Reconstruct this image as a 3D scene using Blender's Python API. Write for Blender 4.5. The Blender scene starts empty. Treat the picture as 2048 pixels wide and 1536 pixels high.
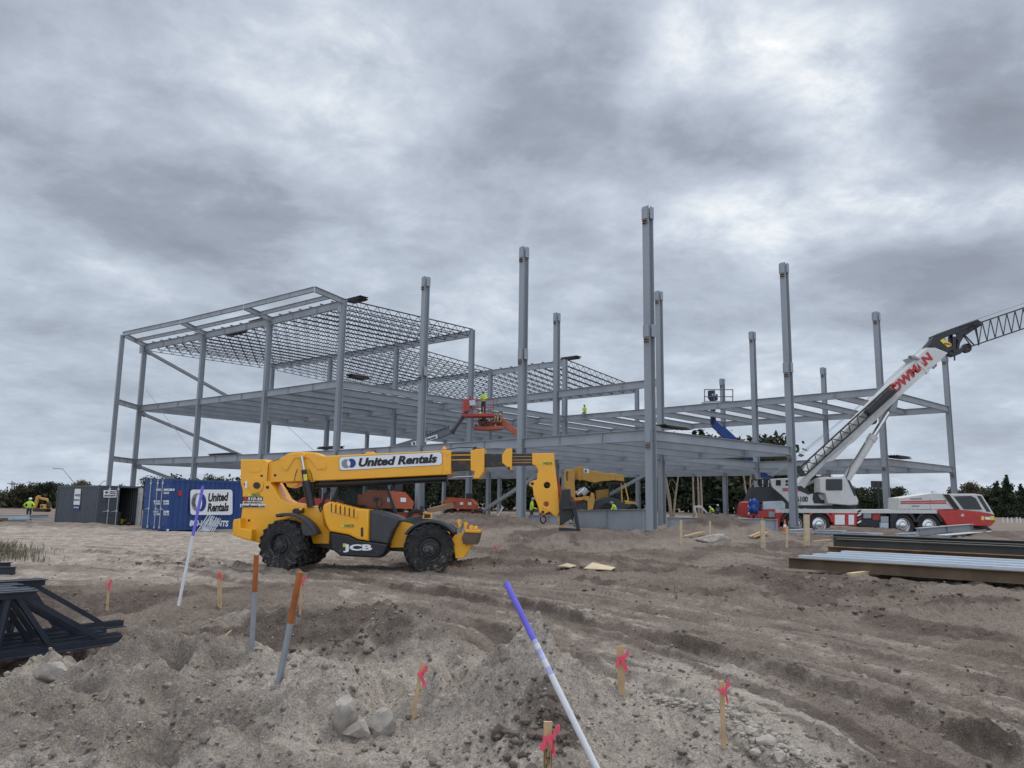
import bpy, bmesh, math, random
import numpy as np
from mathutils import Vector, Matrix
random.seed(7)
scene = bpy.context.scene
COL = scene.collection
R = math.radians
# ---------------------------------------------------------------- camera
FPX = 1538.0; PITCH = R(8.716); ROLL = R(0.833); EYE = Vector((0, 0, 1.9))
_fw = Vector((0, math.cos(PITCH), math.sin(PITCH))); _up0 = Vector((0, -math.sin(PITCH), math.cos(PITCH)))
_x0 = Vector((1, 0, 0))
_rt = _x0*math.cos(ROLL) + _up0*math.sin(ROLL); _up = _up0*math.cos(ROLL) - _x0*math.sin(ROLL)
cd = bpy.data.cameras.new('camera'); cam = bpy.data.objects.new('camera', cd); COL.objects.link(cam)
cd.sensor_width = 36; cd.lens = FPX/2048*36; cd.clip_end = 5000; cd.clip_start = .05
cam.matrix_world = Matrix(((_rt.x, _up.x, -_fw.x, EYE.x), (_rt.y, _up.y, -_fw.y, EYE.y), (_rt.z, _up.z, -_fw.z, EYE.z), (0, 0, 0, 1)))
scene.camera = cam
def ray(px, py): return _rt*((px-1024)/FPX) - _up*((py-768)/FPX) + _fw
def at(px, py, Y):
    d = ray(px, py); return EYE + d*(Y/d.y)
def on_z(px, py, z=0):
    d = ray(px, py); return EYE + d*((z-EYE.z)/d.z)
# ---------------------------------------------------------------- world: overcast sky
SUN_EL, SUN_AZ = R(58), R(35)          # azimuth clockwise from +Y (the view direction)
w = bpy.data.worlds.new('World'); scene.world = w; w.use_nodes = True
nt = w.node_tree; nt.nodes.clear()
def N(tree, typ, **k):
    n = tree.nodes.new(typ)
    for a, b in k.items(): setattr(n, a, b)
    return n
def wm(op, a, b=None, c=None):
    n = N(nt, 'ShaderNodeMath', operation=op)
    for i, v in enumerate((a, b, c)):
        if v is None: continue
        if isinstance(v, (int, float)): n.inputs[i].default_value = v
        else: nt.links.new(v, n.inputs[i])
    return n.outputs[0]
def build_sky():
    L = nt.links
    out = N(nt, 'ShaderNodeOutputWorld'); bg = N(nt, 'ShaderNodeBackground'); bg.inputs[1].default_value = 0.1
    L.new(bg.outputs[0], out.inputs[0])
    sky = N(nt, 'ShaderNodeTexSky', sky_type='NISHITA'); sky.sun_disc = False
    sky.sun_elevation = SUN_EL; sky.sun_rotation = SUN_AZ; sky.air_density = 1.0; sky.dust_density = 2.0
    tc = N(nt, 'ShaderNodeTexCoord'); sp = N(nt, 'ShaderNodeSeparateXYZ'); L.new(tc.outputs['Generated'], sp.inputs[0])
    x, y, z = sp.outputs
    zc = wm('MAXIMUM', z, 0.0)
    den = wm('ADD', zc, 0.24)
    u = wm('DIVIDE', x, den); v = wm('DIVIDE', y, den)
    cv = N(nt, 'ShaderNodeCombineXYZ'); L.new(u, cv.inputs[0]); L.new(v, cv.inputs[1])
    def noise(scale, detail, rough, dist, off, sx=1.0, sy=1.0):
        mp = N(nt, 'ShaderNodeMapping'); mp.inputs['Location'].default_value = off; mp.inputs['Scale'].default_value = (sx, sy, 1)
        mp.inputs['Rotation'].default_value = (0, 0, R(-14))
        L.new(cv.outputs[0], mp.inputs[0])
        n = N(nt, 'ShaderNodeTexNoise'); n.inputs['Scale'].default_value = scale; n.inputs['Detail'].default_value = detail
        n.inputs['Roughness'].default_value = rough; n.inputs['Distortion'].default_value = dist
        L.new(mp.outputs[0], n.inputs['Vector']); return n.outputs['Fac']
    n1 = noise(0.85, 7, .55, .35, (3.1, 1.7, 0), .8, 1.0)
    n2 = noise(2.4, 9, .6, .2, (7.4, 2.2, 0), .85, .85)
    n3 = noise(6.5, 8, .64, .25, (1.4, 9.2, 0), .85, .85)
    az = wm('ARCTAN2', x, y); el = wm('ARCSINE', z)
    # large masses of the cloud deck: (px, py, spread in az, spread in el, amount)
    val = wm('MULTIPLY', wm('SUBTRACT', n1, .5), 0.62)
    val = wm('ADD', val, wm('MULTIPLY', wm('SUBTRACT', n2, .5), 1.15))
    n4 = noise(3.3, 8, .6, .2, (4.4, 5.5, 0), .75, 1.2)
    for (px, py, sa, se, amt) in SKY_MASSES:
        d = ray(px, py).normalized(); a0 = math.atan2(d.x, d.y); e0 = math.asin(d.z)
        da = wm('DIVIDE', wm('SUBTRACT', az, a0), R(sa)); de = wm('DIVIDE', wm('SUBTRACT', el, e0), R(se))
        q = wm('ADD', wm('MULTIPLY', da, da), wm('MULTIPLY', de, de))
        # break the rim of every mass up with the cloud noise
        q = wm('ADD', q, wm('MULTIPLY', wm('SUBTRACT', n4, .5), 3.4))
        g = wm('MULTIPLY', wm('EXPONENT', wm('MULTIPLY', wm('MAXIMUM', q, 0.0), -1.0)), amt)
        val = wm('ADD', val, g)
    # finer wisps where the deck is thin and bright
    br = wm('MAXIMUM', wm('ADD', val, 0.05), 0.0)
    val = wm('ADD', val, wm('MULTIPLY', wm('SUBTRACT', n3, .5), wm('ADD', .52, wm('MULTIPLY', br, 3.0))))
    ramp = N(nt, 'ShaderNodeValToRGB'); cr = ramp.color_ramp
    L.new(wm('ADD', wm('MULTIPLY', val, .7), .5), ramp.inputs[0])
    cr.elements[0].position = .12; cr.elements[0].color = (.185, .205, .25, 1)
    cr.elements[1].position = .97; cr.elements[1].color = (.80, .80, .80, 1)
    for p, c in ((.32, (.245, .275, .33, 1)), (.5, (.375, .42, .49, 1)), (.64, (.49, .535, .595, 1)), (.8, (.64, .67, .70, 1))):
        e = cr.elements.new(p); e.color = c
    # pale band toward the horizon, brighter deck overhead and behind
    hz = wm('EXPONENT', wm('MULTIPLY', wm('POWER', wm('DIVIDE', zc, .20), 1.0), -1.0))
    mixh = N(nt, 'ShaderNodeMix', data_type='RGBA'); L.new(wm('MULTIPLY', hz, .38), mixh.inputs['Factor'])
    L.new(ramp.outputs[0], mixh.inputs['A']); mixh.inputs['B'].default_value = (.47, .55, .67, 1)
    over = wm('ADD', 1.0, wm('MULTIPLY', wm('SMOOTH_MAX', wm('SUBTRACT', el, .62), 0.0, .1), 1.3))
    back = wm('ADD', 1.0, wm('MULTIPLY', wm('MAXIMUM', wm('MULTIPLY', y, -1.0), 0.0), SKY_BACK))
    gain = wm('MULTIPLY', wm('MULTIPLY', over, back), 10.0 * SKY_GAIN)
    sc = N(nt, 'ShaderNodeVectorMath', operation='SCALE'); L.new(mixh.outputs['Result'], sc.inputs[0]); L.new(gain, sc.inputs['Scale'])
    mx = N(nt, 'ShaderNodeMix', data_type='RGBA'); mx.inputs['Factor'].default_value = .96
    L.new(sky.outputs[0], mx.inputs['A']); L.new(sc.outputs[0], mx.inputs['B']); L.new(mx.outputs['Result'], bg.inputs[0])
SKY_GAIN = 1.13; SKY_BACK = .9
SKY_MASSES = [(420, 440, 10, 3.4, -.40), (1100, 200, 9, 5, -.24), (1900, 70, 6, 4, -.42), (1960, 560, 8, 2.6, -.40), (1420, 250, 5, 2.4, -.26),
              (1990, 290, 5, 2.6, -.45), (1560, 330, 4, 1.6, -.28), (1250, 60, 5, 3, -.2), (1820, 520, 4, 1.4, -.2), (120, 120, 12, 7, .06), (1640, 110, 4.5, 3.4, .34), (1930, 410, 5, 1.8, .42), (1450, 40, 5, 3, .22), (1690, 200, 2.5, 2.5, .3), (1480, 400, 3, 1.2, .22), (1800, 395, 3, 1.0, .28), (1560, 90, 2.5, 1.6, .25), (1740, 60, 2, 1.4, .25),
              (1760, 340, 4, 1.4, .2), (1500, 440, 6, 3, .12), (800, 560, 14, 3, .07), (250, 620, 8, 3, .06), (1330, 120, 3, 4, .12)]
build_sky()
sl = bpy.data.lights.new('sun', 'SUN'); sl.energy = 1.5; sl.angle = R(28); sl.color = (1, .965, .92)
so = bpy.data.objects.new('sun', sl); COL.objects.link(so)
sd = Vector((math.sin(SUN_AZ)*math.cos(SUN_EL), math.cos(SUN_AZ)*math.cos(SUN_EL), math.sin(SUN_EL)))
so.rotation_euler = sd.to_track_quat('Z', 'Y').to_euler(); so.location = sd*60
vs = scene.view_settings; vs.view_transform = 'Standard'; vs.look = 'None'; vs.gamma = 1; vs.exposure = 0.22; vs.use_curve_mapping = False
scene.cycles.max_bounces = 6; scene.cycles.diffuse_bounces = 3; scene.cycles.transparent_max_bounces = 12
# ---------------------------------------------------------------- materials
MATS = {}
def mat(name, col, rough=.55, metal=0.0, var=.15, scale=3.0, bump=0.0, bscale=30.0, dirt=0.0, dcol=(.23, .195, .16), spec=.5, streak=False, coat=0.0, mud=0.0):
    """procedural paint/steel/wood: two noises vary the colour, a third lays dust or rust over it"""
    if name in MATS: return MATS[name]
    m = bpy.data.materials.new(name); m.use_nodes = True; t = m.node_tree; b = t.nodes['Principled BSDF']; L = t.links
    b.inputs['Roughness'].default_value = rough; b.inputs['Metallic'].default_value = metal
    b.inputs['Specular IOR Level'].default_value = spec; b.inputs['Coat Weight'].default_value = coat
    tc = N(t, 'ShaderNodeTexCoord')
    mp = N(t, 'ShaderNodeMapping'); L.new(tc.outputs['Object'], mp.inputs[0])
    if streak: mp.inputs['Scale'].default_value = (1, 1, .15)
    n = N(t, 'ShaderNodeTexNoise'); n.inputs['Scale'].default_value = scale; n.inputs['Detail'].default_value = 6; L.new(mp.outputs[0], n.inputs['Vector'])
    r = N(t, 'ShaderNodeMapRange'); r.inputs['From Min'].default_value = .3; r.inputs['From Max'].default_value = .7
    r.inputs['To Min'].default_value = 1-var; r.inputs['To Max'].default_value = 1+var; L.new(n.outputs['Fac'], r.inputs['Value'])
    s = N(t, 'ShaderNodeVectorMath', operation='SCALE'); s.inputs[0].default_value = col[:3]; L.new(r.outputs[0], s.inputs['Scale'])
    last = s.outputs[0]
    if dirt > 0:
        n2 = N(t, 'ShaderNodeTexNoise'); n2.inputs['Scale'].default_value = scale*1.7+.5; n2.inputs['Detail'].default_value = 9; n2.inputs['Roughness'].default_value = .65
        L.new(mp.outputs[0], n2.inputs['Vector'])
        r2 = N(t, 'ShaderNodeMapRange'); r2.inputs['From Min'].default_value = .62-.3*dirt; r2.inputs['From Max'].default_value = .78
        r2.inputs['To Max'].default_value = min(1, .35+dirt); L.new(n2.outputs['Fac'], r2.inputs['Value'])
        mx = N(t, 'ShaderNodeMix', data_type='RGBA'); L.new(r2.outputs[0], mx.inputs['Factor']); L.new(last, mx.inputs['A']); mx.inputs['B'].default_value = (*dcol, 1)
        last = mx.outputs['Result']
        rr = N(t, 'ShaderNodeMapRange'); rr.inputs['To Min'].default_value = rough; rr.inputs['To Max'].default_value = min(1, rough+.35); L.new(r2.outputs[0], rr.inputs['Value'])
        L.new(rr.outputs[0], b.inputs['Roughness'])
    if mud > 0:      # dried mud thrown up by the wheels: splatter, thick low down and sparse above
        ge = N(t, 'ShaderNodeNewGeometry'); sz = N(t, 'ShaderNodeSeparateXYZ'); L.new(ge.outputs['Position'], sz.inputs[0])
        n5 = N(t, 'ShaderNodeTexNoise'); n5.inputs['Scale'].default_value = 9; n5.inputs['Detail'].default_value = 10; n5.inputs['Roughness'].default_value = .72; L.new(ge.outputs['Position'], n5.inputs['Vector'])
        th = N(t, 'ShaderNodeMapRange'); th.inputs['From Min'].default_value = .1; th.inputs['From Max'].default_value = 1.5; th.inputs['To Min'].default_value = .60-.2*mud; th.inputs['To Max'].default_value = .68; L.new(sz.outputs[2], th.inputs['Value'])
        df = N(t, 'ShaderNodeMath', operation='SUBTRACT'); L.new(n5.outputs['Fac'], df.inputs[0]); L.new(th.outputs[0], df.inputs[1])
        rm = N(t, 'ShaderNodeMapRange'); rm.inputs['From Max'].default_value = .06; rm.inputs['To Max'].default_value = .85; L.new(df.outputs[0], rm.inputs['Value'])
        mm = N(t, 'ShaderNodeMix', data_type='RGBA'); L.new(rm.outputs[0], mm.inputs['Factor']); L.new(last, mm.inputs['A']); mm.inputs['B'].default_value = (.19, .155, .125, 1); last = mm.outputs['Result']
    L.new(last, b.inputs['Base Color'])
    if bump > 0:
        n3 = N(t, 'ShaderNodeTexNoise'); n3.inputs['Scale'].default_value = bscale; n3.inputs['Detail'].default_value = 5; L.new(tc.outputs['Object'], n3.inputs['Vector'])
        bp = N(t, 'ShaderNodeBump'); bp.inputs['Strength'].default_value = bump; bp.inputs['Distance'].default_value = .02
        L.new(n3.outputs['Fac'], bp.inputs['Height']); L.new(bp.outputs[0], b.inputs['Normal'])
    MATS[name] = m; return m
def glass_mat(name, tint=(.75, .8, .78), alpha=.35, rough=.03):
    m = bpy.data.materials.new(name); m.use_nodes = True; t = m.node_tree; b = t.nodes['Principled BSDF']
    b.inputs['Base Color'].default_value = (.02, .025, .025, 1); b.inputs['Roughness'].default_value = rough
    tr = N(t, 'ShaderNodeBsdfTransparent'); tr.inputs[0].default_value = (*tint, 1)
    mx = N(t, 'ShaderNodeMixShader'); mx.inputs[0].default_value = alpha
    t.links.new(tr.outputs[0], mx.inputs[1]); t.links.new(b.outputs[0], mx.inputs[2]); t.links.new(mx.outputs[0], t.nodes['Material Output'].inputs[0])
    return m
STEEL = mat('primed_steel', (.295, .322, .35), .55, 0, .12, .9, dirt=.10, dcol=(.24, .235, .23), streak=True)
STEEL2 = mat('primed_steel_beam', (.315, .34, .367), .55, 0, .13, .7, dirt=.10, dcol=(.22, .215, .21))
GALV = mat('galvanised', (.46, .51, .56), .45, .1, .1, 1.5, dirt=.08)
JOIST = mat('joist_primer', (.02, .024, .034), .5, 0, .2, 2)
YEL = mat('machine_yellow', (.90, .42, .010), .36, 0, .04, 2, dirt=.10, dcol=(.36, .24, .10), coat=.25, mud=.35)
YELB = mat('faded_yellow', (.58, .33, .08), .5, 0, .12, 2, dirt=.25)
BLK = mat('black_paint', (.016, .017, .02), .4, 0, .2, 3, dirt=.1, dcol=(.09, .08, .07), mud=.3)
PLAST = mat('dark_grey_plastic', (.05, .052, .056), .6, 0, .1, 4, dirt=.2, dcol=(.13, .115, .10), mud=.4)
RUB = mat('tyre_rubber', (.018, .018, .019), .85, 0, .2, 5, dirt=.5, dcol=(.085, .074, .064), bump=.3, mud=.45)
RIMD = mat('dark_rim', (.028, .03, .033), .55, 0, .15, 5, dirt=.25, dcol=(.10, .09, .08), mud=.6)
WHT = mat('white_paint', (.74, .745, .74), .4, 0, .05, 2, dirt=.08)
WHTD = mat('crane_white', (.60, .60, .575), .45, 0, .07, 1.2, dirt=.26, dcol=(.36, .34, .31))
REDP = mat('crane_red', (.46, .035, .03), .4, 0, .1, 1.5, dirt=.2, mud=.5)
ORG = mat('lift_orange', (.42, .085, .03), .5, 0, .12, 1.5, dirt=.22)
REDL = mat('lift_red', (.38, .04, .03), .5, 0, .12, 2, dirt=.2)
BLUC = mat('container_blue', (.019, .06, .205), .5, 0, .14, .8, dirt=.2, dcol=(.09, .085, .10), streak=True)
GRYC = mat('container_grey', (.065, .075, .09), .5, 0, .14, .8, dirt=.22, dcol=(.14, .13, .12), streak=True)
CHR = mat('bright_metal', (.6, .61, .62), .22, .95, .08, 4)
DECAL_BLK = mat('decal_black', (.012, .012, .013), .5, 0, .02)
DECAL_WHT = mat('decal_white', (.80, .81, .82), .45, 0, .03)
DECAL_BLU = mat('decal_blue', (.02, .04, .22), .5, 0, .02)
DECAL_GRY = mat('decal_grey', (.24, .25, .27), .5, 0, .02)
DECAL_RED = mat('decal_red', (.45, .025, .025), .5, 0, .1)
DECAL_YEL = mat('decal_yellow', (.70, .62, .08), .5, 0, .05)
WOOD = mat('raw_lumber', (.50, .345, .19), .75, 0, .2, 6, bump=.15, dirt=.1)
WOODP = mat('pale_lumber', (.55, .44, .28), .8, 0, .15, 4, dirt=.15)
RUST = mat('rusty_steel', (.17, .095, .045), .8, 0, .3, 2.5, dirt=.3, dcol=(.07, .05, .035))
DKST = mat('mill_steel', (.075, .072, .068), .6, .2, .25, 1.2, dirt=.3, dcol=(.13, .10, .075))
HIVIS = mat('hi_vis', (.50, .72, .03), .7, 0, .08, 6)
PANTS = mat('work_trousers', (.035, .04, .055), .85, 0, .2, 8)
KHAKI = mat('tan_trousers', (.20, .16, .11), .85, 0, .2, 8)
SKIN = mat('skin', (.30, .16, .10), .6, 0, .05)
BOOT = mat('boots', (.05, .035, .025), .8, 0, .1)
PINK = mat('pink_ribbon', (.82, .11, .17), .5, 0, .12, 20)
PIPEO = mat('orange_rust_paint', (.34, .10, .02), .75, 0, .22, 9, dirt=.2, dcol=(.22, .09, .03))
PIPEG = mat('zinc_pipe', (.27, .29, .31), .5, .2, .12, 8, dirt=.2)
ROCKM = mat('pale_rock', (.37, .33, .285), .9, 0, .25, 7, bump=.7, bscale=16, dirt=.45, dcol=(.25, .21, .175))
TARP = mat('blue_tarp', (.02, .08, .33), .45, 0, .25, 6, bump=.4, bscale=8)
CABGLASS = glass_mat('cab_glass', (.86, .90, .88), .12)
DARKGLASS = mat('dark_glass', (.008, .009, .011), .06, 0, .05)
# ---------------------------------------------------------------- object helpers
def basis(o):
    return Matrix.Translation(o.location) @ o.rotation_euler.to_matrix().to_4x4()
def world_of(o):
    return basis(o) if o.parent is None else world_of(o.parent) @ o.matrix_parent_inverse @ basis(o)
def tag(o, label=None, cat=None, group=None, kind=None):
    if label: o['label'] = label
    if cat: o['category'] = cat
    if group: o['group'] = group
    if kind or cat: o['kind'] = kind or 'thing'
    return o
def thing(name, label, cat, loc=(0, 0, 0), rotz=0.0, group=None):
    o = bpy.data.objects.new(name, None); o.empty_display_size = .3
    o.location = loc; o.rotation_euler = (0, 0, rotz); COL.objects.link(o)
    return tag(o, label, cat, group)
class MB:
    """collects shapes (world or local coordinates) and links them as ONE mesh object"""
    def __init__(s): s.bm = bmesh.new(); s.mats = []
    def mi(s, m):
        if m not in s.mats: s.mats.append(m)
        return s.mats.index(m)
    def face(s, pts, m):
        f = s.bm.faces.new([s.bm.verts.new(p) for p in pts]); f.material_index = s.mi(m); return f
    def hull(s, a, b, m):
        """two loops of equal length joined by sides and closed by caps"""
        n = len(a); i = s.mi(m)
        va = [s.bm.verts.new(p) for p in a]; vb = [s.bm.verts.new(p) for p in b]
        fs = [s.bm.faces.new(va[::-1]), s.bm.faces.new(vb)]
        for k in range(n): fs.append(s.bm.faces.new((va[k], va[(k+1) % n], vb[(k+1) % n], vb[k])))
        for f in fs: f.material_index = i
    def box(s, c, size, m, rot=None):
        c = Vector(c); hx, hy, hz = (v/2 for v in size)
        pts = [Vector((x, y, z)) for z in (-hz, hz) for (x, y) in ((-hx, -hy), (hx, -hy), (hx, hy), (-hx, hy))]
        if rot is not None: pts = [rot @ p for p in pts]
        pts = [c+p for p in pts]; s.hull(pts[:4], pts[4:], m)
    @staticmethod
    def axes(d, up=Vector((0, 0, 1))):
        d = d.normalized(); up = Vector(up)
        if abs(d.dot(up)) > .98: up = Vector((0, 1, 0)) if abs(d.y) < .9 else Vector((1, 0, 0))
        r = d.cross(up).normalized(); return r, r.cross(d).normalized()
    def bar(s, p0, p1, wd, ht, m, up=(0, 0, 1), taper=1.0):
        p0 = Vector(p0); p1 = Vector(p1); r, u = s.axes(p1-p0, up)
        q = [(-wd/2, -ht/2), (wd/2, -ht/2), (wd/2, ht/2), (-wd/2, ht/2)]
        s.hull([p0+r*a+u*b for a, b in q], [p1+r*a*taper+u*b*taper for a, b in q], m)
    def prof(s, p0, p1, prof, m, up=(0, 0, 1)):
        p0 = Vector(p0); p1 = Vector(p1); r, u = s.axes(p1-p0, up)
        s.hull([p0+r*a+u*b for a, b in prof], [p1+r*a+u*b for a, b in prof], m)
    def ibeam(s, p0, p1, b, d, m, tf=.03, tw=.018, up=(0, 0, 1), top=True):
        """I section; p0-p1 runs along the top of the upper flange when top is set"""
        o = -d if top else -d/2
        pr = [(-b/2, 0), (b/2, 0), (b/2, tf), (tw/2, tf), (tw/2, d-tf), (b/2, d-tf), (b/2, d), (-b/2, d), (-b/2, d-tf), (-tw/2, d-tf), (-tw/2, tf), (-b/2, tf)]
        s.prof(p0, p1, [(x, y+o) for x, y in pr], m, up)
    def cyl(s, p0, p1, r0, m, n=12, r1=None, caps=True):
        p0 = Vector(p0); p1 = Vector(p1); r1 = r0 if r1 is None else r1; r, u = s.axes(p1-p0)
        A = [(math.cos(2*math.pi*k/n), math.sin(2*math.pi*k/n)) for k in range(n)]
        s.hull([p0+r*c*r0+u*t*r0 for c, t in A], [p1+r*c*r1+u*t*r1 for c, t in A], m)
    def path(s, pts, r, m, n=6, radii=None):
        pts = [Vector(p) for p in pts]; rings = []; i = s.mi(m)
        for k, p in enumerate(pts):
            d = (pts[min(k+1, len(pts)-1)]-pts[max(k-1, 0)]); a, b = s.axes(d); rr = radii[k] if radii else r
            rings.append([s.bm.verts.new(p+a*math.cos(2*math.pi*j/n)*rr+b*math.sin(2*math.pi*j/n)*rr) for j in range(n)])
        for q0, q1 in zip(rings, rings[1:]):
            for j in range(n): s.bm.faces.new((q0[j], q0[(j+1) % n], q1[(j+1) % n], q1[j])).material_index = i
        s.bm.faces.new(rings[0][::-1]).material_index = i; s.bm.faces.new(rings[-1]).material_index = i
    def lathe(s, c, axis, prof, m, n=28, up=(0, 0, 1)):
        """prof: list of (offset along axis, radius[, material])"""
        c = Vector(c); ax = Vector(axis).normalized(); r, u = s.axes(ax, up); rings = []
        for q in prof:
            rings.append([s.bm.verts.new(c+ax*q[0]+(r*math.cos(2*math.pi*j/n)+u*math.sin(2*math.pi*j/n))*max(q[1], 1e-4)) for j in range(n)])
        for k in range(len(prof)-1):
            i = s.mi(prof[k][2] if len(prof[k]) > 2 else m)
            for j in range(n): s.bm.faces.new((rings[k][j], rings[k][(j+1) % n], rings[k+1][(j+1) % n], rings[k+1][j])).material_index = i
    def ball(s, c, rad, m, sub=2, sc=(1, 1, 1), rot=None, jit=0.0):
        t = bmesh.new(); bmesh.ops.create_icosphere(t, subdivisions=sub, radius=1.0)
        mp = {}; i = s.mi(m)
        for v in t.verts:
            k = 1+random.uniform(-jit, jit); p = Vector((v.co.x*sc[0], v.co.y*sc[1], v.co.z*sc[2]))*rad*k
            if rot is not None: p = rot @ p
            mp[v] = s.bm.verts.new(Vector(c)+p)
        for f in t.faces: s.bm.faces.new([mp[v] for v in f.verts]).material_index = i
        t.free()
    def mesh(s, me, m, fn=None):
        i = s.mi(m); vs_ = [s.bm.verts.new(fn(v.co) if fn else v.co) for v in me.vertices]
        for p in me.polygons:
            try: s.bm.faces.new([vs_[k] for k in p.vertices]).material_index = i
            except ValueError: pass
    def build(s, name, parent=None, ang=35, flat=False, recalc=True, centre=True):
        if recalc: bmesh.ops.recalc_face_normals(s.bm, faces=s.bm.faces)
        if not flat:
            ca = R(ang)
            for f in s.bm.faces: f.smooth = True
            for e in s.bm.edges:
                e.smooth = len(e.link_faces) == 2 and e.calc_face_angle(4) < ca
        xs = [v.co for v in s.bm.verts]; c = Vector((0, 0, 0))
        if xs and centre:
            lo = Vector([min(v[k] for v in xs) for k in range(3)]); hi = Vector([max(v[k] for v in xs) for k in range(3)])
            c = Vector(((lo.x+hi.x)/2, (lo.y+hi.y)/2, lo.z)); bmesh.ops.translate(s.bm, verts=s.bm.verts, vec=-c)
        me = bpy.data.meshes.new(name); s.bm.to_mesh(me); s.bm.free()
        for m in s.mats: me.materials.append(m)
        o = bpy.data.objects.new(name, me); COL.objects.link(o); o.location = c
        if parent is not None: o.parent = parent; o.matrix_parent_inverse = world_of(parent).inverted()
        return o
def copy_tree(o, parent=None):
    c = o.copy(); COL.objects.link(c)
    if parent is not None: c.parent = parent; c.matrix_parent_inverse = o.matrix_parent_inverse.copy()
    for k in [k for k in o.children]: copy_tree(k, c)
    return c
def curve_mesh(loops, half, bevel=0.0, res=1):
    cu = bpy.data.curves.new('outline', 'CURVE'); cu.dimensions = '2D'; cu.fill_mode = 'BOTH'
    bevel = min(bevel, half*.8)
    cu.extrude = max(half-bevel, 0); cu.bevel_depth = bevel; cu.bevel_resolution = res; cu.offset = -bevel
    for lp in loops:
        sp = cu.splines.new('POLY'); sp.points.add(len(lp)-1); sp.use_cyclic_u = True
        for p, q in zip(sp.points, lp): p.co = (q[0], q[1], 0, 1)
    o = bpy.data.objects.new('outline', cu); me = bpy.data.meshes.new_from_object(o)
    bpy.data.objects.remove(o); bpy.data.curves.remove(cu); return me
def text_mesh(body, size, shear=0.0, bold=0.0, depth=.004, align='CENTER', spacing=1.0, word=1.0):
    cu = bpy.data.curves.new('lettering', 'FONT'); cu.body = body; cu.size = size; cu.shear = shear; cu.offset = bold; cu.extrude = depth
    cu.align_x = align; cu.align_y = 'CENTER'; cu.space_character = spacing; cu.space_word = word; cu.resolution_u = 3
    o = bpy.data.objects.new('lettering', cu); me = bpy.data.meshes.new_from_object(o)
    bpy.data.objects.remove(o); bpy.data.curves.remove(cu); return me
def rrect(x0, y0, x1, y1, r, n=5):
    out = []
    for cx, cy, a0 in ((x1-r, y1-r, 0), (x0+r, y1-r, 90), (x0+r, y0+r, 180), (x1-r, y0+r, 270)):
        for k in range(n+1):
            a = R(a0+90*k/n); out.append((cx+r*math.cos(a), cy+r*math.sin(a)))
    return out
def circ(x, y, r, n=20, a0=0, a1=360):
    full = abs(a1-a0) >= 360
    return [(x+r*math.cos(R(a0+(a1-a0)*k/(n if full else n-1))), y+r*math.sin(R(a0+(a1-a0)*k/(n if full else n-1)))) for k in range(n)]
class Frame:
    """a machine's side plane: s forward along the machine, z up, t across it (away from the camera).
    px(x, y, t) is the point of the plane at depth t that is seen at photo pixel (x, y)."""
    def __init__(f, origin, yaw=0.0, zoom=None):
        f.o = Vector(origin); f.s = Vector((math.cos(yaw), math.sin(yaw), 0)); f.t = Vector((-math.sin(yaw), math.cos(yaw), 0)); f.z = Vector((0, 0, 1)); f.zoom = zoom
    def px(f, x, y, t=0.0):
        if f.zoom: x = f.zoom[0]+x/f.zoom[2]; y = f.zoom[1]+y/f.zoom[2]
        d = ray(x, y); k = (f.o+f.t*t-EYE).dot(f.t)/d.dot(f.t); p = EYE+d*k-f.o
        return (p.dot(f.s), p.z)
    def w(f, s, z, t): return f.o+f.s*s+f.z*z+f.t*t
    def pw(f, x, y, t): s, z = f.px(x, y, t); return f.w(s, z, t)
    def plate(f, mb, pts, t0, t1, m, bevel=.012, holes=(), pix=True):
        lp = [[f.px(x, y, t0) if pix else (x, y) for x, y in pts]]+[[f.px(x, y, t0) if pix else (x, y) for x, y in h] for h in holes]
        half = (t1-t0)/2; me = curve_mesh(lp, half, bevel)
        mb.mesh(me, m, lambda c: f.w(c.x, c.y, (t0+t1)/2-c.z)); bpy.data.meshes.remove(me)
    def text(f, mb, body, x0, y0, x1, y1, t, m, shear=0.0, bold=0.0, rot=None, pix=True, hfit=True):
        """lettering stretched to the box x0..x1, y0..y1 (pixels of the photo, y down)"""
        me = text_mesh(body, 1.0, shear, bold, .006)
        xs = [v.co.x for v in me.vertices]; ys = [v.co.y for v in me.vertices]
        ax, bx, ay, by = min(xs), max(xs), min(ys), max(ys)
        if pix:
            A = f.px(x0, y1 if not rot else y1, t); P = lambda x, y: f.px(x, y, t)
        else: P = lambda x, y: (x, y)
        def fn(c):
            u = (c.x-ax)/(bx-ax); v = (c.y-ay)/(by-ay)
            if rot is None: s, z = P(x0+(x1-x0)*u, y1+(y0-y1)*v)
            else:   # rot = (origin, along, up) in photo pixels
                o, a, b = rot; s, z = P(o[0]+a[0]*u+b[0]*v, o[1]+a[1]*u+b[1]*v)
            return f.w(s, z, t-c.z)
        mb.mesh(me, m, fn); bpy.data.meshes.remove(me)
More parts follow.
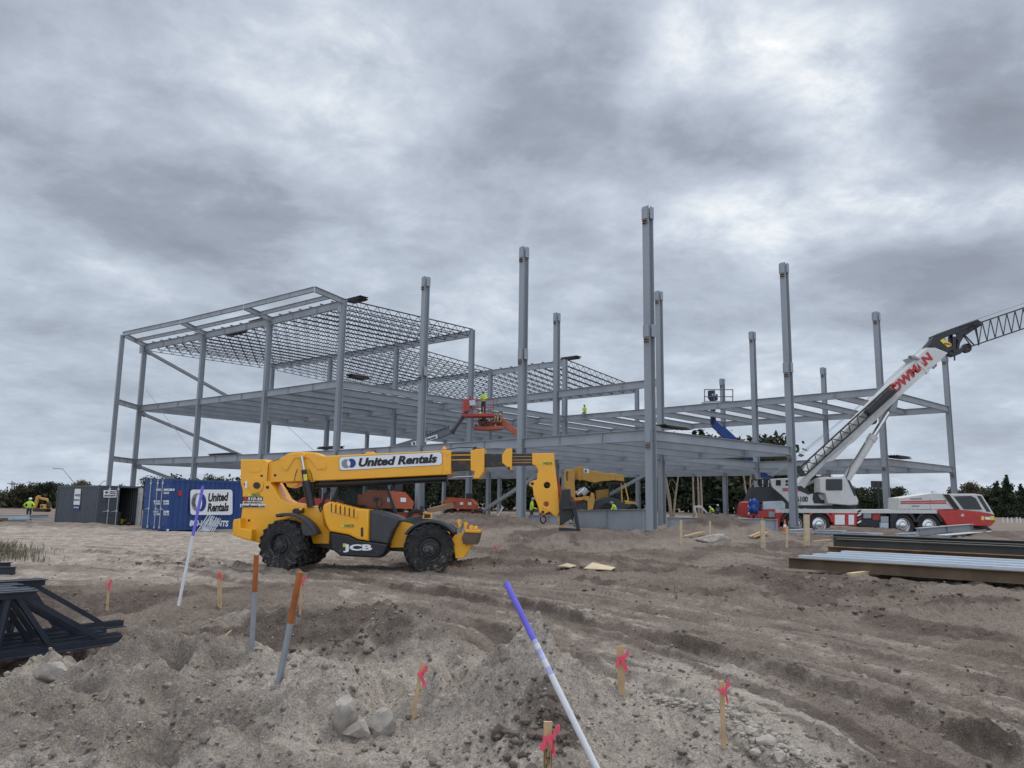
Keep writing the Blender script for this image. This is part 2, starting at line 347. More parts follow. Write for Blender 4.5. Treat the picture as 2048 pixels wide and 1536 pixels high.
# ---------------------------------------------------------------- ground
_rng = np.random.default_rng(11)
_LAT = _rng.random((256, 256)).astype(np.float32)
def vnoise(x, y):
    xi = np.floor(x).astype(np.int64); yi = np.floor(y).astype(np.int64); fx = x-xi; fy = y-yi
    fx = fx*fx*fx*(fx*(fx*6-15)+10); fy = fy*fy*fy*(fy*(fy*6-15)+10)
    a = _LAT[xi & 255, yi & 255]; b = _LAT[(xi+1) & 255, yi & 255]; c = _LAT[xi & 255, (yi+1) & 255]; d = _LAT[(xi+1) & 255, (yi+1) & 255]
    return (a*(1-fx)+b*fx)*(1-fy)+(c*(1-fx)+d*fx)*fy-.5
def fbm(x, y, octv=4, gain=.5, seed=0.0, ridged=False):
    s = 0; a = 1.0; x = x+seed*17.3; y = y+seed*9.1
    for k in range(octv):
        n = vnoise(x, y)*2
        s = s+a*(1-2*np.abs(n) if ridged else n); a *= gain; x, y = x*1.93*.8-y*1.93*.6+3.7, x*1.93*.6+y*1.93*.8+1.3
    return s
def sstep(a, b, v):
    t = np.clip((v-a)/(b-a), 0, 1); return t*t*(3-2*t)
def polyd(x, y, pts):
    """distance to a polyline, signed side and running length"""
    best = np.full(np.shape(x), 1e9); side = np.zeros(np.shape(x)); run = np.zeros(np.shape(x)); acc = 0.0
    for (x0, y0), (x1, y1) in zip(pts, pts[1:]):
        dx, dy = x1-x0, y1-y0; l = math.hypot(dx, dy); t = np.clip(((x-x0)*dx+(y-y0)*dy)/(l*l), 0, 1)
        ex = x-x0-t*dx; ey = y-y0-t*dy; d = np.hypot(ex, ey); m = d < best
        best = np.where(m, d, best); side = np.where(m, np.sign(ex*dy-ey*dx), side); run = np.where(m, acc+t*l, run); acc += l
    return best, side, run
def gpt(px, py, z=0.0):
    p = on_z(px, py, z); return (p.x, p.y)
def smooth_line(pts, n=4):
    out = []; P = [pts[0]]+list(pts)+[pts[-1]]
    for i in range(1, len(P)-2):
        for k in range(n):
            t = k/n; out.append(tuple(.5*(2*P[i][j]+(P[i+1][j]-P[i-1][j])*t+(2*P[i-1][j]-5*P[i][j]+4*P[i+1][j]-P[i+2][j])*t*t+(3*P[i][j]-P[i-1][j]-3*P[i+1][j]+P[i+2][j])*t**3) for j in (0, 1)))
    out.append(tuple(pts[-1])); return out
TRACK = smooth_line([gpt(*p) for p in [(-400, 1085), (120, 1102), (420, 1130), (640, 1158), (860, 1188), (1040, 1218), (1210, 1256), (1390, 1302), (1560, 1352), (1760, 1424), (2048, 1528), (2500, 1690)]])
RUTS = [(0.0, .10, .20, .8), (-1.75, .06, .20, .5), (1.85, .05, .22, .55), (.95, .025, .16, .3), (-.85, .03, .16, .35), (3.3, .05, .2, .45), (-2.5, .03, .15, .3)]   # offset, depth, half width, dark berm
MOUNDS = [  # (px, py of the crest, height, radius, stretch across the view, dark 0..1)
    (1085, 1334, .62, .46, 1.3, -.3), (1240, 1395, .16, .4, 1.0, 0), (900, 1375, .12, .5, 1.6, -.6), (390, 1268, .46, .6, 1.5, .45), (330, 1340, .2, .6, 1.6, .5), (1072, 1425, .03, .27, .75, .95), (1130, 1500, .03, .22, .7, .8), (440, 1380, .02, .5, 1.8, .5), (800, 1285, .14, .4, 1.8, .75), (640, 1300, .10, .35, 1.6, .6), (300, 1450, .02, .5, 2.5, .42), (560, 1500, .02, .3, 2, .4), 
    (610, 1225, .26, .8, 1.6, -.5), (690, 1400, .26, .55, 1.4, 0), (500, 1400, .22, .8, 2, -.2), (770, 1240, .32, .6, 1.8, .45), (905, 1262, .26, .5, 1.2, .45), (560, 1345, .2, .5, 1.5, .2),
    (1060, 1500, .16, .4, .7, .6), (1420, 1440, .16, .45, 1.5, .3), (1520, 1500, .14, .5, 1.2, .2), (130, 1450, .12, .6, 2, -.3),
    (1490, 1128, .42, .75, 2.0, .95), (1640, 1150, .32, .6, 2.2, .9), (1930, 1185, .30, .6, 1.8, .9), (1760, 1175, .2, .6, 2, .7), (1000, 1118, .26, 1.0, 2.2, .7), (1140, 1108, .30, .9, 2.4, .8), (1330, 1100, .28, 1.0, 2.5, .6),
    (1440, 1046, 1.05, 1.5, 1.25, .9), (1000, 1052, .75, 2.2, 1.6, .8), (930, 1040, .9, 2.0, 1.5, .8), (1210, 1078, .35, 1.6, 2.5, .5), (1120, 1078, .3, 1.4, 2, .6),
    (1560, 1062, .35, 1.2, 1.6, .7), (1680, 1070, .35, 1.4, 2.0, .7), (1960, 1085, .5, 2.0, 3, .6), (2020, 1070, .5, 3, 3, .5), (360, 1122, .12, .5, 2, .8), (120, 1130, .14, 1.0, 2.4, .5), (30, 1095, .35, .8, 1.6, .5),
    (270, 1062, .3, 2, 4, .3), (90, 1045, .5, 2.2, 3.5, .5), (1720, 1205, .14, .5, 2, .6), (1350, 1168, .16, .7, 2.4, .6), (470, 1175, .16, .9, 2.2, .4), (230, 1180, .16, 1.0, 2.2, .4)]
PITS = [(1010, 1290, .34, .55, 1.3, .8), (180, 1325, .22, .8, 2.4, .7), (1880, 1215, .10, .5, 2.5, .8), (60, 1260, .2, 1, 2, .6), (1160, 1330, .1, .5, 1, 0)]
_MX = []
for px, py, h, r, st, dk in MOUNDS:
    p = on_z(px, py, h*.9+.05 if h > .05 else (.48 if 1000 < px < 1150 else .26)); _MX.append((p.x, p.y, h, r, st, dk))
for px, py, h, r, st, dk in PITS:
    p = on_z(px, py, 0); _MX.append((p.x, p.y, -h, r, st, dk))
def ground(x, y, fine=True, masks=False):
    x = np.asarray(x, float); y = np.asarray(y, float)
    d = np.hypot(x, y)
    # site pad under the frame, spoil banks beyond it, gentle rise in front
    h = (.40-.2*sstep(12, 16, x))*sstep(30, 40, y)*sstep(-12, -2, x)*(1-sstep(95, 130, y))
    h = h-.12*sstep(40, 48, y)*(1-sstep(-16, -8, x))
    h = h-.10*sstep(48.9, 49.6, y)*sstep(12, 15, x)*(1-sstep(56, 62, y))
    h = h+.15*(1-sstep(5.0, 9.5, y+.32*np.maximum(-x-1.0, 0)))*(1-sstep(1.6, 2.6, x-.10*y))
    h = h+sstep(110, 170, y)*1.1*(fbm(x/23, y/23, 3, .5, 5)*.5+.35)*(1-sstep(330, 500, y))
    dark = np.zeros_like(h); pale = np.zeros_like(h)
    wx = x+.35*fbm(x*1.1, y*1.1, 3, .5, 1)*np.minimum(1, d/9); wy = y+.35*fbm(x*1.1, y*1.1, 3, .5, 2)*np.minimum(1, d/9)
    for mx, my, mh, mr, st, dk in _MX:
        q = ((wx-mx)/(mr*st))**2+((wy-my)/mr)**2
        g = np.where(q < 9, np.exp(-q*.9), 0)
        h = h+mh*g; 
        if dk > 0: dark = np.maximum(dark, dk*sstep(.25, .75, g))
        else: pale = np.maximum(pale, -dk*sstep(.2, .7, g))
    for cx, cy in ((7.0, 38.7), (.63, 45.5), (17.7, 48.7), (-6.1, 52.1)): h = h+.16*np.exp(-(((x-cx)/1.0)**2+((y-cy)/.8)**2))
    # tyre tracks
    road = np.zeros_like(h); rut = np.zeros_like(h)
    t, sd, run = polyd(x, y, TRACK); off = -t*sd
    off = off+.10*fbm(run*.35, off*.0+3, 2, .5, 21)+.03*fbm(x*2.5, y*2.5, 2, .5, 22)
    road = 1-sstep(2.6, 4.2, np.abs(off-.5)); keep = road*sstep(6, 14, run)
    streak = fbm(run*.45, off*5.5, 4, .6, 23)
    h = h+road*(.022*streak+.007*fbm(run*1.5, off*16, 2, .5, 24))
    pale = np.maximum(pale, road*np.clip(.04+.5*streak, 0, .45)); dark = np.maximum(dark, road*.6*sstep(.2, .75, -streak))
    for o_, dep, wv, dk in RUTS:
        q = off-o_; br = fbm(run*2.6, q*6, 3, .6, 25+o_)
        g = np.exp(-(q/wv)**4)*keep
        h = h-dep*g+keep*dep*.9*(np.exp(-((q-wv*1.55)/.10)**2)+.6*np.exp(-((q+wv*1.55)/.10)**2))*(1+.7*br)
        h = h+.010*np.sin(run*2*math.pi/.20+np.abs(q)*14)*g
        rut = np.maximum(rut, keep*dk*np.exp(-((q-wv*1.2)/(.07+.04*br))**2)*sstep(-1.1, -.1, br)*(.6+.4*sstep(-.3, .5, br))); rut = np.maximum(rut, keep*dk*.8*np.exp(-((q+wv*1.3)/(.05+.05*np.abs(br)))**2)*sstep(-.4, .3, br))
    sand = sstep(9.5, 7.0, y-.10*x)*(1-road*sstep(.6, 1.4, x)) if False else (1-sstep(8.2, 12.0, y-.28*x*(x < 0)+.9*fbm(x*.8, y*.8, 3, .5, 4)))*(1-sstep(1.4, 2.4, x-.12*y))
    churn = np.clip(1-road, 0, 1)*np.clip(1-sstep(26, 60, y)*.5, .35, 1)
    leftroad = (1-sstep(-7, -3, x-.06*(y-30)))*sstep(15, 19, y)*(1-sstep(38, 44, y)); churn = churn*(1-.75*leftroad); pale = np.maximum(pale, .55*leftroad)
    h = h+.07*churn*fbm(x*.55, y*.55, 3, .5, 6)+.02*fbm(x*.9, y*.9, 2, .5, 7)
    if fine:
        cl = fbm(x*2.1, y*2.1, 5, .56, 9, True)
        h = h+churn*(.075+.065*sand)*(cl-.35)*sstep(-.3, .9, fbm(x*.7, y*.7, 2, .5, 12)+.45)
        h = h+(.014+.022*churn)*fbm(x*7, y*7, 4, .62, 10)+.011*(.35+churn)*fbm(x*21, y*21, 3, .6, 13)*(1-sstep(14, 22, d))
        dark = np.maximum(dark, churn*(.85-.4*sand)*sstep(.05, .5, fbm(x*.42, y*.42, 4, .58, 14)-.10*sand))
        dark = np.maximum(dark, rut)
    if masks: return h, np.clip(dark, 0, 1), np.clip(pale, 0, 1), sand, road
    return h
def gz(x, y): return float(ground(np.array([x]), np.array([y]))[0])
def gnd(px, py):
    """the point of the ground seen at a pixel"""
    d = ray(px, py); ks = np.geomspace(2.2, 400, 1500)
    for _ in range(2):
        g = ground(EYE.x+d.x*ks, EYE.y+d.y*ks); i = int(np.argmax(EYE.z+d.z*ks <= g)); ks = np.linspace(ks[max(i-1, 0)], ks[i], 40)
    p = EYE+d*ks[i if i < 40 else -1]; return Vector((p.x, p.y, gz(p.x, p.y)))
def graded(a, b, s0, g, lim):
    out = [a]
    while out[-1] < b: out.append(out[-1]+min(lim, s0+g*(out[-1]-a)))
    return out
_yl = np.array(sorted(set([-30, -12, -5, -2, 0, 1.2, 2.2, 2.9, 3.4]+[round(v, 4) for v in graded(3.6, 60, .017, .0056, .4)]+[round(v, 3) for v in graded(60.5, 1500, .45, .045, 60)])))
_xp = graded(0, 30, .020, .0085, .6)+graded(30.5, 1000, .5, .07, 60)
_xl = np.array([-v for v in _xp[:0:-1]]+_xp)
_X, _Y = np.meshgrid(_xl, _yl)
_H, _dk, _pl, _sd, _rd = ground(_X, _Y, True, True)
def grid_mesh(name, X, Y, Z):
    ny, nx = X.shape; me = bpy.data.meshes.new(name)
    me.vertices.add(nx*ny); me.vertices.foreach_set('co', np.stack([X, Y, Z], -1).astype(np.float32).ravel())
    i = np.arange((ny-1)*(nx-1)); r = i//(nx-1); c = i % (nx-1); v = r*nx+c
    q = np.stack([v, v+1, v+nx+1, v+nx], -1).astype(np.int32).ravel()
    me.loops.add(len(q)); me.loops.foreach_set('vertex_index', q)
    me.polygons.add(len(i)); me.polygons.foreach_set('loop_start', (i*4).astype(np.int32)); me.polygons.foreach_set('use_smooth', np.ones(len(i), bool))
    me.update(); return me
gme = grid_mesh('ground', _X, _Y, _H)
for nm, arr in (('dark_soil', _dk), ('pale_sand', np.maximum(_pl, _sd*.9))):
    a = gme.attributes.new(nm, 'FLOAT', 'POINT'); a.data.foreach_set('value', arr.astype(np.float32).ravel())
GR = bpy.data.objects.new('ground', gme); COL.objects.link(GR); GR['kind'] = 'structure'
def ground_material():
    m = bpy.data.materials.new('churned_sand'); m.use_nodes = True; t = m.node_tree; b = t.nodes['Principled BSDF']; L = t.links
    b.inputs['Roughness'].default_value = .95; b.inputs['Specular IOR Level'].default_value = .15
    g = N(t, 'ShaderNodeNewGeometry')
    def noi(sc, det, ro=.6, st=(1, 1, 1)):
        mp = N(t, 'ShaderNodeMapping'); mp.inputs['Scale'].default_value = st; L.new(g.outputs['Position'], mp.inputs[0])
        n = N(t, 'ShaderNodeTexNoise'); n.inputs['Scale'].default_value = sc; n.inputs['Detail'].default_value = det; n.inputs['Roughness'].default_value = ro; L.new(mp.outputs[0], n.inputs['Vector']); return n.outputs['Fac']
    def mth(op, a, c):
        n = N(t, 'ShaderNodeMath', operation=op)
        for i, v in enumerate((a, c)):
            if isinstance(v, (int, float)): n.inputs[i].default_value = v
            else: L.new(v, n.inputs[i])
        return n.outputs[0]
    def mix(f, a, c):
        n = N(t, 'ShaderNodeMix', data_type='RGBA')
        for k, v in (('Factor', f), ('A', a), ('B', c)):
            if isinstance(v, tuple): n.inputs[k].default_value = (*v, 1)
            elif isinstance(v, (int, float)): n.inputs[k].default_value = v
            else: L.new(v, n.inputs[k])
        return n.outputs['Result']
    def mr(v, a, c):
        n = N(t, 'ShaderNodeMapRange'); n.interpolation_type = 'SMOOTHSTEP'; n.inputs['From Min'].default_value = a; n.inputs['From Max'].default_value = c; L.new(v, n.inputs['Value']); return n.outputs[0]
    da = N(t, 'ShaderNodeAttribute', attribute_name='dark_soil').outputs['Fac']; pa = N(t, 'ShaderNodeAttribute', attribute_name='pale_sand').outputs['Fac']
    n1, n2, n3, n4 = noi(.35, 8), noi(2.3, 9, .65), noi(14, 8, .7), noi(55, 5, .7)
    base = mix(mr(n1, .35, .65), (.188, .150, .121), (.248, .202, .166))
    pal = mix(mr(n2, .3, .7), (.36, .307, .257), (.48, .415, .352))
    base = mix(mr(mth('ADD', pa, mth('MULTIPLY', mth('SUBTRACT', n2, .5), 1.1)), .12, .85), base, pal)
    drk = mix(mr(n2, .35, .65), (.095, .073, .060), (.14, .110, .090))
    base = mix(mth('MULTIPLY', mr(mth('ADD', da, mth('MULTIPLY', mth('SUBTRACT', n3, .5), .9)), .2, .75), .85), base, drk)
    lin = lambda v, a, c: mth('ADD', a-.32*(c-a)/.36, mth('MULTIPLY', v, (c-a)/.36)); grain = mth('MULTIPLY', lin(n3, .74, 1.26), lin(n4, .62, 1.38)); n5 = noi(150, 3, .7); grain = mth('MULTIPLY', grain, lin(n5, .75, 1.25))
    s = N(t, 'ShaderNodeVectorMath', operation='SCALE'); L.new(base, s.inputs[0]); L.new(grain, s.inputs['Scale'])
    vo = N(t, 'ShaderNodeTexVoronoi'); vo.inputs['Scale'].default_value = 38; L.new(g.outputs['Position'], vo.inputs['Vector'])
    chip = mth('MULTIPLY', mth('LESS_THAN', vo.outputs['Distance'], .16), mth('GREATER_THAN', n2, .54))
    L.new(mix(mth('MULTIPLY', chip, .8), s.outputs[0], (.52, .50, .46)), b.inputs['Base Color'])
    bp = N(t, 'ShaderNodeBump'); bp.inputs['Strength'].default_value = 1.0; bp.inputs['Distance'].default_value = .06
    L.new(mth('ADD', mth('MULTIPLY', n3, .7), mth('MULTIPLY', n4, .35)), bp.inputs['Height'])
    bp2 = N(t, 'ShaderNodeBump'); bp2.inputs['Strength'].default_value = .7; bp2.inputs['Distance'].default_value = .12
    L.new(n2, bp2.inputs['Height']); L.new(bp2.outputs[0], bp.inputs['Normal']); L.new(bp.outputs[0], b.inputs['Normal'])
    return m
gme.materials.append(ground_material())
# ---------------------------------------------------------------- steel frame of the building
SC = .9
_G = [[[7.8, 43.0], [19.7, 54.1], [31.7, 65.4], [43.9, 76.7]], [[0.7, 50.5], [12.1, 62.1], [23.5, 73.8], [35.1, 85.5]], [[-6.8, 57.9], [4.1, 70.0], [15.1, 82.2], [26.1, 94.3]],
      [[-14.8, 65.3], [-4.2, 77.8], [6.3, 90.4], [16.9, 102.9]], [[-23.4, 72.4], [-13.1, 85.4], [-2.8, 98.3], [7.6, 111.2]], [[-32.5, 79.4], [-22.3, 92.8], [-12.0, 106.0], [-1.7, 119.2]], [[-42.0, 86.3], [-31.6, 100.0], [-21.3, 113.6], [-10.9, 127.0]]]
GP = [[Vector((x*SC, y*SC, 0)) for x, y in r] for r in _G]
def zs(z): return EYE.z+(z-EYE.z)*SC
ZT = [zs(z) for z in (19.10, 19.40, 18.75, 17.4)]; ZL2 = zs(12.05); ZL1 = zs(6.04)
def P(i, j, z): return Vector((GP[i][j].x, GP[i][j].y, z))
FR = thing('steel_frame_building', 'unfinished grey steel building frame with tall bare columns, floor beams and open roof joists', 'building', P(0, 0, .3))
UD = (GP[6][0]-GP[0][0]).normalized(); VD = (GP[0][3]-GP[0][0]).normalized()
def plates(col_, i, j, z, n=2):
    """seat plates that stand out from a column's faces"""
    b = MB()
    for d, o in ((VD, UD), (-VD, UD), (UD, VD), (-UD, VD))[:n+2]:
        b.bar(P(i, j, z-.70)+d*.25, P(i, j, z-.06)+d*.25, .30, .06, STEEL, up=d)
    b.box(P(i, j, z-.95)-VD*.26, (.24, .24, .035), RUST); b.box(P(i, j, z-.82)-VD*.26, (.24, .24, .035), RUST); b.build('connection_plate', col_)
for i in range(7):
    for j in range(4):
        b = MB(); z0 = gz(*GP[i][j].xy)-.5; top = ZT[j]
        if i >= 3: top = ZT[j]+.05
        b.ibeam(P(i, j, z0)-UD*.0, P(i, j, top), .40, .42, STEEL, .034, .03, up=VD, top=False)
        b.box(P(i, j, gz(*GP[i][j].xy)+.03), (.6, .6, .05), STEEL)
        c = b.build('column', FR)
        if i < 3:
            plates(c, i, j, top, 2)
            if j == 0 or (j == 1 and i == 0): plates(c, i, j, ZL2+.02, 2)
            if i == 0: plates(c, i, j, ZL1+.02, 1)
def girder(a, b_, d=.58, w=.27, name='girder', m=None, inset=.22):
    q = (b_-a).normalized(); mb = MB(); mb.ibeam(a+q*inset, b_-q*inset, w, d, m or STEEL2, .028, .016)
    L = (b_-a).length
    for k in (1, 2):                                      # web stiffeners where floor beams frame in
        c = a+q*(L*k/3)-Vector((0, 0, d/2)); mb.box(c, (.014, w*.9, d-.06), m or STEEL2, Matrix.Rotation(math.atan2(q.y, q.x), 3, 'Z'))
    return mb.build(name, FR)
for lv, z in ((1, ZL1), (2, ZL2)):
    for j in range(4):
        for i in range(6):
            if lv == 1 or (j == 0 and i >= 3) or (j == 1 and i >= 1) or j >= 2:
                if not (lv == 1 and j == 1 and i == 0 and False): girder(P(i, j, z), P(i+1, j, z))
nb = 0; extra = MB()
def fbeam(a, b_):
    global nb
    q = (b_-a).normalized(); nb += 1
    mb = MB() if nb <= 100 else extra
    mb.ibeam(a+q*.14, b_-q*.14, .27, .52, STEEL2, .028, .014)
    if nb <= 100: mb.build('floor_beam', FR)
def beams(i, j, z, first, n=3, last=False):
    for k in range(0 if first else 1, n+(1 if last else 0)):
        t = k/n
        fbeam(P(i, j, z).lerp(P(i+1, j, z), t)-Vector((0, 0, .03)), P(i, j+1, z).lerp(P(i+1, j+1, z), t)-Vector((0, 0, .03)))
for i in range(6):
    for j in range(3):
        if not (i == 0 and j == 1): beams(i, j, ZL1, i > 0 or j != 1, 3, i == 5)
for j in range(3):
    for i in (3, 4, 5): beams(i, j, ZL2, True, 3, i == 5)
for i in (0, 1, 2): beams(i, 2, ZL2, True, 3)
if nb > 100: tag(extra.build('floor_beam', FR), kind='stuff')
for j in range(4):
    for i in (3, 4, 5): girder(P(i, j, ZT[j]), P(i+1, j, ZT[j]), .62, .24, 'roof_girder')
def joist(a, b_, dep=.72):
    q = (b_-a).normalized(); mb = MB(); L = (b_-a).length; n = 13; dn = Vector((0, 0, -dep))
    mb.bar(a-q*.1, b_+q*.1, .12, .07, JOIST); e = L/n
    mb.bar(a+q*(e*.5)+dn, b_-q*(e*.5)+dn, .08, .05, JOIST)
    for k in range(n):
        x0 = a+q*(e*k); x1 = a+q*(e*(k+1)); m_ = a+q*(e*(k+.5))+dn
        mb.bar(x0, m_,   .036, .036, JOIST); mb.bar(m_, x1,   .036, .036, JOIST)
        if k % 2: mb.bar(m_, m_-dn, .022, .022, JOIST)
    return mb.build('roof_joist', FR, flat=True)
up = Vector((0, 0, .10))
for j in range(3):
    for i in ((4, 5) if j == 1 else (3, 4, 5)):
        for k in range(8 if i == 5 else 7):
            t = k/7; joist(P(i, j, ZT[j]).lerp(P(i+1, j, ZT[j]), t)+up, P(i, j+1, ZT[j+1]).lerp(P(i+1, j+1, ZT[j+1]), t)+up)
# roof-edge canopy on the front line
tips = []
for i, (px, py) in ((3, (630, 573)), (4, (488, 609)), (5, (362, 639)), (6, (246, 664))):
    t = on_z(px, py, ZT[0]+.12); c = P(i, 0, ZT[0]+.12); tips.append(c+(t-c)*1.0)
for k, i in enumerate((3, 4, 5, 6)):
    mb = MB(); mb.ibeam(P(i, 0, ZT[0]+.12), tips[k], .2, .42, STEEL2, .024, .014); mb.bar(P(i, 0, ZT[0]-1.0)-VD*.36, P(i, 0, ZT[0]-.1)-VD*.36, .3, .02, STEEL2); mb.build('canopy_arm', FR)
for k in range(3):
    girder(tips[k], tips[k+1], .4, .18, 'canopy_beam', None, .08)
    girder(P(3+k, 0, ZT[0]+.1).lerp(tips[k], .42), P(4+k, 0, ZT[0]+.1).lerp(tips[k+1], .42), .34, .16, 'canopy_beam', None, .1)
e = tips[3]; mb = MB(); mb.ibeam(Vector((e.x, e.y, gz(e.x, e.y)-.4)), Vector((e.x, e.y, e.z-.3)), .34, .36, STEEL, .03, .025, up=VD, top=False); mb.build('column', FR)
for z in (ZL1, ZL2): girder(P(6, 0, z), Vector((e.x, e.y, z)), .5, .2, 'tie_beam')
girder(P(6, 0, ZL1), P(6, 1, ZL1), .5, .2, 'floor_beam')
def brace(a, b_, w_=.28):
    mb = MB(); mb.bar(a, b_, w_, w_, STEEL); q = (b_-a).normalized()
    for p, s_ in ((a, 1), (b_, -1)): mb.bar(p-q*.2*s_, p+q*.7*s_, .04, .5, STEEL)
    mb.build('diagonal_brace', FR)
brace(P(6, 0, ZT[0]-.6), P(6, 1, ZL2)); brace(P(6, 0, ZL2-.7), P(6, 1, ZL1)); brace(P(6, 0, ZL1-.6), P(6, 1, .2))
brace(P(2, 1, ZL1-.6), P(3, 1, .2)); brace(P(2, 2, ZL1-.6), P(3, 2, .2)); brace(P(4, 3, ZL2-.6), P(3, 3, ZL1)); brace(P(1, 3, ZL1-.6), P(2, 3, .2))
def cable(pts, r=.016, name='guy_cable', parent=None):
    mb = MB(); mb.path(pts, r, BLK if parent is None else STEEL, 5); return mb.build(name, parent)
a = at(293, 780, P(6, 0, 0).y-.25); b_ = at(388, 908, P(5, 0, 0).y-.25)
cable([a, a.lerp(b_, .5)-Vector((0, 0, .1)), b_], .022, 'bracing_cable', FR)
a = at(575, 853, P(5, 1, 0).y); b_ = at(626, 900, P(4, 0, 0).y+.3)
cable([a, b_], .02, 'bracing_cable', FR)
# bundles of metal deck lying on the steel
def deck(px, py, Y, ln, along, label, n=4, w_=.9):
    c = at(px, py, Y); mb = MB(); a = along.normalized(); s_ = Vector((-a.y, a.x, 0))
    for k in range(n):
        off = Vector((0, 0, .07*k))+a*random.uniform(-.2, .2)
        pr = []
        for q in range(4):
            x = -w_/2+q*w_/4; pr += [(x, 0), (x+.05, .05), (x+.13, .05), (x+.18, 0)]
        top_ = [(x, y+.012) for x, y in pr[::-1]]
        mb.prof(c+off-a*ln/2, c+off+a*ln/2, pr+top_, DKST)
    return tag(mb.build('deck_bundle'), label, 'metal decking', 'metal deck bundles on the frame')
yG = P(3, 0, 0).y
deck(712, 603, yG+1.6, 1.8, UD, 'dark corrugated deck sheets on the highest roof corner column')
deck(522, 645, P(4, 0, 0).y+1.6, 3.0, UD, 'dark deck sheets under the roof edge behind the second highest column')
deck(470, 668, P(4, 0, 0).y+6, 2.6, UD, 'dark deck sheets on the joists just below the canopy beams')
deck(1140, 719, P(3, 2, 0).y+1.2, 2.2, UD, 'dark deck sheets on the lower roof corner in the middle of the frame')
deck(716, 757, yG+1.6, 1.6, VD, 'dark deck sheets lying at the corner of the middle floor')
deck(1350, 857, P(0, 0, 0).y+4.0, 2.2, VD, 'loose deck sheets on the lowest floor beside the nearest column', 2, .7)
deck(1800, 917, P(0, 2, 0).y+1.5, 2.6, VD, 'purplish deck sheets on the low beam by the crane boom', 3)
deck(1535, 918, P(1, 2, 0).y+2.5, 4.0, UD, 'dark deck sheets on the low beam left of the crane', 3)
deck(1420, 921, P(1, 2, 0).y+6, 7.5, UD, 'long dark deck sheets on the low girder behind the nearest column', 3)
deck(660, 898, P(3, 0, 0).y+4, 2.5, UD, 'short deck stack on the low floor above the yellow boom', 3)
deck(445, 911, P(5, 0, 0).y+2.5, 4.0, UD, 'deck sheets on the low floor above the blue container', 3)
# ---------------------------------------------------------------- wheels shared by the machines
def wheel(parent, c, axis, Rr, wd, rr, tyre_m=None, rim_m=None, lugs=0, bolts=8, hub=.3, deep=.1, name='wheel', rimlip=None):
    """axis points outward; part wheel (hub and disc) > tyre, rim"""
    c = Vector(c); ax = Vector(axis).normalized(); tyre_m = tyre_m or RUB; rim_m = rim_m or RIMD
    h = wd/2; r_, u_ = MB.axes(ax)
    b = MB(); b.lathe(c, ax, [(h-deep-.12, rr*.98), (h-deep-.02, rr*.96), (h-deep, rr*.72), (h-deep+.01, rr*.62), (h-deep*.55, rr*.55), (h-deep*.5, rr*hub*1.3), (h-deep*.1, rr*hub*1.1), (h+.0, rr*hub*.8), (h+.005, 0)], rim_m, 24)
    for k in range(bolts):
        a = 2*math.pi*k/bolts; p = c+(r_*math.cos(a)+u_*math.sin(a))*rr*.49+ax*(h-deep*.55); b.cyl(p, p+ax*.035, .022, rim_m, 6)
    wq = b.build(name, parent)
    b = MB(); b.lathe(c, ax, [(-h*.8, rr*.96), (-h*.95, rr*1.1), (-h, (Rr+rr)/2), (-h*.93, Rr*.94), (-h*.75, Rr*.985), (0, Rr*1.0-(.04 if lugs else 0)), (h*.75, Rr*.985), (h*.93, Rr*.94), (h, (Rr+rr)/2), (h*.97, rr*1.2), (h*.9, rr*1.1), (h*.8, rr*.97)], tyre_m, 40)
    for k in range(lugs):
        for sd in (-1, 1):
            a = 2*math.pi*(k+(.5 if sd > 0 else 0))/lugs
            rad = r_*math.cos(a)+u_*math.sin(a); tan = -r_*math.sin(a)+u_*math.cos(a)
            p0 = c+rad*(Rr*.985)+ax*(.02*sd)-tan*.06; p1 = c+rad*(Rr*.975)+ax*(sd*h*.93)+tan*.10; p2 = c+rad*(Rr*.90)+ax*(sd*h*1.0)+tan*.12
            b.bar(p0, p1, .07, .052, tyre_m, rad); b.bar(p1, p2, .07, .045, tyre_m, rad)
    b.build('tyre', wq)
    b = MB(); lp = rimlip or rim_m
    b.lathe(c, ax, [(h*.60, rr*.93), (h*.80, rr*1.0), (h*.93, rr*1.03), (h*.95, rr*1.0), (h*.85, rr*.95), (h*.45, rr*.90)], lp, 30); b.build('rim', wq)
    return wq
def union_logo(f, mb, cx, cy, r, t, stretch=1.0):
    """grey and blue discs overlapping with a pale lens between them (pixels)"""
    f.plate(mb, circ(cx-r*.42, cy, r, 24), t, t+.004, DECAL_GRY, 0); f.plate(mb, circ(cx+r*.42, cy, r, 24), t-.004, t, DECAL_BLU, 0)
    a = math.degrees(math.acos(.42)); lens = circ(cx-r*.42, cy, r*.98, 9, -a, a)+circ(cx+r*.42, cy, r*.98, 9, 180-a, 180+a)
    f.plate(mb, lens, t-.008, t-.004, DECAL_WHT, 0)
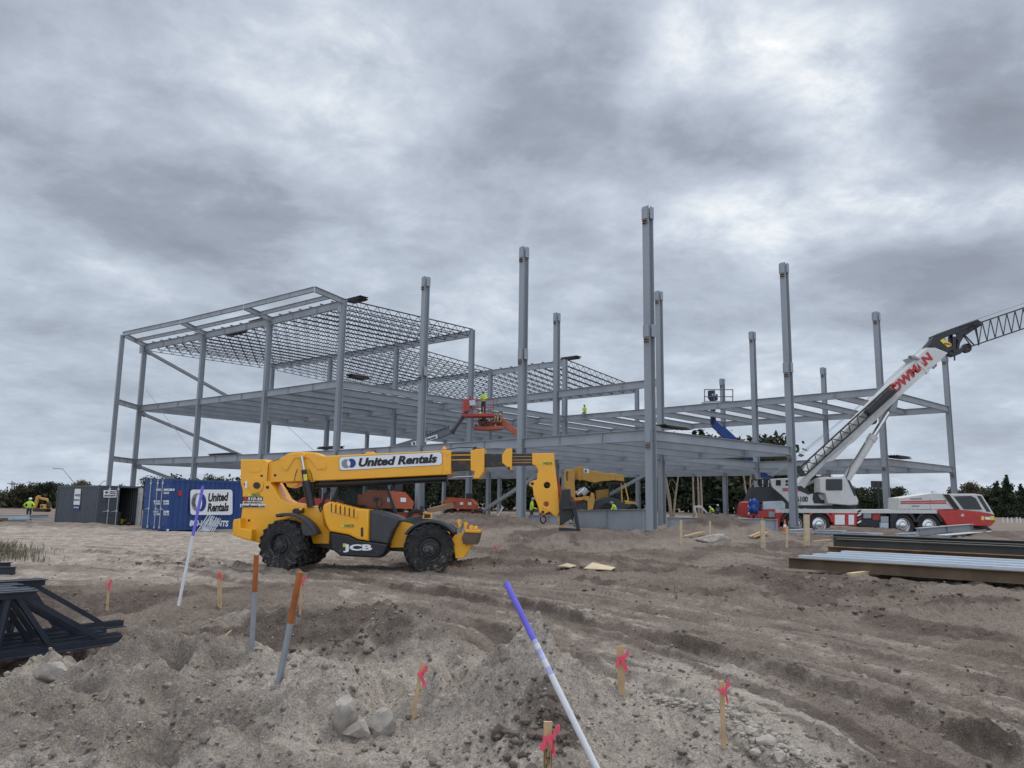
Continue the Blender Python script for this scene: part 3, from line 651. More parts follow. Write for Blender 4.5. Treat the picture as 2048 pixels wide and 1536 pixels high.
# ---------------------------------------------------------------- the big telehandler
g0 = on_z(563, 1141, 0.0); g1 = on_z(860, 1147, 0.0)
TYAW = math.atan2(g1.y-g0.y, g1.x-g0.x)
F = Frame((g0.x, g0.y, 0), TYAW, (440, 860, 3.657))
TH = thing('telehandler', 'big yellow telehandler with black engine skirt parked across the dirt track, boom extended level', 'telehandler', tuple(g0), TYAW)
def part(name, shapes, parent=None, **k):
    b = MB(); shapes(b); return b.build(name, parent or TH, **k)
def body(b):
    F.plate(b, [(150, 215), (148, 380), (163, 440), (163, 560), (150, 655), (150, 790), (290, 828), (300, 800), (345, 720), (420, 665), (520, 650), (600, 690), (660, 770), (680, 832), (800, 835), (800, 740), (760, 700), (745, 600), (715, 572), (600, 548), (480, 528), (440, 500), (405, 440), (365, 380), (350, 375), (345, 235), (330, 215)], .62, 1.62, YEL, .03)
    F.plate(b, circ(265, 405, 52, 20), .59, .62, YEL, .01); F.plate(b, circ(265, 405, 24, 16), .54, .60, RIMD, .01)
    F.plate(b, [(205, 415), (215, 372), (262, 340), (300, 372), (310, 430), (262, 462)], .60, .622, YEL, .008)
    F.plate(b, rrect(200, 245, 300, 308, 28), .608, .622, YEL, .006)
    for x, y, r in ((304, 335, 9), (347, 419, 12), (212, 661, 9), (180, 398, 7)): F.plate(b, circ(x, y, r, 12), .612, .622, BLK, 0)
    F.plate(b, rrect(183, 372, 198, 425, 4), .606, .618, DECAL_WHT, 0)
ch = part('chassis', body)
def decals(b):
    F.plate(b, [(165, 487), (312, 487), (312, 518), (165, 518)], .606, .612, DECAL_BLK, 0); F.plate(b, [(172, 490), (200, 490), (200, 515), (172, 515)], .602, .606, DECAL_RED, 0)
    F.text(b, '510-56', 203, 491, 308, 514, .602, DECAL_WHT, .15, .03)
    F.plate(b, [(170, 521), (312, 519), (312, 537), (170, 537)], .606, .612, DECAL_WHT, 0); F.text(b, '800-UR-RENTS', 176, 523, 306, 535, .602, DECAL_BLK, .15, .02)
    F.plate(b, [(148, 541), (333, 545), (333, 569), (148, 565)], .604, .61, DECAL_WHT, 0); F.text(b, 'UnitedRentals.com', 154, 546, 328, 566, .600, DECAL_BLK, 0, .03)
    F.plate(b, [(203, 462), (292, 460), (292, 484), (203, 484)], .604, .61, DECAL_YEL, 0); F.text(b, '11462576', 228, 463, 290, 482, .600, DECAL_BLK, 0, 0)
part('decal', decals, ch)
def cw(b):
    F.plate(b, [(90, 680), (98, 655), (150, 645), (150, 715), (232, 730), (232, 808), (195, 806), (88, 770)], .35, 1.95, YEL, .04)
part('counterweight', cw)
def under(b):
    F.plate(b, [(300, 760), (500, 700), (700, 760), (820, 800), (1300, 800), (1560, 760), (1640, 790), (1640, 880), (1500, 900), (1240, 885), (820, 880), (700, 850), (300, 840)], .75, 1.6, BLK, .02)
    for cx, cy in ((470, 852), (1526, 890)):
        s, z = F.px(cx, cy, .3); b.cyl(F.w(s, z, .3), F.w(s, z, 2.2), .13, BLK, 12); b.ball(F.w(s, z, 1.2), .26, BLK, 2)
part('underframe', under)
def fr(b):
    F.plate(b, [(1270, 735), (1322, 668), (1380, 672), (1470, 705), (1560, 715), (1640, 760), (1660, 850), (1560, 870), (1420, 845), (1345, 862), (1228, 862)], .55, 1.65, YEL, .02)
part('front_frame', fr)
def eng(b):
    F.plate(b, [(750, 560), (758, 545), (797, 525), (985, 573), (1088, 582), (1084, 812), (1003, 800), (940, 768), (800, 742), (772, 690), (752, 610)], .06, .78, YEL, .05)
    for k in range(6):
        x = 815+k*33; y = 540+k*8
        F.plate(b, [(x+3, y-18), (x+26, y+10), (x+26, y+66), (x+3, y+62)], .03, .12, YEL, .012)
        F.plate(b, [(x-3, y-5), (x+4, y-2), (x+4, y+62), (x-3, y+58)], .048, .07, BLK, 0)
    F.plate(b, rrect(1030, 712, 1046, 780, 6), .04, .075, BLK, .005)
en = part('engine_cover', eng)
part('decal', lambda b: (F.plate(b, [(882, 690), (980, 686), (980, 712), (882, 712)], .05, .056, DECAL_YEL, 0), F.text(b, '11462576', 908, 689, 978, 710, .046, DECAL_BLK)), en)
def skirt(b):
    F.plate(b, [(803, 748), (940, 772), (1003, 805), (1084, 816), (1232, 838), (1205, 900), (1166, 936), (880, 922), (825, 880), (812, 850)], .10, .80, BLK, .04)
sk = part('side_skirt', skirt)
part('lettering', lambda b: (F.text(b, 'JCB', 900, 836, 1112, 895, .09, DECAL_WHT, 0, .045), F.plate(b, [(899, 830), (926, 831), (926, 856), (899, 855)], .085, .092, DECAL_YEL, 0)), sk)
def gpan(b):
    F.plate(b, [(1092, 585), (1170, 600), (1245, 622), (1298, 640), (1312, 662), (1268, 735), (1228, 835), (1088, 814)], .16, 1.2, PLAST, .06)
part('side_panel', gpan)
def hood(b):
    F.plate(b, [(1312, 668), (1380, 640), (1480, 622), (1560, 655), (1640, 690), (1500, 712), (1380, 690)], .55, 1.5, PLAST, .03)
part('front_cover', hood)
def fend(cx, cy, ro, th, a0, a1, t0, t1):
    return [(cx+ro*math.cos(R(a)), cy-ro*math.sin(R(a))) for a in np.linspace(a0, a1, 14)]+[(cx+(ro-th)*math.cos(R(a)), cy-(ro-th)*math.sin(R(a))) for a in np.linspace(a1, a0, 14)]
for a in ((478, 852, 246, 22, 22, 108), (1538, 888, 232, 22, 38, 146)):
    for t in (0.0, 1.95): part('mudguard', lambda b: F.plate(b, fend(*a, 0, 0), t, t+.5, PLAST, .02))
part('mudguard_skirt', lambda b: F.plate(b, [(590, 690), (640, 668), (682, 745), (690, 770), (620, 775), (600, 760)], .02, .06, PLAST, .01))
# boom
def boomf(b):
    F.plate(b, [(352, 235), (440, 207), (500, 170), (555, 160), (640, 160), (700, 166), (752, 190), (1640, 150), (1690, 158), (1690, 318), (1640, 328), (890, 364), (700, 372), (358, 384)], .72, 1.42, YEL, .025)
    F.plate(b, [(446, 262), (470, 238), (503, 174), (695, 170), (772, 232), (782, 262), (768, 290), (716, 290), (648, 206), (545, 206), (492, 300), (462, 292)], .695, .722, YEL, .01)
    for x, y, r in ((480, 268, 20), (745, 262, 20)): F.plate(b, circ(x, y, r, 18), .685, .70, YEL, .008)
    F.plate(b, circ(597, 188, 24, 16), .64, .70, YEL, .012)
    for x, y in ((403, 331), ): F.plate(b, circ(x, y, 10, 12), .712, .722, BLK, 0)
    F.plate(b, [(1632, 145), (1688, 150), (1690, 322), (1628, 330)], .68, 1.46, YEL, .02)
    for y in (175, 300): F.plate(b, circ(1660, y, 9, 8), .66, .685, YEL, .006)
    F.plate(b, [(1620, 140), (1637, 118), (1655, 140)], .95, 1.2, YEL, .01); F.plate(b, [(1055, 176), (1075, 160), (1115, 158), (1135, 172)], 1.0, 1.2, YEL, .01)
    F.plate(b, [(480, 385), (582, 384), (560, 408), (520, 424), (490, 415)], .85, 1.3, YEL, .015)
bm_ = part('boom', boomf)
def lab(b):
    pts = [(870, 212), (884, 196), (1608, 158), (1624, 170), (1626, 240), (1612, 256), (888, 298), (872, 286)]
    F.plate(b, pts, .712, .722, DECAL_BLK, 0); c = (1248, 228); F.plate(b, [(c[0]+(x-c[0])*.994, c[1]+(y-c[1])*.95) for x, y in pts], .706, .713, DECAL_WHT, 0)
    F.plate(b, circ(922, 246, 33, 24), .700, .706, DECAL_GRY, 0); F.plate(b, circ(960, 242, 33, 24), .697, .700, DECAL_BLU, 0)
    a = math.degrees(math.acos(19/33)); F.plate(b, circ(922, 246, 32, 9, -a, a)+circ(960, 242, 32, 9, 180-a, 180+a), .693, .697, DECAL_WHT, 0)
    F.text(b, 'United Rentals', 0, 0, 0, 0, .700, DECAL_BLK, .22, .045, rot=((1014, 270), (574, -31), (0, -64)))
part('sign_panel', lab, bm_)
def sec(b, x0, x1, y0, y1, ya, yb, t0, t1):
    F.plate(b, [(x0, y0), (x1, ya), (x1, yb), (x0, y1)], t0, t1, WORN, .012)
WORN = mat('worn_boom_paint', (.030, .024, .020), .4, .0, .5, 2.2, dirt=.30, dcol=(.30, .14, .02))
def s2(b):
    sec(b, 1660, 1850, 160, 300, 160, 292, .78, 1.36)
    F.plate(b, [(1832, 152), (1878, 138), (1934, 136), (1932, 300), (1894, 356), (1850, 352), (1862, 302), (1832, 296)], .74, 1.40, YEL, .02)
    for y in (190, 225): F.plate(b, [(1690, y-9), (1835, y-12), (1835, y-4), (1690, y-3)], .765, .785, YEL, .004)
    F.plate(b, [(1845, 128), (1870, 118), (1892, 140), (1850, 145)], .9, 1.2, BLK, .01)
part('boom_section', s2)
def s3(b):
    sec(b, 1925, 2085, 172, 268, 176, 262, .83, 1.31)
    F.plate(b, [(2062, 182), (2092, 138), (2136, 135), (2136, 292), (2102, 290), (2098, 268), (2062, 240)], .79, 1.35, YEL, .02)
    F.plate(b, circ(2148, 150, 13, 12), .95, 1.2, BLK, .005); F.plate(b, [(2102, 270), (2122, 270), (2120, 292), (2104, 290)], .77, .8, BLK, .005)
part('boom_section', s3)
def s4(b):
    sec(b, 2125, 2300, 172, 258, 174, 256, .88, 1.26)
    for y in (195, 220, 240): F.plate(b, [(2138, y-3), (2285, y-4), (2285, y), (2138, y+1)], .865, .885, YELB, .002)
part('boom_section', s4)
def head(b):
    F.plate(b, [(2283, 170), (2443, 170), (2448, 250), (2458, 330), (2476, 480), (2484, 600), (2462, 640), (2408, 598), (2365, 620), (2336, 604), (2328, 562), (2294, 480), (2286, 420), (2258, 404), (2272, 376), (2318, 362), (2326, 290), (2304, 258), (2283, 252)], .82, 1.32, YEL, .02,
            holes=[circ(2391, 404, 24, 16), circ(2386, 543, 19, 14)])
    F.plate(b, [(2355, 545), (2430, 585), (2424, 602), (2352, 568)], .80, .83, YEL, .008)
    for x, y in ((2284, 392), (2361, 600)): F.plate(b, circ(x, y, 12, 12), .80, .83, RIMD, .006)
hd = part('boom_head', head)
part('decal', lambda b: (F.plate(b, [(2340, 232), (2430, 230), (2430, 254), (2340, 256)], .812, .818, DECAL_YEL, 0), F.text(b, '11462576', 2360, 234, 2428, 252, .808, DECAL_BLK)), hd)
def hook(b):
    p = F.pw(2363, 612, 1.05); q = F.pw(2363, 640, 1.05); b.cyl(p, q, .022, DECAL_RED, 8)
    c = F.pw(2363, 655, 1.05); pts = [c+F.s*(.075*math.cos(a))+F.z*(.10*math.sin(a)) for a in np.linspace(R(100), R(-215), 12)]; b.path(pts, .022, BLK, 6)
part('lifting_hook', hook)
def carr(b):
    F.plate(b, [(2498, 436), (2562, 430), (2578, 560), (2590, 640), (2484, 700), (2482, 560)], .55, 1.6, BLK, .02)
    F.plate(b, [(2470, 640), (2500, 625), (2530, 660), (2520, 705), (2488, 708)], .70, 1.45, YEL, .02)
    for t in (.40, 1.55):
        F.plate(b, [(2566, 520), (2600, 520), (2634, 735), (2612, 742), (2590, 640)], t, t+.14, BLK, .01)
        F.plate(b, [(2478, 712), (2634, 724), (2640, 740), (2478, 738)], t, t+.14, BLK, .006)
    F.plate(b, [(2500, 560), (2600, 550), (2604, 575), (2500, 585)], .38, 1.75, BLK, .01)
part('fork_carriage', carr)
def cyls(b):
    b.cyl(F.pw(597, 190, .60), F.pw(617, 300, .60), .035, CHR, 12); b.cyl(F.pw(613, 292, .60), F.pw(628, 380, .60), .075, BLK, 14); b.cyl(F.pw(628, 372, .60), F.pw(668, 560, .60), .115, BLK, 16)
    F.plate(b, [(608, 325), (636, 322), (640, 375), (614, 378)], .51, .522, DECAL_YEL, 0)
part('lift_cylinder', cyls)
def seams(b):
    for pts in ([(440, 210), (392, 226), (360, 236), (354, 250), (351, 300), (345, 372)], [(543, 372), (550, 330), (566, 285)], [(676, 368), (668, 320), (650, 285)]): b.path([F.pw(x, y, .70 if pts[0][0] > 450 else .612) for x, y in pts], .008, BLK, 4)
part('panel_seam', seams, bm_)
def cyl2(b):
    b.bar(F.pw(725, 398, 1.05), F.pw(1662, 352, 1.05), .30, .20, BLK); b.cyl(F.pw(1655, 349, .90), F.pw(1862, 338, .90), .026, CHR, 10)
    b.cyl(F.pw(700, 400, .95), F.pw(1660, 352, .90), .10, BLK, 14); F.plate(b, [(725, 372), (850, 366), (850, 382), (725, 388)], .86, 1.2, BLK, .005)
part('extension_cylinder', cyl2)
part('hose', lambda b: [b.path([F.pw(x, y+k*3, .66+.03*k) for x, y in ((372, 385), (388, 420), (405, 455), (430, 495), (470, 525))], .02, BLK if k != 2 else REDP, 6) for k in range(4)])
part('hydraulic_hose', lambda b: [b.path([F.pw(x, y, .95+.05*k) for x, y in ((1655, 142), (1750, 128), (1850, 128), (1930, 140), (2010, 136), (2095, 140))], .012, BLK, 5) for k in range(2)])
part('hose', lambda b: [b.path([F.pw(x+6*k, y, .3) for x, y in ((735, 600), (722, 570), (730, 540), (745, 530), (742, 585))], .018, BLK, 6) for k in range(2)])
# cab on the far side
def cabf(b):
    T = 1.42
    for t in (T, T+.92):
        for p, q, w_ in (((885, 398), (820, 540), .10), ((808, 398), (738, 570), .05), ((1213, 396), (1302, 650), .075)):
            b.bar(F.pw(*p, t), F.pw(*q, t), w_, w_, BLK)
        b.bar(F.pw(800, 398, t), F.pw(1220, 393, t), .08, .08, BLK)
    s0, z0 = F.px(1010, 396, T+.46); F.plate(b, [(800, 392), (1222, 388), (1226, 402), (800, 408)], T, T+.94, BLK, .02)
    F.plate(b, [(740, 570), (1302, 648), (1260, 740), (900, 780), (780, 720)], T-.02, T+.94, BLK, .02)
cb = part('cab', cabf)
part('window_glass', lambda b: (F.plate(b, [(885, 402), (1210, 400), (1296, 646), (820, 560)], 1.43, 1.437, CABGLASS, 0), F.plate(b, [(885, 402), (1210, 400), (1296, 646), (820, 560)], 2.34, 2.347, CABGLASS, 0)), cb)
part('seat', lambda b: (F.plate(b, [(900, 555), (915, 470), (945, 440), (965, 455), (960, 545), (1050, 550), (1055, 600), (905, 600)], 1.65, 2.1, PLAST, .03)), cb)
part('steering_wheel', lambda b: b.path([F.pw(1165+38*math.cos(a)*.55, 535+38*math.sin(a), 1.85+.18*math.cos(a)) for a in np.linspace(0, 2*math.pi, 14)], .015, BLK, 5), cb)
part('work_lamp', lambda b: (F.plate(b, [(1482, 600), (1552, 605), (1550, 652), (1482, 650)], .35, .40, YEL, .01, holes=[[(1492, 610), (1540, 613), (1540, 645), (1492, 645)]]), F.plate(b, [(1496, 615), (1536, 618), (1536, 640), (1496, 640)], .38, .48, BLK, .01)))
part('mirror', lambda b: (b.path([F.pw(1487, 640, .4), F.pw(1480, 600, .3), F.pw(1472, 560, .25)], .012, BLK, 5), F.plate(b, rrect(1460, 556, 1484, 596, 5), .2, .26, BLK, .01)))
part('mirror', lambda b: (b.path([F.pw(1240, 400, 1.4), F.pw(1270, 395, 1.3)], .012, BLK, 5), F.plate(b, rrect(1258, 395, 1284, 440, 5), 1.26, 1.32, BLK, .01)))
part('lamp_bracket', lambda b: (F.plate(b, [(525, 575), (592, 572), (586, 605), (532, 605)], .30, .62, BLK, .01), F.plate(b, circ(528, 575, 11, 10), .28, .34, YEL, .006), F.plate(b, circ(588, 578, 11, 10), .28, .34, YEL, .006)))
def outr(t):
    def fn(b):
        F.plate(b, [(1690, 805), (1715, 768), (1795, 742), (1800, 840), (1890, 745), (1880, 790), (1782, 936), (1722, 940), (1712, 870)], t, t+.20, YEL, .015)
        F.plate(b, [(1792, 733), (1906, 735), (1892, 800), (1876, 838), (1778, 834), (1766, 790)], t-.16, t+.36, WORNP, .015); F.plate(b, [(1792, 730), (1906, 733), (1904, 752), (1790, 748)], t-.18, t+.38, YEL, .012)
        b.cyl(F.pw(1768, 672, t+.1), F.pw(1738, 775, t+.1), .07, STEEL, 12)
        for x, y in ((1745, 668), (1795, 690), (1835, 712), (1868, 716)): F.plate(b, circ(x, y, 15, 10), t, t+.2, YEL, .01)
        F.plate(b, [(1738, 665), (1752, 650), (1765, 700), (1745, 720)], t-.02, t+.02, YEL, .005); F.plate(b, [(1790, 670), (1805, 675), (1800, 730), (1785, 735)], t-.02, t+.02, YEL, .005)
    return fn
WORNP = mat('worn_plate', (.13, .09, .055), .6, .2, .3, 3, dirt=.3)
part('stabiliser', outr(.30)); part('stabiliser', outr(1.75))
for (cx, cy, r_, sgn) in ((470, 850, .665, 1), (1527, 888, .645, -1)):
    for t in (.22, 2.18):
        s, z = F.px(cx, cy, .22); c = F.w(s, r_-.015, t)
        out_ = (-F.t if t < 1 else F.t); a = R(17)*sgn*(1 if t < 1 else -1)
        ax = (out_*math.cos(a)-F.s*math.sin(a)) if t < 1 else (out_*math.cos(a)-F.s*math.sin(a))
        wheel(TH, c, ax, r_, .44, .335, lugs=19, deep=.12)
# ---------------------------------------------------------------- the truck crane behind the right-hand columns
CF = Frame((26.0, 49.7, 0), 0.0, (1440, 600, 3.072)); CZ = gz(24, 51)
CR = thing('truck_crane', 'red and white truck crane behind the grey columns with its white boom raised', 'crane', (24, 51, CZ))
def cpart(name, fn, parent=None, **k):
    b = MB(); fn(b); return b.build(name, parent or CR, **k)
C_ = lambda b, pts, t0, t1, m, bv=.02, **k: CF.plate(b, pts, t0, t1, m, bv, **k)
def carrier(b):
    C_(b, [(345, 1283), (1335, 1290), (1335, 1312), (345, 1308)], .02, 2.75, WHTD, .02)
    C_(b, [(390, 1308), (1320, 1312), (1400, 1385), (1060, 1385), (1050, 1400), (860, 1395), (840, 1385), (690, 1385), (380, 1385)], .5, 2.3, BLK, .03)
    C_(b, [(345, 1308), (395, 1308), (372, 1345), (366, 1398), (348, 1398)], .04, 2.7, REDP, .02)
    for x in np.arange(960, 1320, 26): C_(b, [(x, 1284), (x+15, 1284), (x+13, 1287), (x+2, 1287)], .0, .03, CHR, 0)
car = cpart('carrier', carrier)
def fendr(b):
    for cx in (462, 611):
        C_(b, fend(cx, 1376, 88, 14, 8, 172, 0, 0), .05, .8, REDP if cx > 500 else PLAST, .01)
    C_(b, [(680, 1300), (842, 1302), (840, 1388), (700, 1386)], .03, .7, REDP, .02)
    C_(b, [(706, 1320), (766, 1320), (766, 1380), (706, 1380)], .015, .03, DECAL_WHT, 0); C_(b, [(790, 1320), (824, 1320), (824, 1380), (790, 1380)], .015, .03, DECAL_WHT, 0)
    C_(b, circ(775, 1345, 9, 12), .0, .03, DECAL_RED, 0)
    for k in range(4): C_(b, [(845, 1298+k*22), (868, 1286+k*22), (868, 1297+k*22), (845, 1309+k*22)], .02, .05, DECAL_WHT if k % 2 else DECAL_RED, 0)
cpart('rear_body', fendr)
def boxes(b):
    C_(b, [(882, 1296), (930, 1296), (930, 1342), (882, 1342)], .05, .5, STEEL, .02); C_(b, [(990, 1330), (1036, 1330), (1036, 1366), (990, 1366)], .04, .5, STEEL, .02)
    C_(b, [(985, 1368), (1036, 1368), (1036, 1402), (985, 1402)], .02, .5, GALV, .02); C_(b, [(936, 1300), (985, 1300), (985, 1360), (936, 1360)], .2, .7, REDP, .02)
    C_(b, [(850, 1345), (985, 1350), (985, 1398), (850, 1390)], .15, .8, BLK, .02); C_(b, [(1046, 1308), (1100, 1308), (1090, 1330), (1060, 1400), (1046, 1400)], .1, .6, BLK, .02)
cpart('tool_boxes', boxes)
def fbody(b):
    C_(b, [(1326, 1294), (1470, 1290), (1605, 1302), (1688, 1326), (1692, 1362), (1665, 1390), (1395, 1386), (1372, 1345)], .0, 2.75, REDP, .05)
    C_(b, [(1600, 1388), (1640, 1388), (1672, 1412), (1664, 1420), (1600, 1400)], .4, 2.3, BLK, .02); C_(b, [(1584, 1388), (1590, 1388), (1590, 1428), (1584, 1428)], .3, .4, BLK, 0)
    C_(b, rrect(1606, 1328, 1624, 1352, 4), -.01, .02, DECAL_YEL, .004); C_(b, rrect(1660, 1328, 1686, 1352, 4), -.02, .02, DECAL_YEL, .004); C_(b, [(1630, 1332), (1682, 1336), (1680, 1352), (1630, 1348)], -.01, .02, DECAL_WHT, 0)
    for y in (1316, 1321, 1326): C_(b, [(1481, y), (1500, y), (1498, y+3), (1481, y+3)], -.006, .002, DECAL_WHT, 0)
cpart('front_body', fbody)
def hoodc(b):
    C_(b, [(1098, 1217), (1310, 1184), (1372, 1188), (1475, 1288), (1098, 1284)], .12, 1.6, WHTD, .05)
    C_(b, [(1110, 1236), (1388, 1230), (1390, 1238), (1110, 1243)], .105, .13, DECAL_RED, 0); C_(b, [(1110, 1246), (1390, 1243), (1391, 1252), (1110, 1252)], .105, .13, DECAL_RED, 0)
    C_(b, [(1168, 1219), (1240, 1216), (1240, 1225), (1168, 1227)], .105, .13, DECAL_GRY, 0); C_(b, [(1180, 1262), (1225, 1262), (1225, 1270), (1180, 1270)], .105, .13, DECAL_GRY, 0)
    C_(b, [(1292, 1222), (1293, 1222), (1293, 1282), (1292, 1282)], .105, .13, DECAL_GRY, 0)
    C_(b, [(1305, 1180), (1320, 1172), (1340, 1185), (1320, 1190)], .6, .9, CHR, .02)
cpart('engine_hood', hoodc)
def fcab(b):
    C_(b, [(1372, 1191), (1562, 1190), (1612, 1198), (1690, 1322), (1600, 1302), (1470, 1290)], .06, 1.5, WHTD, .05)
    C_(b, [(1372, 1193), (1408, 1193), (1474, 1284), (1440, 1284)], .04, .07, DECAL_BLK, 0)
fc = cpart('driver_cab', fcab)
cpart('window', lambda b: (C_(b, [(1437, 1206), (1545, 1203), (1572, 1218), (1612, 1288), (1500, 1286)], .03, .07, DARKGLASS, .006),), fc)
cpart('windshield', lambda b: C_(b, [(1580, 1202), (1604, 1204), (1664, 1302), (1640, 1300)], .03, 1.53, DARKGLASS, .01), fc)
cpart('wheel_arch', lambda b: [C_(b, fend(cx, 1378, 84, 16, 10, 170, 0, 0), .06, .9, BLK, .01) for cx in (1125, 1287)])
for cx, r_ in ((462, .715), (611, .715), (1125, .735), (1287, .735)):
    s, z = CF.px(cx, 1378, .1)
    for t in (.32, 2.45): wheel(CR, CF.w(s, CZ+r_-.02, t), -CF.t if t < 1 else CF.t, r_, .42, .43, rim_m=CHR, bolts=10, hub=.42, deep=.09)
# superstructure
def sup(b):
    C_(b, [(310, 1100), (420, 1094), (470, 1118), (492, 1142), (535, 1172), (560, 1190), (640, 1192), (700, 1250), (690, 1262), (480, 1262), (430, 1252), (380, 1200), (322, 1152)], .45, 2.2, WHTD, .04)
    C_(b, [(385, 1156), (470, 1156), (486, 1164), (385, 1164)], .43, .46, DECAL_RED, 0); C_(b, [(385, 1167), (490, 1167), (498, 1174), (385, 1174)], .43, .46, DECAL_RED, 0)
    C_(b, rrect(344, 1106, 374, 1140, 3), .43, .46, DECAL_BLK, 0); C_(b, circ(411, 1114, 9, 12), .43, .46, DECAL_BLK, 0); C_(b, rrect(403, 1128, 419, 1140, 2), .43, .46, DECAL_BLK, 0)
    C_(b, [(430, 1258), (840, 1262), (840, 1280), (430, 1280)], .7, 2.1, BLK, .03); C_(b, [(452, 1146), (500, 1142), (560, 1190), (545, 1196), (490, 1172)], .42, .5, BLK, .01)
    C_(b, [(575, 1185), (600, 1180), (612, 1215), (640, 1240), (620, 1250), (580, 1250), (570, 1220)], .40, .6, BLK, .02)
    for x, y in ((600, 1232), (632, 1240), (690, 1238)): C_(b, circ(x, y, 12, 10), .38, .5, BLK, .02)
su = cpart('superstructure', sup)
cpart('lettering', lambda b: (CF.text(b, '86100', 453, 1206, 540, 1241, .43, DECAL_BLK, 0, .03), CF.text(b, 'TC', 474, 1246, 496, 1256, .43, DECAL_BLK)), su)
def cwt(b):
    C_(b, [(215, 1205), (235, 1148), (330, 1145), (400, 1215), (430, 1255), (430, 1282), (200, 1240)], .5, 2.6, BLK, .04)
    C_(b, [(265, 1238), (385, 1234), (402, 1250), (402, 1282), (265, 1290)], .35, 1.6, GALV, .05)
    C_(b, [(165, 1285), (175, 1245), (200, 1236), (205, 1300), (380, 1280), (400, 1335), (190, 1340), (165, 1325)], .3, 2.5, REDP, .04)
    for k in range(3): C_(b, [(172, 1262+k*22), (184, 1256+k*22), (184, 1268+k*22), (172, 1274+k*22)], .28, .32, DECAL_WHT, 0)
    C_(b, [(300, 1300), (340, 1300), (340, 1335), (300, 1335)], .25, .6, STEEL, .02); C_(b, [(200, 1322), (215, 1322), (212, 1345), (203, 1345)], .3, .5, BLK, .01)
cpart('counterweight', cwt)
def winch(b):
    C_(b, [(248, 1100), (268, 1092), (322, 1096), (318, 1106), (262, 1106)], .6, 2.0, BLK, .02)
    for p, q in (((252, 1102), (246, 1160)), ((262, 1104), (262, 1150)), ((300, 1106), (296, 1150)), ((246, 1135), (310, 1130)), ((246, 1160), (330, 1150)), ((195, 1068), (215, 1110)), ((206, 1068), (222, 1112))):
        for t in (.6, 1.9): b.bar(CF.pw(*p, t), CF.pw(*q, t), .05, .05, WHTD if p[0] in (262, 300) else BLK)
    s, z = CF.px(286, 1122, .8); b.cyl(CF.w(s, z, .7), CF.w(s, z, 1.8), .28, BLK, 16)
cpart('winch', winch)
def ocab(b):
    C_(b, [(614, 1097), (640, 1088), (768, 1085), (812, 1140), (852, 1232), (850, 1256), (800, 1262), (662, 1250), (648, 1192), (614, 1180)], -.05, .95, WHTD, .05)
    C_(b, [(780, 1100), (800, 1112), (842, 1200), (826, 1204)], -.07, .97, DARKGLASS, .01); C_(b, [(640, 1084), (664, 1080), (664, 1088), (640, 1090)], .2, .5, ORG, .01)
oc = cpart('operator_cab', ocab)
cpart('window', lambda b: C_(b, rrect(651, 1100, 752, 1170, 8), -.08, -.03, DARKGLASS, .006), oc)
cpart('hydraulic_hose', lambda b: [b.path([CF.pw(x+3*k, y, .1+.05*k) for x, y in ((655, 1205), (672, 1186), (700, 1178), (722, 1180), (718, 1206), (695, 1222), (668, 1200))], .035, BLK, 6) for k in range(3)])
# main boom
BT = 1.0
def lerp(a, b, t): return (a[0]+(b[0]-a[0])*t, a[1]+(b[1]-a[1])*t)
def boomm(b):
    C_(b, [(1000, 562), (1270, 292), (1325, 292), (1400, 322), (1385, 345), (1108, 588), (1084, 618), (830, 866), (660, 990), (560, 1100), (520, 1162), (495, 1156), (478, 1128), (520, 1080), (560, 1015)], BT, BT+1.05, WHTD, .06)
    C_(b, [(1298, 300), (1400, 326), (1108, 590), (1090, 600), (1070, 612), (1120, 560)], BT-.015, BT+.02, WHTD, .008)
    C_(b, [(655, 985), (820, 846), (826, 858), (700, 985), (640, 1000)], BT-.12, BT+.02, WHTD, .02)
    for p in ((1270, 300), (1195, 372)): C_(b, [(p[0]-22, p[1]-22), (p[0]-6, p[1]-34), (p[0]+94, p[1]+66), (p[0]+80, p[1]+80)], BT-.05, BT+1.1, WHTD, .02) if p[0] < 1200 else None
    C_(b, [(1170, 340), (1195, 340), (1230, 360), (1225, 368), (1185, 358)], BT-.2, BT+.2, STEEL, .02)
    C_(b, circ(945, 742, 22, 14), BT+.2, BT+.8, BLK, .02); C_(b, [(1080, 598), (1098, 600), (1090, 660), (1060, 690), (1040, 678)], BT+.2, BT+.8, STEEL, .03)
    for x, y in ((1292, 405), (1310, 412), (1322, 400), (1276, 420)): b.ball(CF.pw(x, y, BT+.1), .14, BLK if x % 2 else STEEL, 1)
    for k in range(6): C_(b, [(1282+k*9, 286-k*11), (1290+k*9, 276-k*11), (1298+k*9, 284-k*11), (1290+k*9, 294-k*11)], BT+.3, BT+.7, BLK if k % 2 else WHTD, .01)
bo = cpart('boom', boomm)
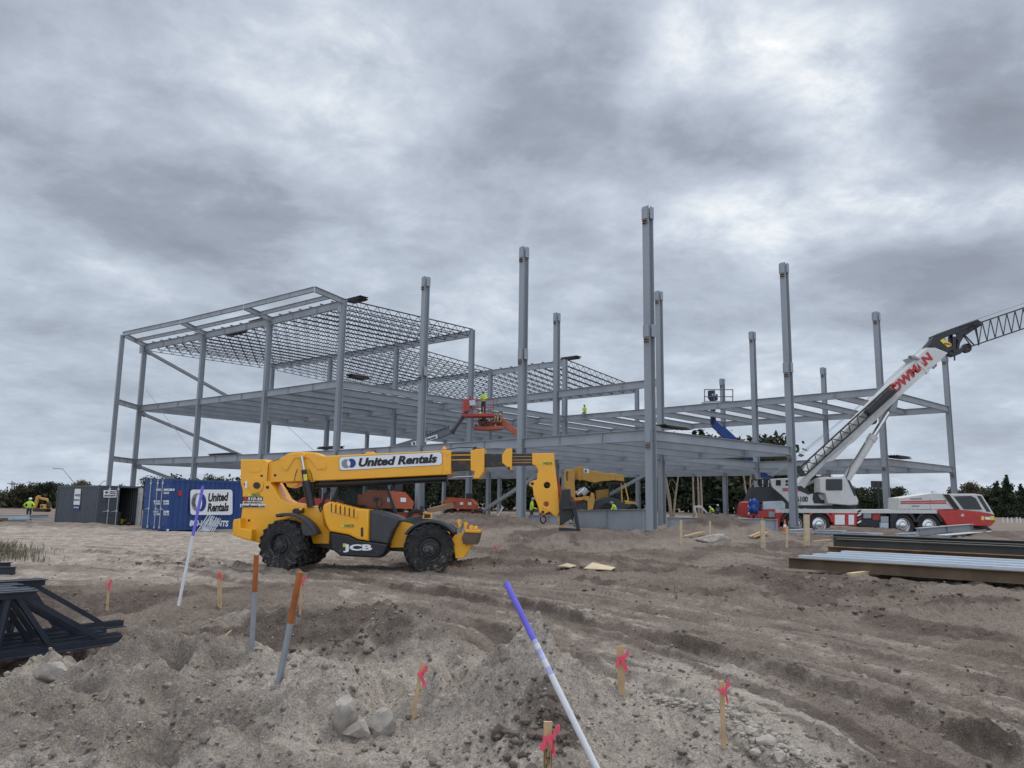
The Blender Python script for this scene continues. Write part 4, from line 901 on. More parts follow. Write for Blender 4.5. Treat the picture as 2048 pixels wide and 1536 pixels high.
# company name up the boom: origin bottom-left of the word, along the boom, across it
cpart('lettering', lambda b: CF.text(b, 'BOWMAN', 0, 0, 0, 0, BT-.03, DECAL_RED, 0, .05, rot=((1048, 606), (262, -242), (-34, -48))), bo)
def stow(b):
    A0, A1 = (478, 1042), (1050, 520); D0, D1 = (520, 1080), (1085, 560)
    for t in (BT-.75, BT-.15):
        b.bar(CF.pw(*A0, t), CF.pw(*A1, t), .09, .09, BLK); b.bar(CF.pw(*D0, t), CF.pw(*D1, t), .09, .09, BLK)
        n = 11
        for k in range(n):
            if k < 8:
                b.bar(CF.pw(*lerp(A0, A1, k/n), t), CF.pw(*lerp(D0, D1, (k+.5)/n), t), .05, .05, BLK); b.bar(CF.pw(*lerp(D0, D1, (k+.5)/n), t), CF.pw(*lerp(A0, A1, (k+1)/n), t), .05, .05, BLK)
            b.bar(CF.pw(*lerp(A0, A1, k/n), BT-.75), CF.pw(*lerp(A0, A1, k/n), BT-.15), .04, .04, BLK)
    C_(b, [(472, 1020), (490, 1015), (528, 1068), (515, 1084), (492, 1078), (470, 1046)], BT-.8, BT-.1, BLK, .02)
    C_(b, [(900, 680), (1030, 552), (1082, 548), (1070, 580), (930, 710)], BT-.7, BT-.2, BLK, .03); b.ball(CF.pw(1068, 522, BT-.3), .16, DECAL_RED, 2)
cpart('stowed_lattice', stow)
def liftc(b):
    b.cyl(CF.pw(736, 1168, BT+.5), CF.pw(938, 842, BT+.5), .27, WHTD, 16); b.cyl(CF.pw(926, 862, BT+.5), CF.pw(944, 834, BT+.5), .31, WHTD, 16); b.cyl(CF.pw(932, 852, BT+.5), CF.pw(1046, 668, BT+.5), .17, CHR, 14)
    b.path([CF.pw(x, y, BT+.2) for x, y in ((890, 880), (850, 950), (800, 1020), (788, 1060), (760, 1130))], .03, BLK, 5)
cpart('lift_cylinder', liftc)
def bhead(b):
    C_(b, [(1278, 288), (1322, 228), (1322, 214), (1352, 204), (1420, 186), (1470, 166), (1475, 200), (1420, 215), (1380, 232), (1440, 300), (1400, 325), (1352, 300)], BT+.1, BT+.95, BLK, .03)
    C_(b, [(1352, 250), (1372, 236), (1420, 268), (1424, 280), (1400, 290)], BT+.05, BT+.1, DECAL_YEL, 0); C_(b, [(1378, 262), (1408, 266), (1424, 278), (1380, 272)], BT+.03, BT+.06, DECAL_RED, 0)
    C_(b, [(1430, 215), (1452, 215), (1452, 320), (1436, 325), (1428, 300)], BT+.2, BT+.8, BLK, .02); C_(b, [(1432, 212), (1448, 212), (1448, 224), (1432, 224)], BT+.15, BT+.2, DECAL_WHT, 0)
    C_(b, [(1420, 190), (1560, 130), (1585, 120), (1605, 132), (1606, 158), (1548, 192), (1500, 225), (1478, 262), (1470, 300), (1455, 300), (1462, 246), (1440, 225)], BT+.25, BT+.75, BLK, .03)
    C_(b, [(1400, 322), (1440, 310), (1475, 300), (1510, 272), (1520, 290), (1480, 330), (1440, 346), (1405, 336)], BT+.25, BT+.75, BLK, .03)
    C_(b, circ(1520, 294, 29, 18), BT+.35, BT+.65, BLK, .03); C_(b, circ(1520, 294, 14, 12), BT+.3, BT+.7, RUST, .02)
    b.cyl(CF.pw(1441, 340, BT+.5), CF.pw(1441, 372, BT+.5), .05, BLK, 8)
    for p, q in (((1330, 214), (1585, 124)), ((1350, 225), (1560, 152))): b.bar(CF.pw(*p, BT+.2), CF.pw(*q, BT+.2), .10, .10, BLK)
cpart('boom_head', bhead)
def jib(b):
    top0, bot0 = (1560, 152), (1540, 286); ax = (330, -112); n = 9; e = 2.9
    for t in (BT-.1, BT+1.1):
        for p in (top0, bot0):
            q = (p[0]+ax[0]*e, p[1]+ax[1]*e); b.bar(CF.pw(*p, t), CF.pw(*q, t), .085, .085, BLK)
        m = 19
        for k in range(m):
            f0, f1 = k*e/m, (k+1)*e/m; a0 = (top0[0]+ax[0]*f0, top0[1]+ax[1]*f0); b0 = (bot0[0]+ax[0]*f0, bot0[1]+ax[1]*f0); b1 = (bot0[0]+ax[0]*f1, bot0[1]+ax[1]*f1); a1 = (top0[0]+ax[0]*f1, top0[1]+ax[1]*f1)
            b.bar(CF.pw(*a0, t), CF.pw(*b1, t), .05, .05, BLK)
            b.bar(CF.pw(*a1, t), CF.pw(*b1, t), .045, .045, BLK)
    for k in range(20):
        f0 = k*e/20; f1 = (k+1)*e/20
        for p in (top0, bot0):
            a0 = (p[0]+ax[0]*f0, p[1]+ax[1]*f0); a1 = (p[0]+ax[0]*f1, p[1]+ax[1]*f1)
            b.bar(CF.pw(*a0, BT-.1), CF.pw(*a1, BT+1.1), .045, .045, BLK)
    for p in ((1500, 225), (1490, 285)): b.bar(CF.pw(*p, BT+.3), CF.pw(1545, 284, BT+.2), .07, .07, BLK)
    b.bar(CF.pw(1570, 150, BT+.2), CF.pw(1590, 280, BT+.2), .07, .07, BLK); b.bar(CF.pw(1500, 212, BT+.2), CF.pw(1560, 276, BT+.2), .07, .07, BLK)
cpart('lattice_extension', jib)
cpart('hoist_rope', lambda b: (b.path([CF.pw(312, 1082, 1.4), CF.pw(470, 962, 1.4), CF.pw(900, 612, 1.4), CF.pw(1180, 350, 1.4), CF.pw(1325, 212, 1.4), CF.pw(1585, 116, 1.4), CF.pw(2450, -180, 1.4)], .018, STEEL, 5), b.path([CF.pw(318, 1086, 1.6), CF.pw(480, 968, 1.6), CF.pw(910, 612, 1.6), CF.pw(1200, 345, 1.6)], .014, STEEL, 5)))
tb = MB(); random.seed(3)
for k in range(40):
    u, v = random.random(), random.random(); p = CF.pw(186+u*44, 1238+v*62, .1+.12*math.sin(u*9)); tb.ball(p, .17, TARP, 1, (1, .5, 1.2), jit=.2)
tag(tb.build('tarp', ang=80), 'crumpled blue tarp over the tail of the truck crane', 'tarp')
# ---------------------------------------------------------------- storage containers
WALLI = mat('container_lining', (.34, .34, .32), .6, 0, .12, 1.2, dirt=.3)
def container(name, label, corner, yawL, main, L=6.06, W=2.44, H=2.59, door_at=0, open_door=False):
    """corner: the near bottom corner; long side along yawL, width to the left of it when door_at=0"""
    z0 = corner.z
    t = thing(name, label, 'shipping container', tuple(corner), yawL)
    a = Vector((math.cos(yawL), math.sin(yawL), 0)); b_ = Vector((-a.y, a.x, 0)); Zv = Vector((0, 0, 1))
    if door_at: b_ = -b_
    Wp = lambda x, y, z: corner+a*x+b_*y+Zv*z
    f = MB()
    for x in (0, L-.14):
        for y in (0, W-.14): f.hull([Wp(x+i, y+j, 0) for i, j in ((0, 0), (.14, 0), (.14, .14), (0, .14))], [Wp(x+i, y+j, H) for i, j in ((0, 0), (.14, 0), (.14, .14), (0, .14))], main)
    def rail(x0, x1, y0, y1, z0_, z1): f.hull([Wp(x0, y0, z0_), Wp(x1, y0, z0_), Wp(x1, y1, z0_), Wp(x0, y1, z0_)], [Wp(x0, y0, z1), Wp(x1, y0, z1), Wp(x1, y1, z1), Wp(x0, y1, z1)], main)
    for y in (0.01, W-.11): rail(.14, L-.14, y, y+.1, H-.12, H-.01); rail(.14, L-.14, y, y+.1, .06, .2)
    for x in (0.01, L-.11): rail(x, x+.1, .14, W-.14, H-.12, H-.01); rail(x, x+.1, .14, W-.14, .06, .2)
    for x in (1.4, L-1.8): rail(x, x+.35, -.002, .1, .06, .19)
    f.build('frame', t)
    def corr(p0, p1, zlo, zhi, n, dep, inn, name_):
        m = MB(); d = p1-p0; ln = d.length; d.normalize(); pr = []
        pitch = ln/n
        for k in range(n):
            x = k*pitch; pr += [(x, 0), (x+pitch*.28, 0), (x+pitch*.42, dep), (x+pitch*.72, dep), (x+pitch*.86, 0)]
        pr.append((ln, 0)); i = m.mi(main); j = m.mi(WALLI)
        v0 = [m.bm.verts.new(p0+d*x+inn*y+Zv*(zlo)) for x, y in pr]; v1 = [m.bm.verts.new(p0+d*x+inn*y+Zv*(zhi)) for x, y in pr]
        w0 = [m.bm.verts.new(p0+d*x+inn*(y+.012)+Zv*(zlo)) for x, y in pr]; w1 = [m.bm.verts.new(p0+d*x+inn*(y+.012)+Zv*(zhi)) for x, y in pr]
        for k in range(len(pr)-1):
            m.bm.faces.new((v0[k], v0[k+1], v1[k+1], v1[k])).material_index = i; m.bm.faces.new((w0[k+1], w0[k], w1[k], w1[k+1])).material_index = j
        return m.build(name_, t, flat=True, recalc=False)
    sw = corr(Wp(.14, .03, 0), Wp(L-.14, .03, 0), z0*0+.2, H-.12, 21, .045, b_, 'side_wall')
    corr(Wp(.14, W-.03, 0), Wp(L-.14, W-.03, 0), .2, H-.12, 21, -.045, b_, 'side_wall'); corr(Wp(L-.03, .14, 0), Wp(L-.03, W-.14, 0), .2, H-.12, 8, -.045, a, 'end_wall')
    m = MB(); m.hull([Wp(.1, .1, H-.05), Wp(L-.1, .1, H-.05), Wp(L-.1, W-.1, H-.05), Wp(.1, W-.1, H-.05)], [Wp(.1, .1, H-.02), Wp(L-.1, .1, H-.02), Wp(L-.1, W-.1, H-.02), Wp(.1, W-.1, H-.02)], main); m.build('roof', t)
    m = MB(); m.hull([Wp(.1, .1, .12), Wp(L-.1, .1, .12), Wp(L-.1, W-.1, .12), Wp(.1, W-.1, .12)], [Wp(.1, .1, .16), Wp(L-.1, .1, .16), Wp(L-.1, W-.1, .16), Wp(.1, W-.1, .16)], DKST); m.build('floor', t)
    def door(hinge, dr, nrm, rods):
        """hinge point, direction of the leaf and outward normal"""
        m = MB(); wd = W/2-.16; Q = lambda x, y, z: hinge+dr*x+nrm*y+Zv*z
        m.hull([Q(0, 0, .2), Q(wd, 0, .2), Q(wd, -.05, .2), Q(0, -.05, .2)], [Q(0, 0, H-.13), Q(wd, 0, H-.13), Q(wd, -.05, H-.13), Q(0, -.05, H-.13)], main)
        m.hull([Q(.01, -.052, .2), Q(wd-.01, -.052, .2), Q(wd-.01, -.06, .2), Q(.01, -.06, .2)], [Q(.01, -.052, H-.13), Q(wd-.01, -.052, H-.13), Q(wd-.01, -.06, H-.13), Q(.01, -.06, H-.13)], WHTD)
        for z in (.24, .86, 1.62, 2.36): m.hull([Q(.02, .0, z), Q(wd-.02, 0, z), Q(wd-.02, .025, z+.01), Q(.02, .025, z+.01)], [Q(.02, 0, z+.09), Q(wd-.02, 0, z+.09), Q(wd-.02, .025, z+.08), Q(.02, .025, z+.08)], main)
        dd = m.build('door', t)
        for x in rods:
            r_ = MB(); r_.cyl(Q(wd*x, .06, .12), Q(wd*x, .06, H-.04), .02, GALV, 8)
            for z in (.2, 1.1, H-.22): r_.bar(Q(wd*x-.06, .05, z), Q(wd*x+.06, .05, z), .05, .10, GALV)
            r_.bar(Q(wd*x, .075, 1.12), Q(wd*x-.3, .075, 1.06), .03, .03, GALV); r_.build('lock_rod', dd)
        return dd
    d1 = door(Wp(-.0, .15, 0), b_, -a, (.42, .88))
    if open_door: d2 = None
    else: d2 = door(Wp(-.0, W-.15, 0), -b_, -a, (.5, ))
    return t, Wp, sw, d1, d2, a, b_
# dark grey one, its right door swung open
k0 = Vector((-24.0, 45.3, 0)); k0.z = gz(k0.x, k0.y)-.0
ya = math.atan2(.64, -.77)
cg, WG, swg, dg, _, aG, bG = container('storage_container', 'dark grey storage container with one door swung open, left of the blue one', k0, ya, GRYC, door_at=1, open_door=True)
if True:
    hinge = WG(0, 2.29, 0); dr = Vector((.64, -.77, 0)); nr = Vector((.77, .64, 0)); m = MB(); Q = lambda x, y, z: hinge+dr*x+nr*y+Vector((0, 0, z))
    m.hull([Q(0, 0, .2), Q(1.06, 0, .2), Q(1.06, .05, .2), Q(0, .05, .2)], [Q(0, 0, 2.46), Q(1.06, 0, 2.46), Q(1.06, .05, 2.46), Q(0, .05, 2.46)], GRYC)
    m.hull([Q(0, -.01, .2), Q(1.06, -.01, .2), Q(1.06, -.002, .2), Q(0, -.002, .2)], [Q(0, -.01, 2.46), Q(1.06, -.01, 2.46), Q(1.06, -.002, 2.46), Q(0, -.002, 2.46)], WHTD)
    for z in (.5, 1.1, 1.7, 2.2): m.bar(Q(.04, -.02, z), Q(1.02, -.02, z), .02, .05, WHTD)
    tag(m.build('door', cg), 'open door with white lining')
GS = Frame(tuple(WG(6.06, 0, 0)*1.0), ya+math.pi, (0, 900, 3.938)); GD = Frame(tuple(k0), math.atan2(.77, .64), (0, 900, 3.938))
def gsg(b):
    GS.plate(b, [(590, 306), (636, 306), (626, 432), (578, 430)], -.02, .0, DECAL_WHT, 0); GS.plate(b, [(577, 432), (626, 434), (624, 468), (574, 466)], -.02, 0, DECAL_BLU, 0)
    GS.plate(b, circ(600, 356, 9, 14), -.024, -.02, DECAL_BLK, 0); GS.plate(b, circ(603, 356, 6, 12), -.028, -.024, DECAL_GRY, 0)
    GS.text(b, 'United', 610, 347, 632, 355, -.026, DECAL_BLK, .2, .03); GS.text(b, 'Rentals', 610, 357, 632, 365, -.026, DECAL_BLK, .2, .03); GS.text(b, '84415', 584, 386, 626, 400, -.026, DECAL_BLK, 0, .03)
    GS.text(b, 'United', 582, 446, 620, 457, -.026, DECAL_WHT, .2, .02)
b = MB(); gsg(b); b.build('sign_panel', swg)
def gdg(b):
    GD.plate(b, rrect(816, 316, 918, 374, 3), -.10, -.085, DECAL_WHT, 0); GD.plate(b, circ(838, 334, 10, 14), -.104, -.1, DECAL_BLK, 0); GD.plate(b, circ(848, 334, 9, 14), -.108, -.104, DECAL_GRY, 0)
    GD.text(b, 'United', 866, 322, 912, 333, -.106, DECAL_BLK, .2, .03); GD.text(b, 'Rentals', 866, 336, 912, 346, -.106, DECAL_BLK, .2, .03); GD.text(b, '800-UR-RENTS', 822, 353, 912, 366, -.106, DECAL_BLK, .2, .03)
b = MB(); gdg(b); b.build('sign_panel', dg)
# blue one
k1 = Vector((-16.85, 38.4, 0)); k1.z = gz(k1.x, k1.y)
yb = R(52)
cb_, WB, swb, db, db2, aB, bB = container('storage_container', 'blue storage container with a big white rental sign, behind the yellow telehandler', k1, yb, BLUC, door_at=0)
BS = Frame(tuple(k1), yb, (0, 900, 3.938))
def bsg(b):
    BS.plate(b, rrect(1492, 306, 1838, 517, 26), -.012, .012, DECAL_BLU, 0); BS.plate(b, rrect(1500, 312, 1831, 511, 22), -.018, -.012, DECAL_WHT, 0)
    BS.plate(b, circ(1553, 412, 44, 24, 0, 360), -.022, -.018, DECAL_GRY, 0); BS.plate(b, [(x, 412+(y-412)*1.68) for x, y in circ(1550, 412, 43, 24)], -.022, -.018, DECAL_GRY, 0)
    BS.plate(b, [(x, 412+(y-412)*1.68) for x, y in circ(1582, 412, 43, 24)], -.026, -.022, DECAL_BLU, 0); BS.plate(b, [(x, 412+(y-412)*1.68) for x, y in circ(1550, 412, 42, 9, -67, 67)+circ(1582, 412, 42, 9, 113, 247)], -.030, -.026, DECAL_WHT, 0)
    BS.text(b, 'United', 0, 0, 0, 0, -.022, DECAL_BLK, .2, .04, rot=((1640, 409), (160, -8), (0, -68))); BS.text(b, 'Rentals', 0, 0, 0, 0, -.022, DECAL_BLK, .2, .04, rot=((1634, 487), (168, -4), (0, -68)))
    BS.text(b, '800-UR-RENTS', 0, 0, 0, 0, -.012, DECAL_WHT, .2, .04, rot=((1492, 600), (308, 4), (0, -48)))
    BS.plate(b, [(1405, 320), (1432, 320), (1430, 360), (1404, 360)], -.012, .0, DECAL_RED, 0)
b = MB(); bsg(b); b.build('sign_panel', swb)
BD = Frame(tuple(WB(0, 2.44, 0)), yb-math.pi/2, (0, 900, 3.938))
def bdg(b):
    for s_, x0, x1, y0, y1 in (('PVDU', 1232, 1268, 304, 322), ('000238 0', 1290, 1374, 304, 322), ('22G1', 1290, 1330, 330, 346), ('M.G.W.', 1212, 1262, 396, 412), ('TARE', 1212, 1262, 416, 430), ('30480', 1286, 1330, 396, 412), ('2200', 1286, 1330, 416, 430), ('NET', 1212, 1250, 478, 494), ('CU.CAP.', 1212, 1262, 498, 514), ('28280', 1286, 1330, 478, 494), ('33.2', 1286, 1330, 498, 514)):
        BD.text(b, s_, x0, y0, x1, y1, -.04, DECAL_WHT, 0, .02)
    BD.plate(b, circ(1320, 630, 8, 12), -.045, -.03, DECAL_WHT, 0)
b = MB(); bdg(b); b.build('lettering', db)
# things in the open grey container
def inside(name, label, cat, fn, u, v):
    p = WG(u, v, .165); b = MB(); fn(b, p); return tag(b.build(name), label, cat)
inside('steel_drum', 'dark steel drum standing just inside the grey container', 'drum', lambda b, p: b.lathe(p, (0, 0, 1), [(0, 0), (0, .28), (.02, .29), (.28, .285), (.3, .3), (.32, .285), (.56, .285), (.58, .3), (.6, .285), (.86, .29), (.88, .27), (.87, 0)], DKST, 18), .8, 1.45)
def genf(b, p):
    b.box(p+Vector((0, 0, .28)), (.5, .4, .32), DECAL_YEL); 
    for dx in (-.3, .3): b.path([p+Vector((dx, -.25, 0)), p+Vector((dx, -.25, .6)), p+Vector((dx, .25, .6)), p+Vector((dx, .25, 0))], .02, BLK, 6)
    b.cyl(p+Vector((-.1, -.2, .3)), p+Vector((-.1, -.3, .3)), .12, BLK, 12)
inside('generator', 'small yellow generator in a black tube frame inside the grey container', 'generator', genf, 1.3, 2.0)
inside('tool_bag', 'black tool bag on the floor of the open grey container', 'bag', lambda b, p: (b.ball(p+Vector((0, 0, .16)), .26, BLK, 2, (1.2, .7, .7)), b.path([p+Vector((-.2, 0, .25)), p+Vector((-.1, 0, .42)), p+Vector((.1, 0, .42)), p+Vector((.2, 0, .25))], .018, BLK, 5)), .5, 2.05)
# folded trestles leaning against the blue container
for k in range(6):
    x = 1585+k*17; b = MB(); p0 = BS.pw(x-12, 672-k*3, -.5); p0.z = gz(p0.x, p0.y)
    p1 = BS.pw(x+62+4*math.sin(k*2), 512+6*k, -.06); q = (p1-p0)
    s_ = BS.s*.16
    for o in (-s_, s_): b.bar(p0+o, p1+o*.4, .035, .035, GALV)
    for u in (.25, .5, .75): b.bar(p0-s_*(1-.6*u)+q*u, p0+s_*(1-.6*u)+q*u, .025, .025, GALV)
    tag(b.build('trestle_leg'), 'galvanised folding trestle legs leaning on the blue container side', 'trestle', 'trestle legs against the blue container')
# ---------------------------------------------------------------- second telehandler, nose toward us
H2 = Frame((4.0, 53.2, 0), 0.0, (1000, 900, 6.4)); g2 = gz(6, 54)
T2 = thing('telehandler', 'faded yellow telehandler with a man by its cab, behind the steel girder on the ground', 'telehandler', (6.2, 54, g2))
def p2(name, fn, parent=None):
    b = MB(); fn(b); return b.build(name, parent or T2)
Y2 = mat('old_machine_yellow', (.56, .31, .06), .5, 0, .1, 2, dirt=.3, dcol=(.32, .22, .12))
p2('boom_head', lambda b: (H2.plate(b, [(825, 262), (850, 248), (955, 250), (962, 300), (955, 420), (968, 560), (960, 600), (905, 600), (880, 520), (820, 480)], -.6, .0, Y2, .03, holes=[rrect(846, 276, 872, 398, 12)]), H2.plate(b, [(830, 470), (905, 490), (975, 610), (1060, 600), (1060, 640), (960, 650)], -.5, -.1, Y2, .02)))
p2('boom', lambda b: (H2.plate(b, [(960, 225), (1060, 205), (1070, 240), (1180, 262), (1330, 296), (1480, 300), (1590, 330), (1588, 400), (1480, 388), (1300, 400), (1220, 420), (1060, 382), (965, 375)], .0, .8, Y2, .03), H2.plate(b, circ(1440, 350, 40, 18), -.05, .0, Y2, .02), H2.plate(b, [(990, 215), (1035, 205), (1040, 390), (990, 380)], -.08, .0, Y2, .02)))
p2('sign_panel', lambda b: (H2.plate(b, [(1072, 236), (1138, 244), (1138, 300), (1072, 286)], -.03, -.015, DECAL_WHT, 0), H2.plate(b, circ(1098, 268, 15, 14), -.036, -.03, DECAL_BLK, 0)))
p2('hydraulic_cylinder', lambda b: (b.cyl(H2.pw(985, 570, .2), H2.pw(1080, 500, .2), .22, CHR, 14), b.cyl(H2.pw(1050, 560, .2), H2.pw(1110, 500, .2), .26, GALV, 14), b.path([H2.pw(x, y, .05) for x, y in ((960, 320), (975, 400), (1010, 430), (990, 480), (1000, 540))], .03, BLK, 6)))
p2('front_frame', lambda b: (H2.plate(b, [(1060, 590), (1140, 590), (1150, 620), (1175, 540), (1205, 560), (1215, 640), (1190, 760), (1120, 770), (1120, 650), (1060, 640)], -.2, .5, Y2, .02), H2.plate(b, [(970, 610), (1055, 604), (1055, 660), (975, 665)], -.3, -.2, DECAL_RED, .01), H2.plate(b, [(985, 660), (1110, 660), (1110, 760), (985, 760)], -.1, .8, PLAST, .02)))
p2('body', lambda b: (H2.plate(b, [(1190, 660), (1340, 600), (1450, 610), (1560, 660), (1740, 680), (1745, 780), (1200, 820)], .2, 2.2, PLAST, .05), H2.plate(b, [(1240, 520), (1390, 500), (1400, 610), (1250, 650)], 1.5, 2.3, Y2, .03), H2.plate(b, [(1600, 640), (1740, 670), (1740, 700), (1600, 690)], .15, 2.2, Y2, .02)))
cb2 = p2('cab', lambda b: [b.bar(H2.pw(*p, t), H2.pw(*q, t), .09, .09, BLK if p[0] < 1550 else YELB) for t in (.5, 1.6) for p, q in (((1400, 430), (1395, 620)), ((1400, 430), (1590, 410)), ((1550, 420), (1565, 740)), ((1590, 410), (1640, 620)), ((1640, 620), (1630, 740)))]+[H2.plate(b, [(1390, 405), (1595, 398), (1600, 425), (1390, 440)], .4, 1.7, BLK, .02), H2.plate(b, [(1400, 620), (1560, 620), (1560, 740), (1400, 740)], .5, 1.6, BLK, .02)])
p2('window_glass', lambda b: H2.plate(b, [(1402, 435), (1550, 428), (1560, 620), (1400, 618)], .52, .53, CABGLASS, 0), cb2)
p2('mudguard', lambda b: H2.plate(b, fend(1370, 760, 92, 18, 15, 165, 0, 0), .0, .5, PLAST, .02)); p2('mudguard', lambda b: H2.plate(b, fend(1700, 765, 80, 18, 15, 165, 0, 0), .0, .5, PLAST, .02))
for cx in (1370, 1690):
    for t in (.25, 2.1): s, z = H2.px(cx, 770, .25); wheel(T2, H2.w(s, g2+.62, t), -H2.t if t < 1 else H2.t, .63, .42, .32, lugs=14)
# ---------------------------------------------------------------- boom lifts
def rails(b, f, x0, x1, y0, y1, t0, t1, m, r=.035, rows=(0, .5, 1), posts=4):
    for t in (t0, t1):
        for q in rows: b.bar(f.pw(x0, y0+(y1-y0)*q, t), f.pw(x1, y0+(y1-y0)*q, t), r, r, m)
        for k in range(posts): x = x0+(x1-x0)*k/(posts-1); b.bar(f.pw(x, y0, t), f.pw(x, y1, t), r, r, m)
    for x in (x0, x1):
        for q in rows: b.bar(f.pw(x, y0+(y1-y0)*q, t0), f.pw(x, y0+(y1-y0)*q, t1), r, r, m)
LA = Frame((-4, 55.0, 0), 0.0, (640, 560, 3.84))
MESHR = REDL
l1 = thing('boom_lift', 'boom lift with a grey arm and a red platform holding a worker', 'boom lift', tuple(at(668, 1030, 56)))
def lp(par, name, fn, parent=None):
    b = MB(); fn(b); return b.build(name, parent or par)
GRYB = mat('lift_grey', (.12, .13, .145), .5, 0, .12, 2, dirt=.2)
def armA(b):
    LA.plate(b, [(80, 1395), (560, 1268), (800, 1195), (985, 1128), (1020, 1150), (1012, 1178), (930, 1212), (600, 1292), (90, 1432)], .4, .8, GRYB, .03)
    for k in range(10): LA.plate(b, [(800+k*20, 1190-k*7), (812+k*20, 1185-k*7), (812+k*20, 1198-k*7), (800+k*20, 1203-k*7)], .36, .42, BLK, 0)
a1 = lp(l1, 'arm', armA)
lp(l1, 'sign_panel', lambda b: (LA.plate(b, [(700, 1248), (898, 1186), (904, 1214), (704, 1278)], .375, .39, DECAL_WHT, 0), LA.plate(b, circ(722, 1256, 11, 14), .37, .375, DECAL_BLU, 0), LA.text(b, 'United Rentals', 0, 0, 0, 0, .372, DECAL_BLK, .2, .04, rot=((738, 1260), (154, -46), (0, -22)))), a1)
lp(l1, 'jib', lambda b: (b.bar(LA.pw(1018, 1165, .6), LA.pw(1140, 990, .6), .26, .3, GRYB), b.bar(LA.pw(1030, 1150, .4), LA.pw(1125, 1015, .4), .1, .12, BLK), b.bar(LA.pw(1140, 1000, .6), LA.pw(1170, 930, .6), .2, .24, BLK), LA.plate(b, circ(1018, 1164, 16, 12), .3, .9, BLK, .02)))
pf = lp(l1, 'platform', lambda b: (rails(b, LA, 1092, 1332, 918, 1042, -.1, 1.0, REDL, .05, (0, .5, 1), 5), LA.plate(b, [(1090, 1028), (1335, 1022), (1335, 1046), (1095, 1048)], -.15, 1.05, REDL, .02), LA.plate(b, [(1100, 920), (1150, 920), (1150, 1000), (1100, 1010)], -.12, -.06, REDL, .01)))
lp(l1, 'control_box', lambda b: (LA.plate(b, [(1145, 925), (1190, 920), (1195, 960), (1150, 965)], -.2, .1, GALV, .02), LA.plate(b, [(1145, 895), (1160, 890), (1164, 925), (1146, 925)], -.1, .0, REDL, .01)), pf)
def lift_base(par, c, rot, m, s_=1.0, boom=None):
    """chassis with four wheels, turntable and two covers"""
    M = Matrix.Rotation(rot, 3, 'Z'); q = lambda x, y, z: c+M @ Vector((x*s_, y*s_, z*s_))
    rb = lambda b, cc, sz, mm: b.box(q(*cc), tuple(v*s_ for v in sz), mm, M)
    lp(par, 'chassis', lambda b: (rb(b, (0, 0, .62), (3.2, 1.1, .36), m), rb(b, (1.2, 0, .6), (.3, 2.0, .24), BLK), rb(b, (-1.2, 0, .6), (.3, 2.0, .24), BLK)))
    for x in (-1.2, 1.2):
        for y in (-1.05, 1.05): wheel(par, q(x, y, .5), M @ Vector((0, 1 if y > 0 else -1, 0)), .5*s_, .36*s_, .26*s_, rim_m=m if m is not None else RIMD)
    def tur(b):
        b.cyl(q(0, 0, .8), q(0, 0, .98), .6*s_, BLK, 18)
        for sy in (-1, 1):
            pr = [(-1.7, 1.0), (1.0, 1.0), (1.05, 1.35), (.6, 1.85), (-1.3, 1.95), (-1.75, 1.6)]
            b.hull([q(x, sy*.42, z) for x, z in pr], [q(x, sy*1.15, z) for x, z in pr], m)
        rb(b, (-1.6, 0, 1.35), (.5, 1.9, .7), m)
        for x in (-.9, -.2, .5): rb(b, (x, -1.16, 1.45), (.28, .02, .22), DECAL_WHT if x > -.5 else BLK)
    lp(par, 'turntable', tur)
cA = at(668, 1030, 56); cA.z = gz(cA.x, cA.y); lift_base(l1, cA, .25, REDL)
lp(l1, 'mast', lambda b: b.bar(cA+Vector((0, 0, 1.2)), LA.pw(90, 1412, .6), .3, .34, GRYB))
l2 = thing('boom_lift', 'boom lift with an orange arm and a tool-laden orange platform below the red one', 'boom lift', tuple(at(1112, 1045, 57)))
lp(l2, 'arm', lambda b: (LA.plate(b, [(1392, 1075), (1412, 1066), (1600, 1225), (1700, 1310), (1680, 1340), (1580, 1260), (1500, 1190), (1395, 1110)], 1.2, 1.6, ORG, .03), LA.plate(b, [(1535, 1180), (1550, 1190), (1760, 1390), (1800, 1500), (1760, 1500), (1730, 1400), (1520, 1210)], 1.3, 1.6, ORG, .03)))
pf2 = lp(l2, 'platform', lambda b: (rails(b, LA, 1176, 1398, 1042, 1138, .9, 2.0, REDL, .05, (0, .5, 1), 6), LA.plate(b, [(1172, 1126), (1402, 1122), (1402, 1142), (1300, 1150), (1176, 1144)], .85, 2.05, ORG, .02)))
def tools(b):
    random.seed(5)
    for k in range(26):
        x = random.uniform(1190, 1395); y = random.uniform(1070, 1130); p = LA.pw(x, y, random.uniform(1.0, 1.8)); b.box(p, (random.uniform(.1, .4), .25, random.uniform(.1, .4)), random.choice([BLK, BLK, RUST, DKST, ORG]), Matrix.Rotation(random.random(), 3, 'Y'))
    for k in range(5): b.path([LA.pw(1330+k*12+14*math.cos(a), 1060+34*math.sin(a), .95) for a in np.linspace(-2, 1.8, 9)], .03, BLK if k % 2 else DECAL_YEL, 5)
tag(lp(l2, 'tool_rack', tools), 'jumble of bolt bags and hoses')
cB = at(1128, 1045, 57.5); cB.z = gz(cB.x, cB.y); lift_base(l2, cB, .1, ORG); lp(l2, 'mast', lambda b: b.bar(cB+Vector((0, 0, 1.2)), LA.pw(1780, 1480, 1.45), .4, .4, ORG))
